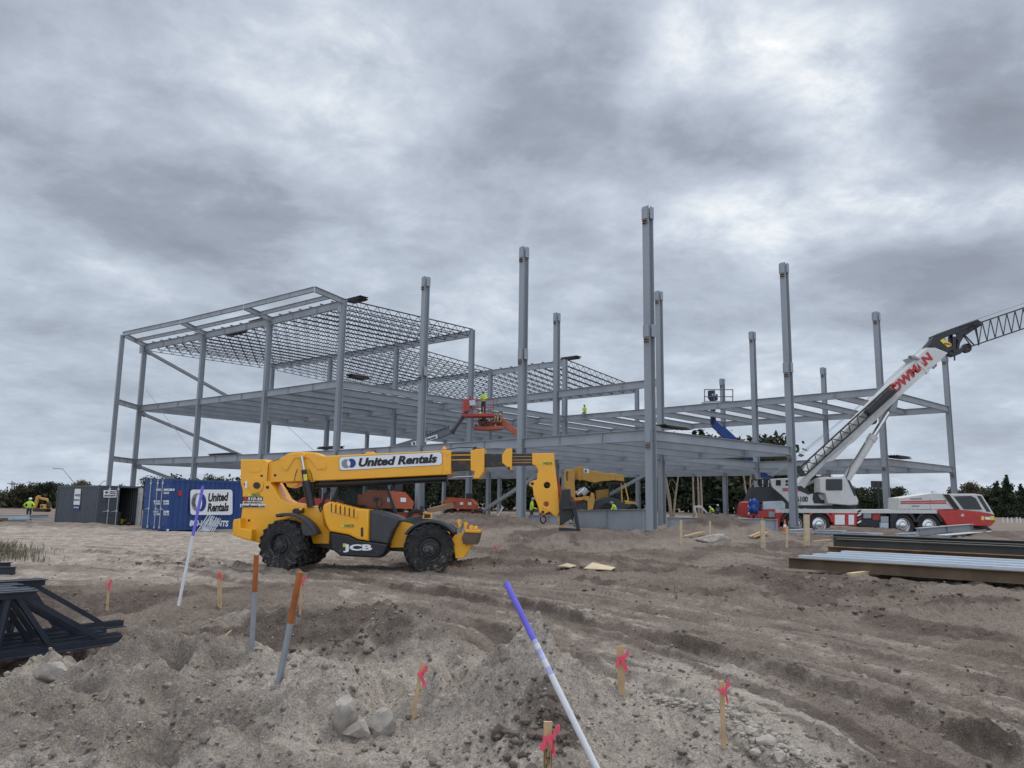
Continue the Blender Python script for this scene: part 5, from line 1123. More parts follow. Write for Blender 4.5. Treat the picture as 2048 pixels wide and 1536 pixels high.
# orange machines parked farther in
def parked(label, px, py, Y, rot, s_, boom=None, m=ORG):
    c = at(px, py, Y); c.z = gz(c.x, c.y); t = thing('boom_lift', label, 'boom lift', tuple(c)); lift_base(t, c, rot, m, s_)
    if boom:
        a, b_, w_ = boom; lp(t, 'arm', lambda b: b.bar(at(*a), at(*b_), w_, w_*1.1, TANB, taper=.8))
    lp(t, 'engine_exhaust', lambda b: (b.cyl(c+Vector((-.2, 0, 1.7*s_)), c+Vector((-.2, 0, 2.5*s_)), .09, BLK, 8), b.box(c+Vector((.3, 0, 2.05*s_)), (.5, .5, .5), BLK)))
    return t
TANB = mat('tan_boom', (.40, .28, .16), .6, 0, .1, 2, dirt=.2)
parked('orange boom lift turntable seen through the right end of the telehandler cab', 786, 1030, 52, .15, 1.25)
parked('orange boom lift with a tan boom lowered to the left, beside a brace', 930, 1040, 64, -.05, .95, ((936, 1003, 63.8), (856, 1022, 62), .42))
parked('red boom lift half hidden behind the lift cylinder of the telehandler', 644, 1030, 60, .3, 1.1, None, REDL)
# blue lift up on the right
LB = Frame((18, 76.5, 0), 0.0, (1360, 760, 10.97)); l3 = thing('boom_lift', 'blue boom lift whose empty platform stands above the far girder', 'boom lift', tuple(at(1492, 1040, 78)))
cC = at(1590, 1040, 77.5); cC.z = gz(cC.x, cC.y); BLUL = mat('lift_blue', (.015, .06, .26), .45, 0, .1, 2, dirt=.1); NAVY = mat('lift_navy', (.012, .02, .06), .5, 0, .1, 2)
lp(l3, 'platform', lambda b: (rails(b, LB, 538, 1158, 212, 470, 0, 1.2, GRYB, .08, (0, .6, 1.0), 4), LB.plate(b, [(530, 470), (900, 470), (900, 498), (530, 505)], -.05, 1.25, GALV, .02)))
lp(l3, 'control_box', lambda b: (LB.plate(b, [(640, 230), (770, 225), (775, 300), (830, 310), (830, 440), (690, 450), (640, 380)], .1, .7, NAVY, .03), LB.plate(b, [(700, 300), (800, 300), (800, 340), (700, 345)], .05, .1, GALV, .01)))
lp(l3, 'jib', lambda b: (b.bar(LB.pw(722, 470, .6), LB.pw(722, 980, .6), .42, .42, NAVY), b.bar(LB.pw(760, 700, .4), LB.pw(772, 1000, .4), .16, .16, BLUL)))
lp(l3, 'arm', lambda b: (b.bar(LB.pw(735, 960, .6), LB.pw(1000, 1200, .6), .62, .62, BLUL), b.bar(LB.pw(880, 1080, .6), LB.pw(1120, 1300, .6), .75, .8, BLUL), b.bar(LB.pw(1100, 1280, .6), cC+Vector((-.3, 0, 1.5)), .6, .7, BLUL)))
lift_base(l3, cC, .1, BLUL)
# ---------------------------------------------------------------- excavators
def tracks(b, c, M, L=1.8, h=.42, wdt=.28, gap=1.0):
    for sy in (-1, 1):
        pr = [(-L/2, h*.5), (-L/2+.08, .06), (-L/2+.2, 0), (L/2-.2, 0), (L/2-.08, .06), (L/2, h*.5), (L/2-.08, h-.05), (L/2-.2, h), (-L/2+.2, h), (-L/2+.08, h-.05)]
        b.hull([c+M @ Vector((x, sy*gap/2-wdt/2, z)) for x, z in pr], [c+M @ Vector((x, sy*gap/2+wdt/2, z)) for x, z in pr], RUB)
XL = Frame((-55, 95, 0), 0.0, (0, 920, 7.877)); cX = at(84, 1019, 95); zX = gz(cX.x, cX.y); cX.z = zX
x1 = thing('excavator', 'small yellow excavator with its boom bent over, far behind the worker at left', 'excavator', tuple(cX))
lp(x1, 'tracks', lambda b: tracks(b, cX, Matrix.Identity(3), 1.5, .4, .3, 1.1))
lp(x1, 'body', lambda b: (XL.plate(b, [(628, 700), (712, 696), (716, 772), (628, 774)], -.6, .7, Y2, .05), XL.plate(b, [(640, 715), (668, 715), (668, 745), (640, 745)], -.64, -.6, DARKGLASS, .01)))
lp(x1, 'boom', lambda b: (XL.plate(b, [(535, 770), (520, 740), (562, 580), (588, 558), (632, 562), (620, 590), (600, 600), (560, 750)], -.15, .15, Y2, .03), XL.plate(b, [(598, 574), (640, 588), (742, 604), (752, 640), (745, 668), (728, 640), (640, 620), (600, 600)], -.12, .12, Y2, .03)))
lp(x1, 'bucket', lambda b: XL.plate(b, [(728, 660), (752, 668), (756, 740), (740, 760), (722, 700)], -.35, .35, BLK, .02))
XR = Frame((20, 84, 0), 0.0, (1300, 880, 7.68)); cR = at(1428, 1038, 84); cR.z = gz(cR.x, cR.y)
x2 = thing('mini_excavator', 'white-armed mini excavator with a black canopy in the shade under the frame', 'excavator', tuple(cR))
lp(x2, 'tracks', lambda b: tracks(b, cR, Matrix.Identity(3), 1.9, .45, .3, 1.1))
lp(x2, 'body', lambda b: XL and XR.plate(b, [(905, 1120), (1075, 1110), (1080, 1195), (900, 1195)], -.5, .6, BLK, .05))
lp(x2, 'canopy', lambda b: [XR.plate(b, [(895, 985), (1062, 988), (1064, 1000), (895, 996)], -.6, .7, BLK, .02)]+[b.bar(XR.pw(x, 992, t), XR.pw(x+3, 1130, t), .05, .05, BLK) for x in (905, 1055) for t in (-.5, .6)])
lp(x2, 'arm', lambda b: (XR.plate(b, [(672, 1010), (795, 1008), (812, 1030), (898, 1122), (885, 1140), (800, 1060), (775, 1042), (690, 1040)], -.12, .12, WHT, .03), XR.plate(b, [(672, 1012), (705, 1030), (712, 1090), (730, 1150), (718, 1160), (690, 1110), (672, 1060)], -.1, .1, WHT, .03)))
# ---------------------------------------------------------------- loose steel lying about
def lying(name, label, cat, a, b_, d, w_, m=None, group=None, web=True, flat=False, roll=None, lift=0.0):
    """an I section lying between two points given as its bottom line"""
    a = Vector(a); b_ = Vector(b_); u = Vector((0, 0, d+lift)); mb = MB(); mb.ibeam(a+u, b_+u, w_, d, m or STEEL2, .028, .016)
    q = (b_-a).normalized()
    if web:
        for k in (.02, .5, .98): mb.box(a.lerp(b_, k)+Vector((0, 0, d/2+lift)), (.014, w_*.85, d-.06), m or STEEL2, Matrix.Rotation(math.atan2(q.y, q.x), 3, 'Z'))
    return tag(mb.build(name), label, cat, group)
def fl(px, py, Y, dz=0.0):
    p = at(px, py, Y); return Vector((p.x, p.y, gz(p.x, p.y)-.02+dz))
GBT = 'steel beams lying on the ground'
p, q = at(1148, 1060, 49.0), at(1294, 1064, 42.0)
lying('steel_girder', 'deep grey girder standing on the ground, running behind the black forks to the nearest column', 'steel beam', (p.x, p.y, p.z), (q.x, q.y, q.z), 1.22, .36, None, GBT)
p, q = at(1057, 1056.5, 47.4), at(1118, 1057, 46.4)
lying('steel_girder', 'shorter grey girder on the ground left of the black forks, beside a bare column', 'steel beam', (p.x, p.y, p.z), (q.x+.6, q.y, q.z), .80, .3, None, GBT)
p, q = at(1334, 1056, 47.5), at(1556, 1061, 46.5)
lying('steel_girder', 'long grey girder on the ground under the nearest bay, in front of the dark trees', 'steel beam', p, q, .66, .3, None, GBT)
p, q = at(1836, 1078, 40.5), at(1944, 1068, 44.5)
lying('steel_girder', 'short deep grey beam on the ground in front of the crane front wheels', 'steel beam', p, q, .56, .3, None, GBT)
p, q = at(1882, 1078, 39.5), at(1984, 1069, 43)
lying('steel_girder', 'low grey beam lying flat beside the short deep one, right of the crane wheel', 'steel beam', p, q, .2, .5, GALV, GBT, False)
for k, (x0, y0, x1, y1, Y, lab) in enumerate(((1578, 1066, 1622, 1063, 41, 'short pale beam at the foot of the column in front of the crane'), (1628, 1066, 1690, 1070, 41, 'pale channel on the ground in front of the crane rear wheel'), (1684, 1070, 1765, 1072, 40, 'pale channel below the white toolbox panels of the crane'),
        (1738, 1074, 1762, 1074, 39, 'stubby pale offcut beside a timber in front of the crane'), (1794, 1073, 1836, 1072, 40, 'short pale beam under the crane front axle'))):
    p, q = at(x0, y0, Y), at(x1, y1, Y+.4); p.z = max(p.z, gz(p.x, p.y)); q.z = max(q.z, gz(q.x, q.y)); lying('steel_offcut', lab, 'steel beam', p, q, .16, .28, GALV, 'pale beam pieces in front of the crane', False)
# pile at far left
for k, (x0, y0, x1, y1, Y, d, m, lab) in enumerate(((-30, 1038, 58, 1037, 56, .28, GALV, 'pale beam, uppermost in the pile below the worker with the white helmet'), (20, 1044, 52, 1044, 54, .26, GALV, 'pale beam under the uppermost one in the left pile'), (46, 1038, 96, 1036, 58, .26, STEEL2, 'grey beam behind the pile left of the grey container'),
        (-20, 1048, 54, 1047, 51, .26, STEEL2, 'grey beam, lowest of the left pile'), (48, 1048, 88, 1050, 52, .20, STEEL2, 'short grey beam on the ground between pile and container'), (70, 1053, 104, 1053, 51, .16, GALV, 'pale strip of steel on the ground by the grey container'))):
    p, q = at(x0, y0, Y), at(x1, y1, Y); lying('steel_beam', lab, 'steel beam', p, q, d, .26, m, 'steel beams piled at the left edge', False)
b = MB(); p = at(-6, 1049, 44); gzp = gz(p.x, p.y)
for x in (-40, 8): c = at(x-14, 1049, 44); b.box((c.x, c.y, gzp+.22), (.35, .6, .44), RUST)
for x in (-18, ): c = at(x, 1049, 44); b.box((c.x, c.y, gzp+.5), (1.6, .4, .14), RUST)
tag(b.build('steel_cradle'), 'rusty steel cradle at the left edge holding the pile of beams', 'cradle')
# big stack at right, beams running out of the picture
A0 = on_z(1575, 1135, .14); A1 = on_z(2048, 1167, .14); dv = (A1-A0).normalized(); pv = Vector((-dv.y, dv.x, 0)); LN = 12.5
if pv.y < 0: pv = -pv
zb = gz(A0.x, A0.y)
def stk(lab, off, z, start, d, w_, m, name='steel_beam', cat='steel beam'):
    a = A0+pv*off+dv*start; a.z = z; e = a+dv*LN
    mb = MB(); mb.ibeam(a+Vector((0, 0, d)), e+Vector((0, 0, d)), w_, d, m, .022, .016); return tag(mb.build(name), lab, cat, 'stack of steel at right')
RW = mat('weathered_steel', (.13, .088, .052), .75, 0, .3, 1.4, dirt=.3, dcol=(.19, .155, .115))
stk('rusty brown beam, lowest and nearest of the stack at right', .12, .12, 0, .30, .24, RW)
CH = mat('galvanised_bright', (.52, .58, .64), .4, .15, .1, .8, dirt=.1)
for k, lb in enumerate(('nearest pale galvanised channel of the stack at right, on the rusty beam', 'second pale galvanised channel from the front of the stack at right', 'third pale galvanised channel, behind two others in the stack at right', 'rearmost pale galvanised channel, under the rusty strip of the stack')):
    a = A0+pv*(.34+.30*k)+dv*(.30*k+.25); a.z = .14+.315+.045*k; e = a+dv*LN; mb = MB()
    mb.prof(a, e, [(-.13, -.05), (-.125, -.05), (-.125, .03), (-.07, .03), (-.06, -.02), (.06, -.02), (.07, .03), (.125, .03), (.125, -.05), (.13, -.05), (.13, .04), (.065, .04), (.052, -.01), (-.052, -.01), (-.065, .04), (-.13, .04)], CH)
    tag(mb.build('steel_channel'), lb, 'steel channel', 'stack of steel at right')
stk('rust-streaked beam with an orange edge in the middle of the stack at right', 1.66, .36, .6, .36, .3, RUST)
stk('dark mill beam at the front of the upper tier, stack at right', 2.0, .50, .75, .44, .3, DKST)
stk('dark mill beam, second in the upper tier of the stack at right', 2.36, .54, .55, .44, .3, DKST)
stk('dark mill beam at the back of the stack at right', 2.72, .60, .4, .46, .3, DKST)
for k, (s_, lab) in enumerate(((2.4, 'square timber under the stack of steel, its pale end sticking out toward the track'), (7.5, 'square timber under the stack of steel near the right edge'))):
    mb = MB(); c = A0+dv*s_; z = gz(c.x, c.y)+.06; a = c-pv*1.0-dv*.35; e = c+pv*2.9; a.z = e.z = z; mb.bar(a, e, .15, .15, WOODP if k == 0 else WOOD); tag(mb.build('timber_block'), lab, 'timber', 'timbers under the steel stack')
# bundle of black joists, lower left
p0 = on_z(0, 1318, .08); p1 = on_z(246, 1286, .08)
JF = Frame((p0.x, p0.y, 0), math.atan2(p1.y-p0.y, p1.x-p0.x), (0, 1140, 6.827))
NAV = mat('joist_paint', (.022, .028, .042), .42, 0, .2, 5, dirt=.12, dcol=(.12, .11, .10))
def truss(label, t, sh=0.0):
    b = MB(); S = JF.s*sh
    def pw(x, y): return JF.pw(x, y, 0)+JF.t*t+S
    def ang(x0, y0, x1, y1, w_, h_):
        for o in (-.035, .035): b.bar(pw(x0, y0)+JF.t*o, pw(x1, y1)+JF.t*o, w_, h_, NAV)
    B0, B1 = pw(-900, 1290), pw(1690, 935)
    for o in (-.045, .045):
        b.bar(B0+JF.t*o, B1+JF.t*o, .012, .085, NAV); b.bar(B0+JF.t*o*1.9-Vector((0, 0, .036)), B1+JF.t*o*1.9-Vector((0, 0, .036)), .075, .012, NAV)
    T0, T1 = pw(-900, 410), pw(480, 318)
    for o in (-.045, .045):
        b.bar(T0+JF.t*o, T1+JF.t*o, .012, .085, NAV); b.bar(T0+JF.t*o*1.9+Vector((0, 0, .036)), T1+JF.t*o*1.9+Vector((0, 0, .036)), .075, .012, NAV)
    for (x0, y0, x1, y1) in ((300, 350, 1380, 950), (230, 360, 690, 1050), (140, 370, -60, 1140), (-300, 390, -40, 1150), (-330, 390, -560, 1230), (-760, 400, -540, 1230)):
        b.bar(pw(x0, y0), pw(x1, y1), .055, .055, NAV)
    return tag(b.build('steel_joist'), label, 'steel joist', 'black steel joists lying at lower left')
truss('black steel joist nearest the camera in the bundle at lower left', .0)
truss('black steel joist directly behind the nearest one of the bundle at lower left', .26, .06)
truss('black steel joist in the middle of the bundle at lower left', .52, -.04)
truss('black steel joist fourth in the bundle at lower left, two behind the middle of it', .80, .12)
truss('black steel joist at the back of the bundle, top chord standing out', 1.25, .55)
for k, (x0, y0, x1, y1, lab) in enumerate(((-160, 1152, 30, 1148, 'black beam lying on sand at the left edge, above the joist bundle'), (-160, 1142, 20, 1139, 'second black beam at the left edge, just behind the lower one'))):
    p, q = gnd(max(x0, -160), y0), gnd(x1, y1); b = MB(); b.ibeam(p+Vector((0, 0, .17)), q+Vector((0, 0, .17)), .16, .17, NAV, .015, .012); tag(b.build('steel_beam'), lab, 'steel beam', 'black beams at the left edge')
# ---------------------------------------------------------------- stakes, pipes and poles in front
def stake(name, label, cat, base, top, r0, r1, segs, group=None, n=10, sq=False, ribbon=None, sink=.15):
    """segs: list of (start fraction, material); base/top given as points"""
    t = thing(name, label, cat, tuple(base), 0, group); d = top-base
    b = MB(); base = base-d.normalized()*sink; d = top-base
    for i, (f0, m) in enumerate(segs):
        f1 = segs[i+1][0] if i+1 < len(segs) else 1.0; a_, e_ = base+d*f0, base+d*f1
        if sq: b.bar(a_, e_, r0, r1, m, up=(0, 1, .1))
        else: b.cyl(a_, e_, r0+(r1-r0)*f0, m, n, r0+(r1-r0)*f1)
    b.build('shaft', t)
    if ribbon: ribbon(t, base, d)
    return t
def ribbon(kind=0, sc_=1.0, at_=.9):
    sz = sc_*.8
    def fn(t, base, d):
        q = d.normalized(); c = base+d*at_; m = MB(); w_ = .028*sz
        rt = Vector((1, 0, 0)); fr_ = Vector((0, -1, 0))
        loop = [c+(rt*math.cos(a)+fr_*math.sin(a))*.034*sz for a in np.linspace(0, 2*math.pi, 9)[:-1]]
        m.hull([p-q*w_*.6 for p in loop], [p+q*w_*.6 for p in loop], PINK)
        def strip(pts, ws):
            prev = None
            for (x, y, z), w in zip(pts, ws):
                p = c+Vector((x, y, z))*sz; e = [m.bm.verts.new(p+Vector((0, .01, 1))*w*sz*.5), m.bm.verts.new(p-Vector((.0, .01, 1))*w*sz*.5)]
                if prev: m.bm.faces.new((prev[0], prev[1], e[1], e[0])).material_index = m.mi(PINK)
                prev = e
        random.seed(int(abs(base.x*977+base.y*131)))
        j = lambda v: v+random.uniform(-.012, .012)
        if kind in (0, 2): strip([(.02, -.03, .0), (j(.04), -.05, j(.03)), (j(.055), -.03, j(.055)), (j(.07), -.01, j(.06))], (.035, .06, .065, .04))
        strip([(.0, -.035, .01), (j(.02), -.05, j(-.02)), (j(.03), -.035, j(-.06)), (j(.05), -.05, j(-.09))], (.06, .075, .08, .05))
        if kind in (1, 2): strip([(-.01, -.03, -.02), (j(-.03), -.05, j(-.04)), (j(-.05), -.04, j(-.05))], (.04, .06, .04))
        o = m.build('ribbon', t, flat=False, ang=70); s_ = o.modifiers.new('thickness', 'SOLIDIFY'); s_.thickness = .002
    return fn
def at_depth_of(px, py, base): return at(px, py, base.y)
PURP = mat('purple_paint', (.15, .13, .62), .5, 0, .12, 7); PVC = mat('white_pipe', (.66, .67, .68), .45, 0, .06, 9, dirt=.12); PVCB = mat('smeared_pipe', (.42, .43, .66), .5, 0, .3, 14)
g = gnd(357, 1211); stake('survey_pole', 'tall white pole with purple top leaning right beside the blue container sign', 'pole', g, at(406, 972, g.y+.35), .026, .026, [(0, PVC), (.60, PURP)], 'leaning survey poles', 12)
g = gnd(1203, 1556); stake('survey_pole', 'white pole with long blue upper part leaning left in the nearest sand', 'pole', g, at(1012, 1165, g.y+.5), .0215, .0215, [(0, PVC), (.545, PVCB), (.58, PVC), (.615, PVCB), (.665, PVC), (.69, PVCB), (.71, PURP)], 'leaning survey poles', 14)
g = gnd(503, 1300); stake('steel_pipe', 'grey pipe with rusty orange top standing upright in front of the telehandler wheel', 'pipe', g, at(513, 1110, g.y), .026, .026, [(0, PIPEG), (.66, PIPEO)], 'grey pipes with orange tops', 12)
g = gnd(558, 1365); stake('steel_pipe', 'grey pipe with long rusty orange top leaning right, nearer of the two pipes', 'pipe', g, at(600, 1144, g.y), .026, .026, [(0, PIPEG), (.60, PIPEO)], 'grey pipes with orange tops', 12)
SG = 'wooden stakes with pink ribbons'
def wst(label, bx, by, tx, ty, w_=.035, kind=0, sc_=1.0, at_=.9, dep=.0):
    g = gnd(bx, by); stake('wooden_stake', label, 'stake', g, at(tx, ty, g.y+dep), w_, .016, [(0, WOOD)], SG, sq=True, ribbon=ribbon(kind, sc_, at_))
wst('short wooden stake with pink ribbon right of the black joist bundle', 214, 1221, 218, 1157, .04, 0, 1.3, .86)
wst('wooden stake with pink ribbon tip midway between white pole and grey pipe', 439, 1215, 440, 1141, .07, 1, 1.2, .93)
wst('thin wooden stake with pink ribbon just behind the leaning orange-topped pipe', 600, 1228, 604, 1157, .03, 0, 1.2, .95)
wst('leaning wooden stake with hanging pink ribbon above the trio of rocks', 824, 1440, 846, 1322, .03, 0, 1.0, .84)
wst('wooden stake with pink ribbon on the rubble edge right of the blue-topped pole', 1243, 1388, 1240, 1292, .055, 2, 1.1, .82)
wst('thin brown stake with pink ribbon in the grey rubble beside the track', 1448, 1496, 1443, 1362, .03, 0, .9, .9)
g = on_z(1094, 1600, .10)
t_ = stake('wooden_stake', 'broad wooden stake with big pink bows, nearest the camera at the bottom edge', 'stake', g, at(1096, 1443, g.y), .052, .018, [(0, WOOD)], SG, sq=True, ribbon=ribbon(2, 1.15, .84))
NF = Frame((0, g.y-.012, 0), 0.0); b = MB(); NF.text(b, '15+1', 1088, 1498, 1104, 1536, 0, mat('pencil', (.12, .07, .03), .8)); b.build('lettering', t_)
for bx, by, tx, ty, w_, lab in ((1526, 1086, 1525, 1041, .18, 'pale square post in front of the dirt heap, leftmost of three'), (1613, 1086, 1613, 1029, .22, 'tallest pale square post, before the crane rear wheel'), (1573, 1082, 1574, 1052, .09, 'thin pale post between the two square posts by the crane'), (1362, 1086, 1362, 1040, .09, 'thin pale post beside the nearest column, left of the dirt heap'), (1420, 1062, 1420, 1042, .07, 'short thin post poking up behind the dirt heap')):
    g = at(bx, by, 33 if by > 1080 else 36); g.z = gz(g.x, g.y); stake('wooden_post', lab, 'post', g, at(tx, ty, g.y), w_, w_*.6, [(0, WOODP)], 'pale posts on the building line', sq=True)
# boards and ply scraps
def board(label, px0, py0, px1, py1, w_, m=WOODP, name='board', cat='board', th=.03, lift=.03, group='scrap boards on the dirt'):
    p, q = gnd(px0, py0), gnd(px1, py1); b = MB(); u = Vector((0, 0, lift)); b.bar(p+u, q+u, w_, th, m); return tag(b.build(name), label, cat, group)
def ply(label, pts, name='plywood_scrap'):
    v = [gnd(*p)+Vector((0, 0, .05)) for p in pts]; b = MB(); b.hull([p-Vector((0, 0, .02)) for p in v], v, WOODP); return tag(b.build(name), label, 'plywood scrap', 'plywood scraps')
ply('larger torn pale plywood scrap lying on the dirt before the girder', [(1168, 1140), (1185, 1128), (1231, 1138), (1222, 1143)]); ply('smaller pale plywood scrap, left of the larger one', [(1115, 1135), (1135, 1130), (1153, 1134), (1140, 1138)])
b = MB(); g = gnd(993, 1104)
for dx in (-.09, .09): b.bar(g+Vector((dx, 0, -.1)), g+Vector((dx*.9, 0, .30)), .05, .03, mat('pink_board', (.55, .26, .22), .7, 0, .15, 6))
b.bar(g+Vector((-.14, -.02, .22)), g+Vector((.16, -.02, .26)), .03, .06, MATS['pink_board']); tag(b.build('marker_board'), 'little pinkish survey hub of boards in the dirt right of the stabiliser', 'marker')
for x0, y0, x1, y1, lab in ((1368, 1058, 1402, 1071, 'brown plank crossed over another left of the dirt heap'), (1366, 1066, 1408, 1060, 'brown plank under the crossed one left of the dirt heap'), (1498, 1058, 1526, 1062, 'pale plank on the ground right of the dirt heap'), (1506, 1064, 1536, 1066, 'short brown plank right of the dirt heap'), (1626, 1071, 1660, 1068, 'brown timber on the ground behind the tall pale post')):
    p, q = at(x0, y0, 37), at(x1, y1, 37.5); p.z = gz(p.x, p.y)+.05; q.z = gz(q.x, q.y)+.16; b = MB(); b.bar(p, q, .16, .05, WOOD); tag(b.build('plank'), lab, 'plank', 'planks by the dirt heap')
board('long thin stick lying on the near sand mound, left of the pipes', 386, 1336, 462, 1270, .012, WOOD, 'stick', 'stick', .012, .06)
# materials under the frame seen behind the telehandler
b = MB(); c = at(1060, 1046, 62); z = gz(c.x, c.y)
for k in range(6): b.bar(at(984+k*9, 1040, 60)*1.0, at(1050, 1030+k*2, 62), .25, .2, WOOD)
tag(b.build('lumber_pile'), 'low pile of brown boards between the columns behind the telehandler', 'lumber pile')
c = at(1000, 1040, 58); b = MB(); b.bar(at(990, 1042, 58), at(1006, 1014, 58.3), .16, .06, WHTD); tag(b.build('plank'), 'white plank leaning upright beside a diagonal brace', 'plank')
for k, (px, lab) in enumerate(((969, 'white flood lamp head on a low stand, left one of a pair among the columns'), (982, 'white flood lamp head on a low stand, right one of a pair among the columns'))):
    c = at(px-61, 1002, 66); t = thing('flood_lamp', lab, 'lamp', (c.x, c.y, gz(c.x, c.y)), 0, 'flood lamps'); b = MB(); b.ball(c, .22, CHR, 2); b.build('lamp_head', t); b = MB(); b.cyl(Vector((c.x, c.y, gz(c.x, c.y))), c, .04, BLK, 6); b.build('stand', t)
# safety cones and small signs
def cone(label, px, py, Y, h=.75):
    c = at(px, py, Y); z = gz(c.x, c.y); b = MB(); cc = Vector((c.x, c.y, z)); b.box(cc+Vector((0, 0, .03)), (.4, .4, .06), ORG); b.lathe(cc, (0, 0, 1), [(.05, .17), (.05+h*.45, .10), (.05+h*.45, .10, DECAL_WHT), (.05+h*.65, .07, DECAL_WHT), (.05+h*.65, .07), (.05+h, .03), (.05+h, 0)], mat('cone_orange', (.75, .13, .03), .5), 14)
    return tag(b.build('traffic_cone'), label, 'traffic cone', 'orange cones')
cone('orange and white cone by the crane rear wheels, left of the column', 1570, 1056, 45, .8)
cone('orange cone left of the column base behind the telehandler windscreen', 818, 1032, 58); cone('orange cone nearest the telehandler windscreen', 806, 1032, 57)
# rocks
def rock(label, px, py, r_, sc=(1, .9, .75), m=ROCKM, seed=1, sink=.38, group='pale rocks in the sand', name='rock', pt=None):
    random.seed(seed); c = pt or gnd(px, py); t = bmesh.new(); bmesh.ops.create_icosphere(t, subdivisions=3, radius=1)
    pl = [(Vector((random.gauss(0, 1), random.gauss(0, 1), random.gauss(0, 1))).normalized(), random.uniform(.55, .9)) for _ in range(11)]
    for v in t.verts:
        for n, dd in pl:
            e = v.co.dot(n)-dd
            if e > 0: v.co -= n*e
        v.co = Vector((v.co.x*sc[0], v.co.y*sc[1], v.co.z*sc[2]))*r_*(1+random.uniform(-.055, .055))
    b = MB(); i = b.mi(m); mp = {v: b.bm.verts.new(v.co+c+Vector((0, 0, r_*sc[2]*(.72-sink)))) for v in t.verts}
    for f in t.faces: b.bm.faces.new([mp[v] for v in f.verts]).material_index = i
    t.free(); return tag(b.build(name, ang=28), label, 'rock', group)
rock('large whitish rock on the sand just below the joist bundle', 100, 1362, .135, (1.1, .9, .85), ROCKM, 4, .15)
rock('tallest rock of the trio in the near sand, left of the others', 692, 1452, .13, (.8, .9, 1.25), ROCKM, 5, .2); rock('rounded pale rock in front of the other two of the trio', 716, 1472, .095, (1.15, .9, .8), ROCKM, 6, .2); rock('slanting rock at the right of the trio in the near sand', 762, 1464, .12, (1.15, .9, .95), ROCKM, 7, .2)
rock('small grey stone standing on the dark mound behind the leaning stake', 917, 1330, .09, (.55, .6, 1.1), ROCKM, 8)
rock('flat pale slab of broken concrete below the dirt heap at right', 1425, 1082, .62, (1.5, 1, .42), ROCKM, 9)
for k, (x, y, r_) in enumerate(((1505, 1468, .055), (1530, 1490, .07), (1512, 1508, .045), (1395, 1432, .04), (1560, 1520, .05), (1330, 1398, .035))):
    rock(('pale chunk beside the thin brown stake', 'biggest pale chunk of the rubble beside the track', 'pale chunk below the biggest one of the rubble', 'pale chunk midway along the rubble edge', 'pale chunk at the lower right end of the rubble', 'pale chunk right of the ribboned stake on the rubble edge')[k], x, y, r_, (1.1, 1, .8), ROCKM, 20+k, .4, 'chunks in the rubble')
# rubble and gravel nobody could count
def scatter(name, n, sampler, rmin, rmax, m, seed):
    rg = random.Random(seed); V = []; Fc = []
    base = bmesh.new(); bmesh.ops.create_icosphere(base, subdivisions=1, radius=1); bv = [v.co.copy() for v in base.verts]; bf = [[v.index for v in f.verts] for f in base.faces]; base.free()
    xs, ys = [], []
    while len(xs) < n:
        x, y = sampler(rg); xs.append(x); ys.append(y)
    hs = ground(np.array(xs), np.array(ys))
    for x, y, h in zip(xs, ys, hs):
        r_ = rmin*(rmax/rmin)**(rg.random()**2.2); o = len(V); q = [rg.uniform(.6, 1.3) for _ in range(3)]; a = rg.random()*6.28; ca, sa = math.cos(a), math.sin(a)
        for v in bv:
            k = rg.uniform(.7, 1.15); vx, vy, vz = v.x*q[0]*k, v.y*q[1]*k, v.z*q[2]*.75*k
            V.append((x+(vx*ca-vy*sa)*r_, y+(vx*sa+vy*ca)*r_, h+vz*r_+r_*.2))
        Fc += [[i+o for i in f] for f in bf]
    me = bpy.data.meshes.new(name); me.from_pydata(V, [], Fc); me.materials.append(m); o = bpy.data.objects.new(name, me); COL.objects.link(o); o['kind'] = 'stuff'; return o
def near_sand(rg):
    while True:
        y = 3.6+7.5*rg.random()**1.4; x = -1-.62*y+rg.random()*(.75*y+2.2)
        if x < .3*y+.2: return x, y
EDGE = [gpt(1180, 1350, .25), gpt(1330, 1400, .2), gpt(1450, 1450, .15), gpt(1560, 1510, .12), gpt(1640, 1560, .1)]
def edge_s(rg):
    k = rg.random()*(len(EDGE)-1); i = min(int(k), len(EDGE)-2); f = k-i; x = EDGE[i][0]*(1-f)+EDGE[i+1][0]*f; y = EDGE[i][1]*(1-f)+EDGE[i+1][1]*f
    return x-.14+rg.gauss(0, .12), y-.05+rg.gauss(0, .10)
def track_s(rg): y = 5+22*rg.random()**1.5; return rg.uniform(-.6*y, .7*y), y
GRV = mat('gravel_pale', (.32, .285, .24), .95, 0, .35, 9); CLOD = mat('soil_clods', (.17, .14, .115), .95, 0, .35, 7)
scatter('gravel', 6500, near_sand, .003, .016, GRV, 1); scatter('soil_clods', 6500, near_sand, .004, .022, mat('sand_clods', (.27, .235, .20), .95, 0, .3, 8), 2)
scatter('rubble', 2200, edge_s, .008, .04, GRV, 3); scatter('soil_clods', 5600, track_s, .008, .042, CLOD, 4)
scatter('soil_clods', 650, near_sand, .014, .05, MATS['sand_clods'], 9); scatter('soil_clods', 900, lambda rg: (lambda m, a, r_: (m[0]+math.cos(a)*r_*m[3]*m[4]*1.3, m[1]+math.sin(a)*r_*m[3]*1.3))(rg.choice([m for m in _MX if m[5] > .5 and m[2] > 0 and m[1] < 24]), rg.random()*6.28, rg.random()**.6), .015, .07, mat('dark_clods', (.12, .093, .075), .95, 0, .35, 7), 10)
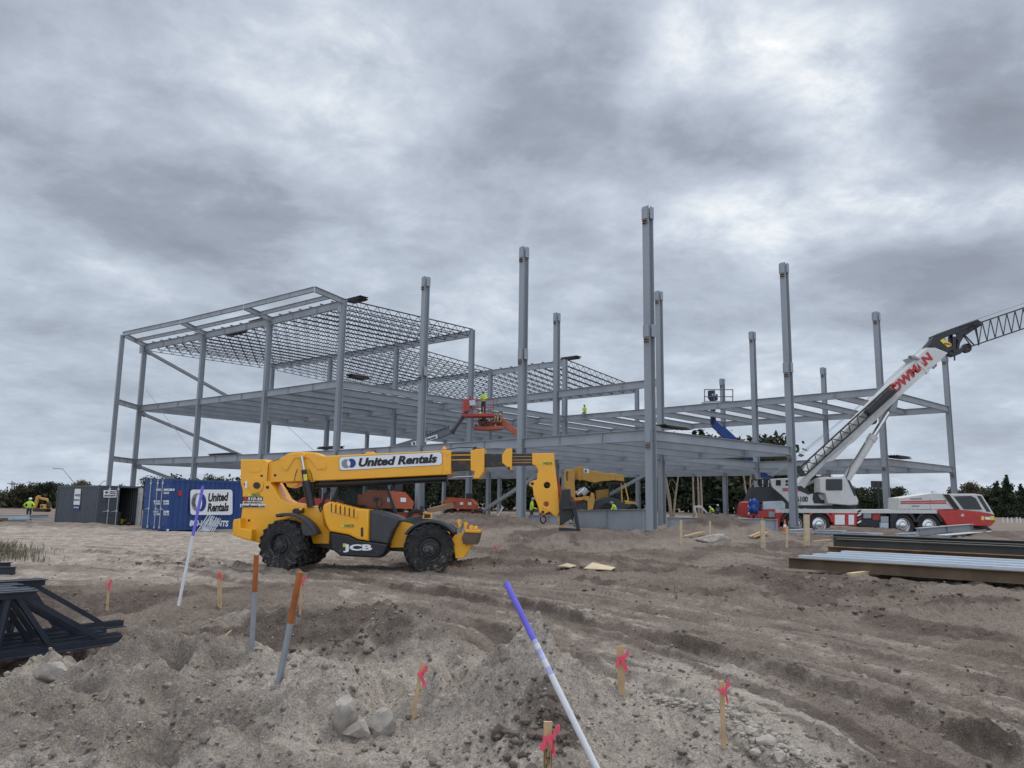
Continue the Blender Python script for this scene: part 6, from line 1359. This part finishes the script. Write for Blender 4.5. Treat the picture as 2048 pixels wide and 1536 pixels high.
# ---------------------------------------------------------------- people
def person(label, loc, face, J, top, leg, helmet, head_turn=0.0, hands=(.5, .5), foot=True):
    """J: joints in metres, x to the person's right, y forward, z up; one continuous body mesh, helmet a child"""
    M = Matrix.Translation(loc) @ Matrix.Rotation(face, 4, 'Z')
    names = ['pelvis', 'spine', 'chest', 'neck', 'head']; order = []; edges = []; rad = {}
    def add(n, r_): order.append(n); rad[n] = r_
    for n, r_ in (('pelvis', .135), ('spine', .13), ('chest', .15), ('neck', .062), ('chin', .075), ('head', .10), ('shR', .075), ('elR', .05), ('wrR', .036), ('haR', .034), ('shL', .075), ('elL', .05), ('wrL', .036), ('haL', .034), ('hipR', .10), ('knR', .068), ('anR', .05), ('toR', .04), ('hipL', .10), ('knL', .068), ('anL', .05), ('toL', .04)): add(n, r_)
    E_ = [('pelvis', 'spine'), ('spine', 'chest'), ('chest', 'neck'), ('neck', 'chin'), ('chin', 'head'), ('chest', 'shR'), ('shR', 'elR'), ('elR', 'wrR'), ('wrR', 'haR'), ('chest', 'shL'), ('shL', 'elL'), ('elL', 'wrL'), ('wrL', 'haL'), ('pelvis', 'hipR'), ('hipR', 'knR'), ('knR', 'anR'), ('anR', 'toR'), ('pelvis', 'hipL'), ('hipL', 'knL'), ('knL', 'anL'), ('anL', 'toL')]
    J = {k: Vector(v) for k, v in J.items()}
    if 'chin' not in J: J['chin'] = J['neck'].lerp(J['head'], .5)+Vector((0, .02, 0))
    for s_ in 'RL':
        if 'ha'+s_ not in J: J['ha'+s_] = J['wr'+s_]+(J['wr'+s_]-J['el'+s_]).normalized()*.09
    me = bpy.data.meshes.new('person'); me.from_pydata([J[n] for n in order], [(order.index(a), order.index(b_)) for a, b_ in E_], [])
    o = bpy.data.objects.new('person', me); COL.objects.link(o)
    md = o.modifiers.new('skin', 'SKIN'); md.use_smooth_shade = True
    for i, n in enumerate(order):
        sv = me.skin_vertices[0].data[i]; sv.radius = (rad[n], rad[n]*(.78 if n in ('pelvis', 'spine', 'chest') else 1)); sv.use_root = (i == 0)
    o.modifiers.new('sub', 'SUBSURF').levels = 1
    dg = bpy.context.evaluated_depsgraph_get(); ev = bpy.data.meshes.new_from_object(o.evaluated_get(dg)); bpy.data.objects.remove(o); bpy.data.meshes.remove(me)
    b = MB(); ms = {'t': top, 'l': leg, 's': SKIN, 'b': BOOT}
    zone = {('pelvis', 'spine'): 't', ('spine', 'chest'): 't', ('chest', 'neck'): 't', ('neck', 'chin'): 's', ('chin', 'head'): 's'}
    vs_ = [b.bm.verts.new(v.co) for v in ev.vertices]
    for p in ev.polygons:
        c = p.center; best = None
        for a, e in E_:
            A, B_ = J[a], J[e]; d = B_-A; t = max(0, min(1, (c-A).dot(d)/d.dot(d))); q = (c-A-d*t).length/((rad[a]+rad[e])/2)
            if best is None or q < best[0]: best = (q, a, e, t)
        _, a, e, t = best
        if a[:2] == 'wr': k = 's'
        elif a[:2] == 'an': k = 'b'
        elif e[:2] in ('hi', 'kn', 'an'): k = 'b' if e[:2] == 'an' and t > .8 else 'l'
        elif a == 'pelvis': k = 'l' if t < .35 else 't'
        else: k = zone.get((a, e), 't')
        try: b.bm.faces.new([vs_[i] for i in p.vertices]).material_index = b.mi(ms[k])
        except ValueError: pass
    bpy.data.meshes.remove(ev)
    hc = J['head']; RH = Matrix.Rotation(head_turn, 3, 'Z')
    hp = lambda x, y, z: hc+RH @ Vector((x, y, z))
    b.path([hp(0, .085, .01), hp(0, .115, -.02), hp(0, .098, -.03)], .016, SKIN, 6, [.008, .017, .012])
    for sx in (-.034, .034): b.ball(hp(sx, .088, .01), .011, DECAL_WHT, 1); b.ball(hp(sx, .096, .01), .006, DECAL_BLK, 1); b.ball(hp(sx*2.75, .0, -.005), .026, SKIN, 1, (.45, .8, 1.1))
    b.bar(hp(-.024, .094, -.055), hp(.024, .094, -.055), .008, .01, DECAL_RED)
    for s_, cl in zip('RL', hands):
        w_, h_ = J['wr'+s_], J['ha'+s_]; d = (h_-w_).normalized(); sd = d.cross(Vector((0, 1, .2))).normalized(); pn = sd.cross(d)
        for k in range(4):
            r0 = h_+sd*(.026-.0175*k); ln = (.062, .072, .068, .052)[k]; b.path([r0, r0+d*ln*.5+pn*.012*cl, r0+d*ln*.8+pn*.035*cl], .008, SKIN, 5, [.009, .0085, .006])
        r0 = w_.lerp(h_, .6)+sd*.03; b.path([r0, r0+sd*.03+d*.025, r0+sd*.035+d*.055+pn*.01], .009, SKIN, 5, [.010, .009, .007])
    for v in b.bm.verts: v.co = M @ v.co
    body = tag(b.build('person', ang=60, recalc=False), label, 'person')
    if helmet:
        h = MB(); prof = [(.0, .137), (.0, .125), (.03, .122), (.07, .108), (.105, .075), (.125, .03), (.127, 0)]
        C = Vector((0, 0, 0)); h.lathe(hc+Vector((0, 0, .015)), Vector((0, -.12, 1)), prof, helmet, 18); h.hull([hp(-.07, .10, .03), hp(.07, .10, .03), hp(.05, .175, .015), hp(-.05, .175, .015)], [hp(-.07, .10, .04), hp(.07, .10, .04), hp(.05, .175, .022), hp(-.05, .175, .022)], helmet)
        h.bar(hp(0, -.10, .09), hp(0, .10, .11), .03, .012, helmet)
        for v in h.bm.verts: v.co = M @ v.co
        h.build('helmet', body)
    v_ = MB(); c, s_ = J['chest'], J['spine']; ax = (c-s_).normalized(); r1 = ax.cross(Vector((0, 1, 0))).normalized(); f1 = r1.cross(ax)
    for k in (.15, .75):
        q = s_.lerp(c, k); ring = [q+(r1*math.cos(a)*.155+f1*math.sin(a)*.128) for a in np.linspace(0, 2*math.pi, 17)[:-1]]; v_.hull([M @ (p-ax*.02) for p in ring], [M @ (p+ax*.02) for p in ring], GALV)
    v_.build('reflective_band', body)
    return body
STAND = dict(pelvis=(0, 0, .95), spine=(0, -.01, 1.12), chest=(0, 0, 1.33), neck=(0, .01, 1.50), head=(0, .03, 1.64), shR=(.18, 0, 1.42), elR=(.24, -.02, 1.15), wrR=(.26, .08, .92), shL=(-.18, 0, 1.42), elL=(-.24, -.02, 1.15), wrL=(-.26, .08, .92),
             hipR=(.10, 0, .88), knR=(.11, .02, .48), anR=(.12, -.02, .08), toR=(.14, .16, .035), hipL=(-.10, 0, .88), knL=(-.11, .02, .48), anL=(-.12, -.02, .08), toL=(-.14, .16, .035))
def pose(**k): d = dict(STAND); d.update(k); return d
def ploc(px, py, Y, onground=True):
    p = at(px, py, Y); return Vector((p.x, p.y, gz(p.x, p.y) if onground else p.z))
WHH = mat('white_helmet', (.72, .72, .70), .35); GRYH = mat('grey_helmet', (.22, .23, .24), .4); DKTOP = mat('dark_shirt', (.05, .055, .06), .8)
person('worker in hi-vis shirt and white helmet, back turned, hands on hips at far left', ploc(56, 1040, 60.5), 0.1, pose(elR=(.40, -.10, 1.18), wrR=(.19, .02, 1.0), haR=(.13, .06, .98), elL=(-.40, -.10, 1.18), wrL=(-.19, .02, 1.0), haL=(-.13, .06, .98), hipR=(.12, 0, .88), anR=(.18, -.02, .08), anL=(-.18, -.02, .08)), HIVIS, PANTS, WHH)
person('worker in hi-vis shirt and grey helmet standing behind the girder, right of a bare column', ploc(1063, 1054, 48.6), -1.4, pose(elR=(.25, .02, 1.15), wrR=(.14, .25, 1.08), elL=(-.25, .02, 1.15), wrL=(-.10, .26, 1.06), neck=(0, .03, 1.5), head=(0, .08, 1.63)), HIVIS, PANTS, GRYH, -.3)
person('worker in hi-vis top leaning beside the cab of the second yellow telehandler', ploc(1233, 1052, 52.2), 1.2, pose(chest=(0, .14, 1.27), spine=(0, .06, 1.1), neck=(0, .24, 1.42), head=(0, .32, 1.52), shR=(.18, .15, 1.36), elR=(.24, .30, 1.14), wrR=(.2, .48, 1.05), shL=(-.18, .15, 1.36), elL=(-.24, .28, 1.12), wrL=(-.22, .45, 1.0)), HIVIS, PANTS, GRYH)
pp = LA.pw(1254, 1040, .5)
person('worker in hi-vis vest standing in the red lift platform, head above the rail', Vector((pp.x, pp.y, pp.z+.02)), 2.6, pose(elR=(.28, .10, 1.16), wrR=(.2, .34, 1.12), elL=(-.28, .12, 1.16), wrL=(-.2, .34, 1.10), pelvis=(0, 0, 1.0), head=(0, .07, 1.66)), HIVIS, PANTS, GRYH)
pp = LA.pw(1246, 1130, 1.4)
person('worker in hi-vis vest crouching in the lower lift platform', Vector((pp.x, pp.y, pp.z+.02)), 1.0, pose(pelvis=(0, -.1, .55), spine=(0, .0, .72), chest=(0, .12, .92), neck=(0, .2, 1.07), head=(0, .26, 1.19), shR=(.18, .12, 1.0), elR=(.24, .28, .8), wrR=(.18, .48, .78), shL=(-.18, .12, 1.0), elL=(-.24, .28, .8), wrL=(-.18, .48, .78), hipR=(.1, -.1, .5), knR=(.14, .28, .5), anR=(.12, .06, .08), toR=(.13, .24, .035), hipL=(-.1, -.1, .5), knL=(-.14, .28, .5), anL=(-.12, .06, .08), toL=(-.13, .24, .035)), HIVIS, PANTS, GRYH)
# seated on the second-floor girder
t = .72; s0 = P(3, 2, ZL2).lerp(P(2, 2, ZL2), 0); 
sx = min(np.linspace(0, 1, 400), key=lambda f: abs((lambda p: 1024+FPX*((p-EYE).dot(_rt))/((p-EYE).dot(_fw)))(P(3, 2, ZL2).lerp(P(2, 2, ZL2), f))-1170))
sp = P(3, 2, ZL2).lerp(P(2, 2, ZL2), float(sx)); dirn = -VD
person('worker in hi-vis vest and tan trousers sitting on the upper girder, legs hanging', Vector((sp.x, sp.y, sp.z+.02))+dirn*.05, math.atan2(dirn.y, dirn.x)-math.pi/2+.5, pose(pelvis=(0, -.05, .12), spine=(0, -.07, .30), chest=(0, -.02, .52), neck=(0, .04, .70), head=(0, .09, .84), shR=(.18, -.02, .61), elR=(.24, .12, .38), wrR=(.10, .30, .33), shL=(-.18, -.02, .61), elL=(-.24, .10, .38), wrL=(-.10, .30, .32), hipR=(.10, .0, .10), knR=(.13, .42, .08), anR=(.13, .40, -.36), toR=(.14, .56, -.40), hipL=(-.10, .0, .10), knL=(-.13, .42, .08), anL=(-.12, .36, -.36), toL=(-.12, .52, -.40)), HIVIS, KHAKI, GRYH, .4)
person('worker in hi-vis shirt and white helmet bending down behind the long ground girder', ploc(1429, 1040, 78), .9, pose(chest=(0, .22, 1.18), spine=(0, .1, 1.05), neck=(0, .36, 1.3), head=(0, .46, 1.38), shR=(.18, .24, 1.26), elR=(.24, .36, 1.0), wrR=(.2, .5, .8), shL=(-.18, .24, 1.26), elL=(-.24, .36, 1.0), wrL=(-.2, .5, .8)), HIVIS, PANTS, WHH)
person('operator with white helmet and dark shirt by the mini excavator', ploc(1436, 1038, 82.5), -.6, pose(), DKTOP, PANTS, WHH)
# ---------------------------------------------------------------- trees and the far edge of the site
def leaf_material(name, a, b_, c):
    m = bpy.data.materials.new(name); m.use_nodes = True; t = m.node_tree; p = t.nodes['Principled BSDF']; L = t.links
    p.inputs['Roughness'].default_value = .8; p.inputs['Specular IOR Level'].default_value = .2
    at_ = N(t, 'ShaderNodeAttribute', attribute_name='tint'); g = N(t, 'ShaderNodeObjectInfo')
    r = N(t, 'ShaderNodeValToRGB'); r.color_ramp.elements[0].color = (*a, 1); r.color_ramp.elements[1].color = (*c, 1); e = r.color_ramp.elements.new(.5); e.color = (*b_, 1)
    ad = N(t, 'ShaderNodeMath', operation='ADD'); mu = N(t, 'ShaderNodeMath', operation='MULTIPLY_ADD'); mu.inputs[1].default_value = .3; mu.inputs[2].default_value = -.15
    L.new(g.outputs['Random'], mu.inputs[0]); L.new(at_.outputs['Fac'], ad.inputs[0]); L.new(mu.outputs[0], ad.inputs[1]); L.new(ad.outputs[0], r.inputs[0]); L.new(r.outputs[0], p.inputs['Base Color'])
    return m
LF1 = leaf_material('leaves_dark', (.020, .030, .016), (.042, .055, .030), (.080, .090, .050))
LF2 = leaf_material('leaves_olive', (.034, .040, .022), (.072, .076, .042), (.12, .115, .068))
LF3 = leaf_material('leaves_dry', (.06, .05, .028), (.11, .092, .052), (.17, .145, .09))
BARK = mat('bark', (.10, .085, .07), .9, 0, .2, 3); BARKP = mat('pale_bark', (.34, .27, .20), .9, 0, .15, 3)
def leaf_mesh(name, blobs, n, size, m, seed, hole=.35):
    """leaf clumps spread through overlapping blobs (cx, cy, cz, rx, ry, rz)"""
    rg = np.random.default_rng(seed); vol = np.array([b[3]*b[4]*b[5] for b in blobs])**.75; pick = rg.choice(len(blobs), n, p=vol/vol.sum()); B = np.array(blobs)[pick]
    d = rg.normal(size=(n, 3)); d /= np.linalg.norm(d, axis=1, keepdims=True); r = rg.random(n)**.45; c = B[:, :3]+d*B[:, 3:]*r[:, None]*(1+.18*rg.normal(size=(n, 1)))
    cl = vnoise(c[:, 0]/(size*5)+seed, c[:, 2]/(size*5))+vnoise(c[:, 1]/(size*5)+seed*3, c[:, 2]/(size*5)+5); keep = cl > (-1+hole*1.5); c = c[keep]; cl = cl[keep]; k = len(c)
    a = rg.normal(size=(k, 3)); a /= np.linalg.norm(a, axis=1, keepdims=True); b = np.cross(a, rg.normal(size=(k, 3))); b /= np.linalg.norm(b, axis=1, keepdims=True)
    s = size*(.6+.9*rg.random((k, 1))); V = np.stack([c-a*s, c+b*s*.5, c+a*s, c-b*s*.5], 1).reshape(-1, 3)
    me = bpy.data.meshes.new(name); me.vertices.add(4*k); me.vertices.foreach_set('co', V.astype(np.float32).ravel()); me.loops.add(4*k); me.loops.foreach_set('vertex_index', np.arange(4*k, dtype=np.int32)); me.polygons.add(k); me.polygons.foreach_set('loop_start', np.arange(0, 4*k, 4, dtype=np.int32)); me.update()
    t = me.attributes.new('tint', 'FLOAT', 'POINT'); t.data.foreach_set('value', np.repeat(np.clip(.5+.55*cl+.18*rg.normal(size=k), 0, 1), 4).astype(np.float32)); me.materials.append(m); return me
def tree(name, label, group, h, blobs, n, size, m, seed, bark=BARK, trunk=.16, limbs=6):
    t = thing(name, label, 'tree', (0, 0, 0), 0, group); rg = random.Random(seed)
    o = bpy.data.objects.new('crown', leaf_mesh('crown', blobs, n, size, m, seed)); COL.objects.link(o); o.parent = t
    b = MB(); b.path([(0, 0, -.5), (rg.uniform(-.2, .2), 0, h*.3), (rg.uniform(-.4, .4), 0, h*.6), (0, 0, h*.85)], .1, bark, 7, [trunk*1.3, trunk, trunk*.6, trunk*.2])
    for k in range(limbs):
        bl = rg.choice(blobs); z = h*rg.uniform(.25, .6); b.path([(0, 0, z), (bl[0]*.5, bl[1]*.5, (z+bl[2])*.52), (bl[0], bl[1], bl[2])], .1, bark, 5, [trunk*.5, trunk*.35, trunk*.1])
    b.build('trunk', t, centre=False); return t
def oak(h, w_, seed, k=9):
    rg = random.Random(seed); out = []
    for _ in range(k):
        a = rg.random()*6.28; q = rg.random()**.6*w_*.36; z = h*rg.uniform(.42, .86); out.append((q*math.cos(a), q*math.sin(a), z, w_*rg.uniform(.14, .26), w_*rg.uniform(.14, .26), h*rg.uniform(.09, .17)))
    return out+[(0, 0, h*.62, w_*.3, w_*.3, h*.22), (0, 0, h*.3, w_*.32, w_*.32, h*.22)]
def cypress(h, w_, seed):
    rg = random.Random(seed); out = []
    for k in range(12):
        f = (k+.5)/12; q = w_*.5*(1-f)**.7; a = k*2.4; out.append((q*.4*math.cos(a), q*.4*math.sin(a), h*(.08+.9*f), q*.75+.15, q*.75+.15, h*.085))
    return out
protos = {}
TG = 'trees along the far edge of the site'
def proto(key, *a, **k): protos[key] = tree(*a, **k); protos[key].location = (0, -400, -50); return protos[key]
used = set()
def put(key, px, Y, top, label=None, wscale=1.0, base=None):
    o = protos[key]; c = o if key not in used else copy_tree(o); used.add(key)
    p = at(px, 1000, Y); z = gz(p.x, p.y)-.1; zt = at(px, top, Y).z; s_ = (zt-z)/PH[key]; c.location = (p.x, p.y, z); c.scale = (s_*wscale, s_*wscale, s_); c.rotation_euler = (0, 0, random.random()*6.28)
    if label: c['label'] = label
    return c
PH = dict(a=10, b=10, c=10, d=10, e=10)
proto('a', 'broadleaf_tree', 'dark broad evergreen tree in the far row at the edge of the site', TG, 10, oak(10, 11, 1), 5200, .30, LF1, 1)
proto('b', 'broadleaf_tree', 'olive green rounded tree in the far row at the edge of the site', TG, 10, oak(10, 9, 2), 5200, .30, LF2, 2)
proto('c', 'thin_crowned_tree', 'brownish thin-crowned tree in the far row at the edge of the site', TG, 10, oak(10, 8, 3, 12), 2600, .24, LF3, 3, limbs=12)
proto('d', 'conifer_tree', 'dark pointed conifer in the far row at the edge of the site', TG, 10, cypress(10, 5.6, 4), 5200, .27, LF1, 4)
proto('e', 'broadleaf_tree', 'lower bushy dark green tree in the far row at the edge of the site', TG, 10, oak(10, 13, 5), 5200, .34, LF1, 5)
random.seed(21)
for px, Y, top, key, lb in ((-20, 112, 972, 'a', None), (40, 118, 966, 'b', None), (84, 120, 956, 'a', 'rounded tree rising above the worker with the white helmet'), (130, 125, 962, 'e', None), (160, 122, 955, 'c', 'taller thin tree just above the left end of the grey container'), (205, 128, 966, 'a', None), (250, 128, 968, 'b', None), (300, 130, 962, 'a', None), (-60, 115, 965, 'e', None),
        (318, 150, 947, 'b', 'olive tree showing above the gap between the two containers'), (372, 150, 950, 'a', None), (430, 155, 948, 'b', None), (492, 150, 944, 'a', None), (560, 150, 940, 'b', None), (620, 150, 936, 'a', None), (690, 150, 930, 'b', None), (760, 148, 926, 'e', None), (840, 150, 924, 'a', None), (930, 150, 922, 'b', None), (1010, 150, 920, 'a', None), (1090, 150, 918, 'e', None), (1170, 150, 905, 'a', None), (1250, 150, 892, 'd', None), (1310, 152, 880, 'a', None),
        (1392, 150, 862, 'd', 'conifer whose tip shows above the nearest floor, left of the blue lift'), (1408, 152, 860, 'd', None), (1440, 158, 880, 'a', None), (1474, 150, 857, 'e', 'dense dark crown showing right of the blue lift arm'), (1496, 153, 860, 'a', None), (1540, 152, 905, 'b', None), (1590, 160, 925, 'a', None), (1640, 165, 948, 'c', None), (1666, 175, 962, 'b', None),
        (1742, 150, 970, 'e', 'rounded tree between two columns behind the crane cab'), (1790, 150, 966, 'a', None), (1700, 190, 975, 'b', None), (1905, 150, 985, 'a', None), (1872, 170, 992, 'b', None), (1945, 150, 958, 'c', 'pale autumn tree with sparse crown above the crane driver cab'), (1968, 160, 965, 'b', None), (2016, 145, 950, 'd', 'dark pointed conifer near the right edge, right of the crane'), (2044, 150, 968, 'd', None), (1996, 155, 962, 'd', None), (2080, 150, 962, 'a', None), (1925, 165, 972, 'b', None)):
    put(key, px, Y, top, lb, random.uniform(.9, 1.25))
# bare trunks in the shade behind the nearest bay
def bare(label, px, Y, top, n, seed):
    c = ploc(px, 1035, Y); t = thing('bare_tree', label, 'tree', tuple(c), 0, 'bare pale trunks'); zt = at(px, top, Y).z; rg = random.Random(seed); b = MB()
    for k in range(n):
        x = rg.uniform(-.9, .9)*(n > 1); pts = [c+Vector((x*.15, 0, -.2)), c+Vector((x*.5, 0, (zt-c.z)*.35)), c+Vector((x*1.1, .2, (zt-c.z)*.7)), c+Vector((x*1.5, .2, zt-c.z))]; b.path(pts, .1, BARKP, 6, [.17, .13, .09, .03])
        for q in range(4): f = rg.uniform(.4, .9); p0 = pts[0].lerp(pts[3], f); b.path([p0, p0+Vector((rg.uniform(-.9, .9), 0, rg.uniform(.5, 1.4)))], .04, BARKP, 4, [.045, .015])
    b.build('trunk', t)
bare('clump of pale bare trunks right of the nearest column, under the frame', 1345, 96, 930, 5, 1); bare('thin pale bare trunk behind the white excavator arm', 1388, 100, 915, 1, 2); bare('thin pale bare trunk, second behind the white excavator arm', 1398, 101, 915, 1, 3); bare('thin pale bare trunk left of the dark column by the mini excavator', 1404, 99, 915, 1, 4); bare('slanting dark-backed bare trunk near the crane tail', 1500, 102, 935, 2, 5)
# the wood behind, one mass
def wood(name, span, n, size, m, seed):
    rg = np.random.default_rng(seed); bl = []
    for px0, px1, Y, top, k in span:
        for i in range(k):
            px = px0+(px1-px0)*(i+rg.random())/k; yy = Y+rg.uniform(-4, 10); p = at(px, 1000, yy); z0 = gz(p.x, p.y); z1 = at(px, top+rg.uniform(-4, 10), yy).z; bl.append((p.x, p.y, (z0+z1)/2, Y*.022, 3, (z1-z0)*.55))
    o = bpy.data.objects.new(name, leaf_mesh(name, bl, n, size, m, seed, .12)); COL.objects.link(o); o['kind'] = 'stuff'; return o
wood('woodland', [(600, 1240, 160, 930, 40), (1240, 1560, 158, 890, 30), (1540, 1660, 170, 955, 8)], 60000, .42, LF1, 31)
wood('treeline', [(-80, 480, 122, 984, 60), (300, 640, 165, 962, 20)], 22000, .42, LF2, 32)
wood('treeline', [(1640, 2100, 165, 990, 34)], 16000, .36, LF2, 33)
# scrub at left edge
def scrub(name, px, py, n, seed, rad=.8):
    c = gnd(px, py); rg = np.random.default_rng(seed); V = []; Fc = []
    for k in range(n):
        x, y = c.x+rg.normal()*rad, c.y+rg.normal()*rad*.5; z = gz(x, y); a = rg.random()*6.28; ln = rg.uniform(.12, .42); tl = rg.uniform(.1, .6); dx, dy = math.cos(a), math.sin(a); w_ = .008
        o = len(V); V += [(x-dy*w_, y+dx*w_, z-.02), (x+dy*w_, y-dx*w_, z-.02), (x+dx*ln*tl*.5+dy*w_, y+dy*ln*tl*.5-dx*w_, z+ln*.6), (x+dx*ln*tl*.5-dy*w_, y+dy*ln*tl*.5+dx*w_, z+ln*.6), (x+dx*ln*tl, y+dy*ln*tl, z+ln*.85)]; Fc += [(o, o+1, o+2, o+3), (o+3, o+2, o+4)]
    me = bpy.data.meshes.new(name); me.from_pydata(V, [], Fc); me.materials.append(mat('dry_grass', (.15, .135, .085), .9, 0, .35, 4)); o = bpy.data.objects.new(name, me); COL.objects.link(o); o['kind'] = 'stuff'; return o
scrub('weeds', 4, 1108, 420, 1, .6); scrub('weeds', -30, 1098, 400, 2, .8)
# street lamps, poles, fence, far spoil
def lamp(label, px, Y, ytop, reach):
    p = ploc(px, 1000, Y); t = thing('street_lamp', label, 'street lamp', tuple(p), 0, 'street lamps beyond the trees'); top = at(px, ytop, Y); b = MB(); e = top+Vector((reach, 0, .0)); b.path([p, Vector((p.x, p.y, top.z-3)), Vector((p.x, p.y, top.z-2.6)), e*.6+Vector((p.x, p.y, top.z-2.6))*.4, e], .12, GALV, 6, [.2, .14, .13, .1, .08]); b.build('pole', t)
    b = MB(); b.bar(e, e+Vector((math.copysign(1.8, reach), 0, .05)), .5, .22, GALV); b.build('lamp_head', t)
lamp('tall street lamp with slanting arm above the grey container', 145, 150, 938, -1.9)
lamp('faint street lamp with slanting arm between containers', 184, 200, 962, 3.0)
for k, (px, Y, top, lab) in enumerate(((24, 200, 962, 'utility pole with a short crossarm, left one above the far trees'), (28, 205, 964, 'utility pole with a short crossarm, right one above the far trees'))):
    p = ploc(px, 1000, Y); tp = at(px, top, Y); t = thing('utility_pole', lab, 'utility pole', tuple(p), 0, 'utility poles'); b = MB(); b.cyl(p, tp, .16, BARK, 7, .12); b.build('pole', t); b = MB(); b.bar(tp-Vector((1.1, 0, .6)), tp+Vector((1.1, 0, -.6)), .14, .16, BARK); b.build('crossarm', t)
for k, px in enumerate((1752, 1757, 1762)):
    pass
for k in range(8):
    px = 2006+k*9+2*math.sin(k*3); p = ploc(px, 1044, 98); b = MB(); b.box(p+Vector((0, 0, .2)), (.10, .10, .8), WHT); b.box(p+Vector((0, 0, .62)), (.13, .13, .05), WHT); tag(b.build('marker_post'), 'white marker post in the row at the far right of the site', 'post', 'white posts at far right')
b = MB(); p = ploc(1757, 1000, 140); tp = at(1757, 962, 140)
for dx in (-.9, 0, .9): b.box(Vector((p.x+dx*.9, p.y, tp.z-.6)), (.7, .25, 1.2), BLK)
b.bar(Vector((p.x, p.y, p.z)), Vector((p.x, p.y, tp.z)), .2, .2, BLK); b.box(Vector((p.x, p.y, tp.z-2)), (2.2, .2, .15), BLK); tag(b.build('floodlight_mast'), 'dark floodlight mast above the trees behind the crane', 'floodlight mast')
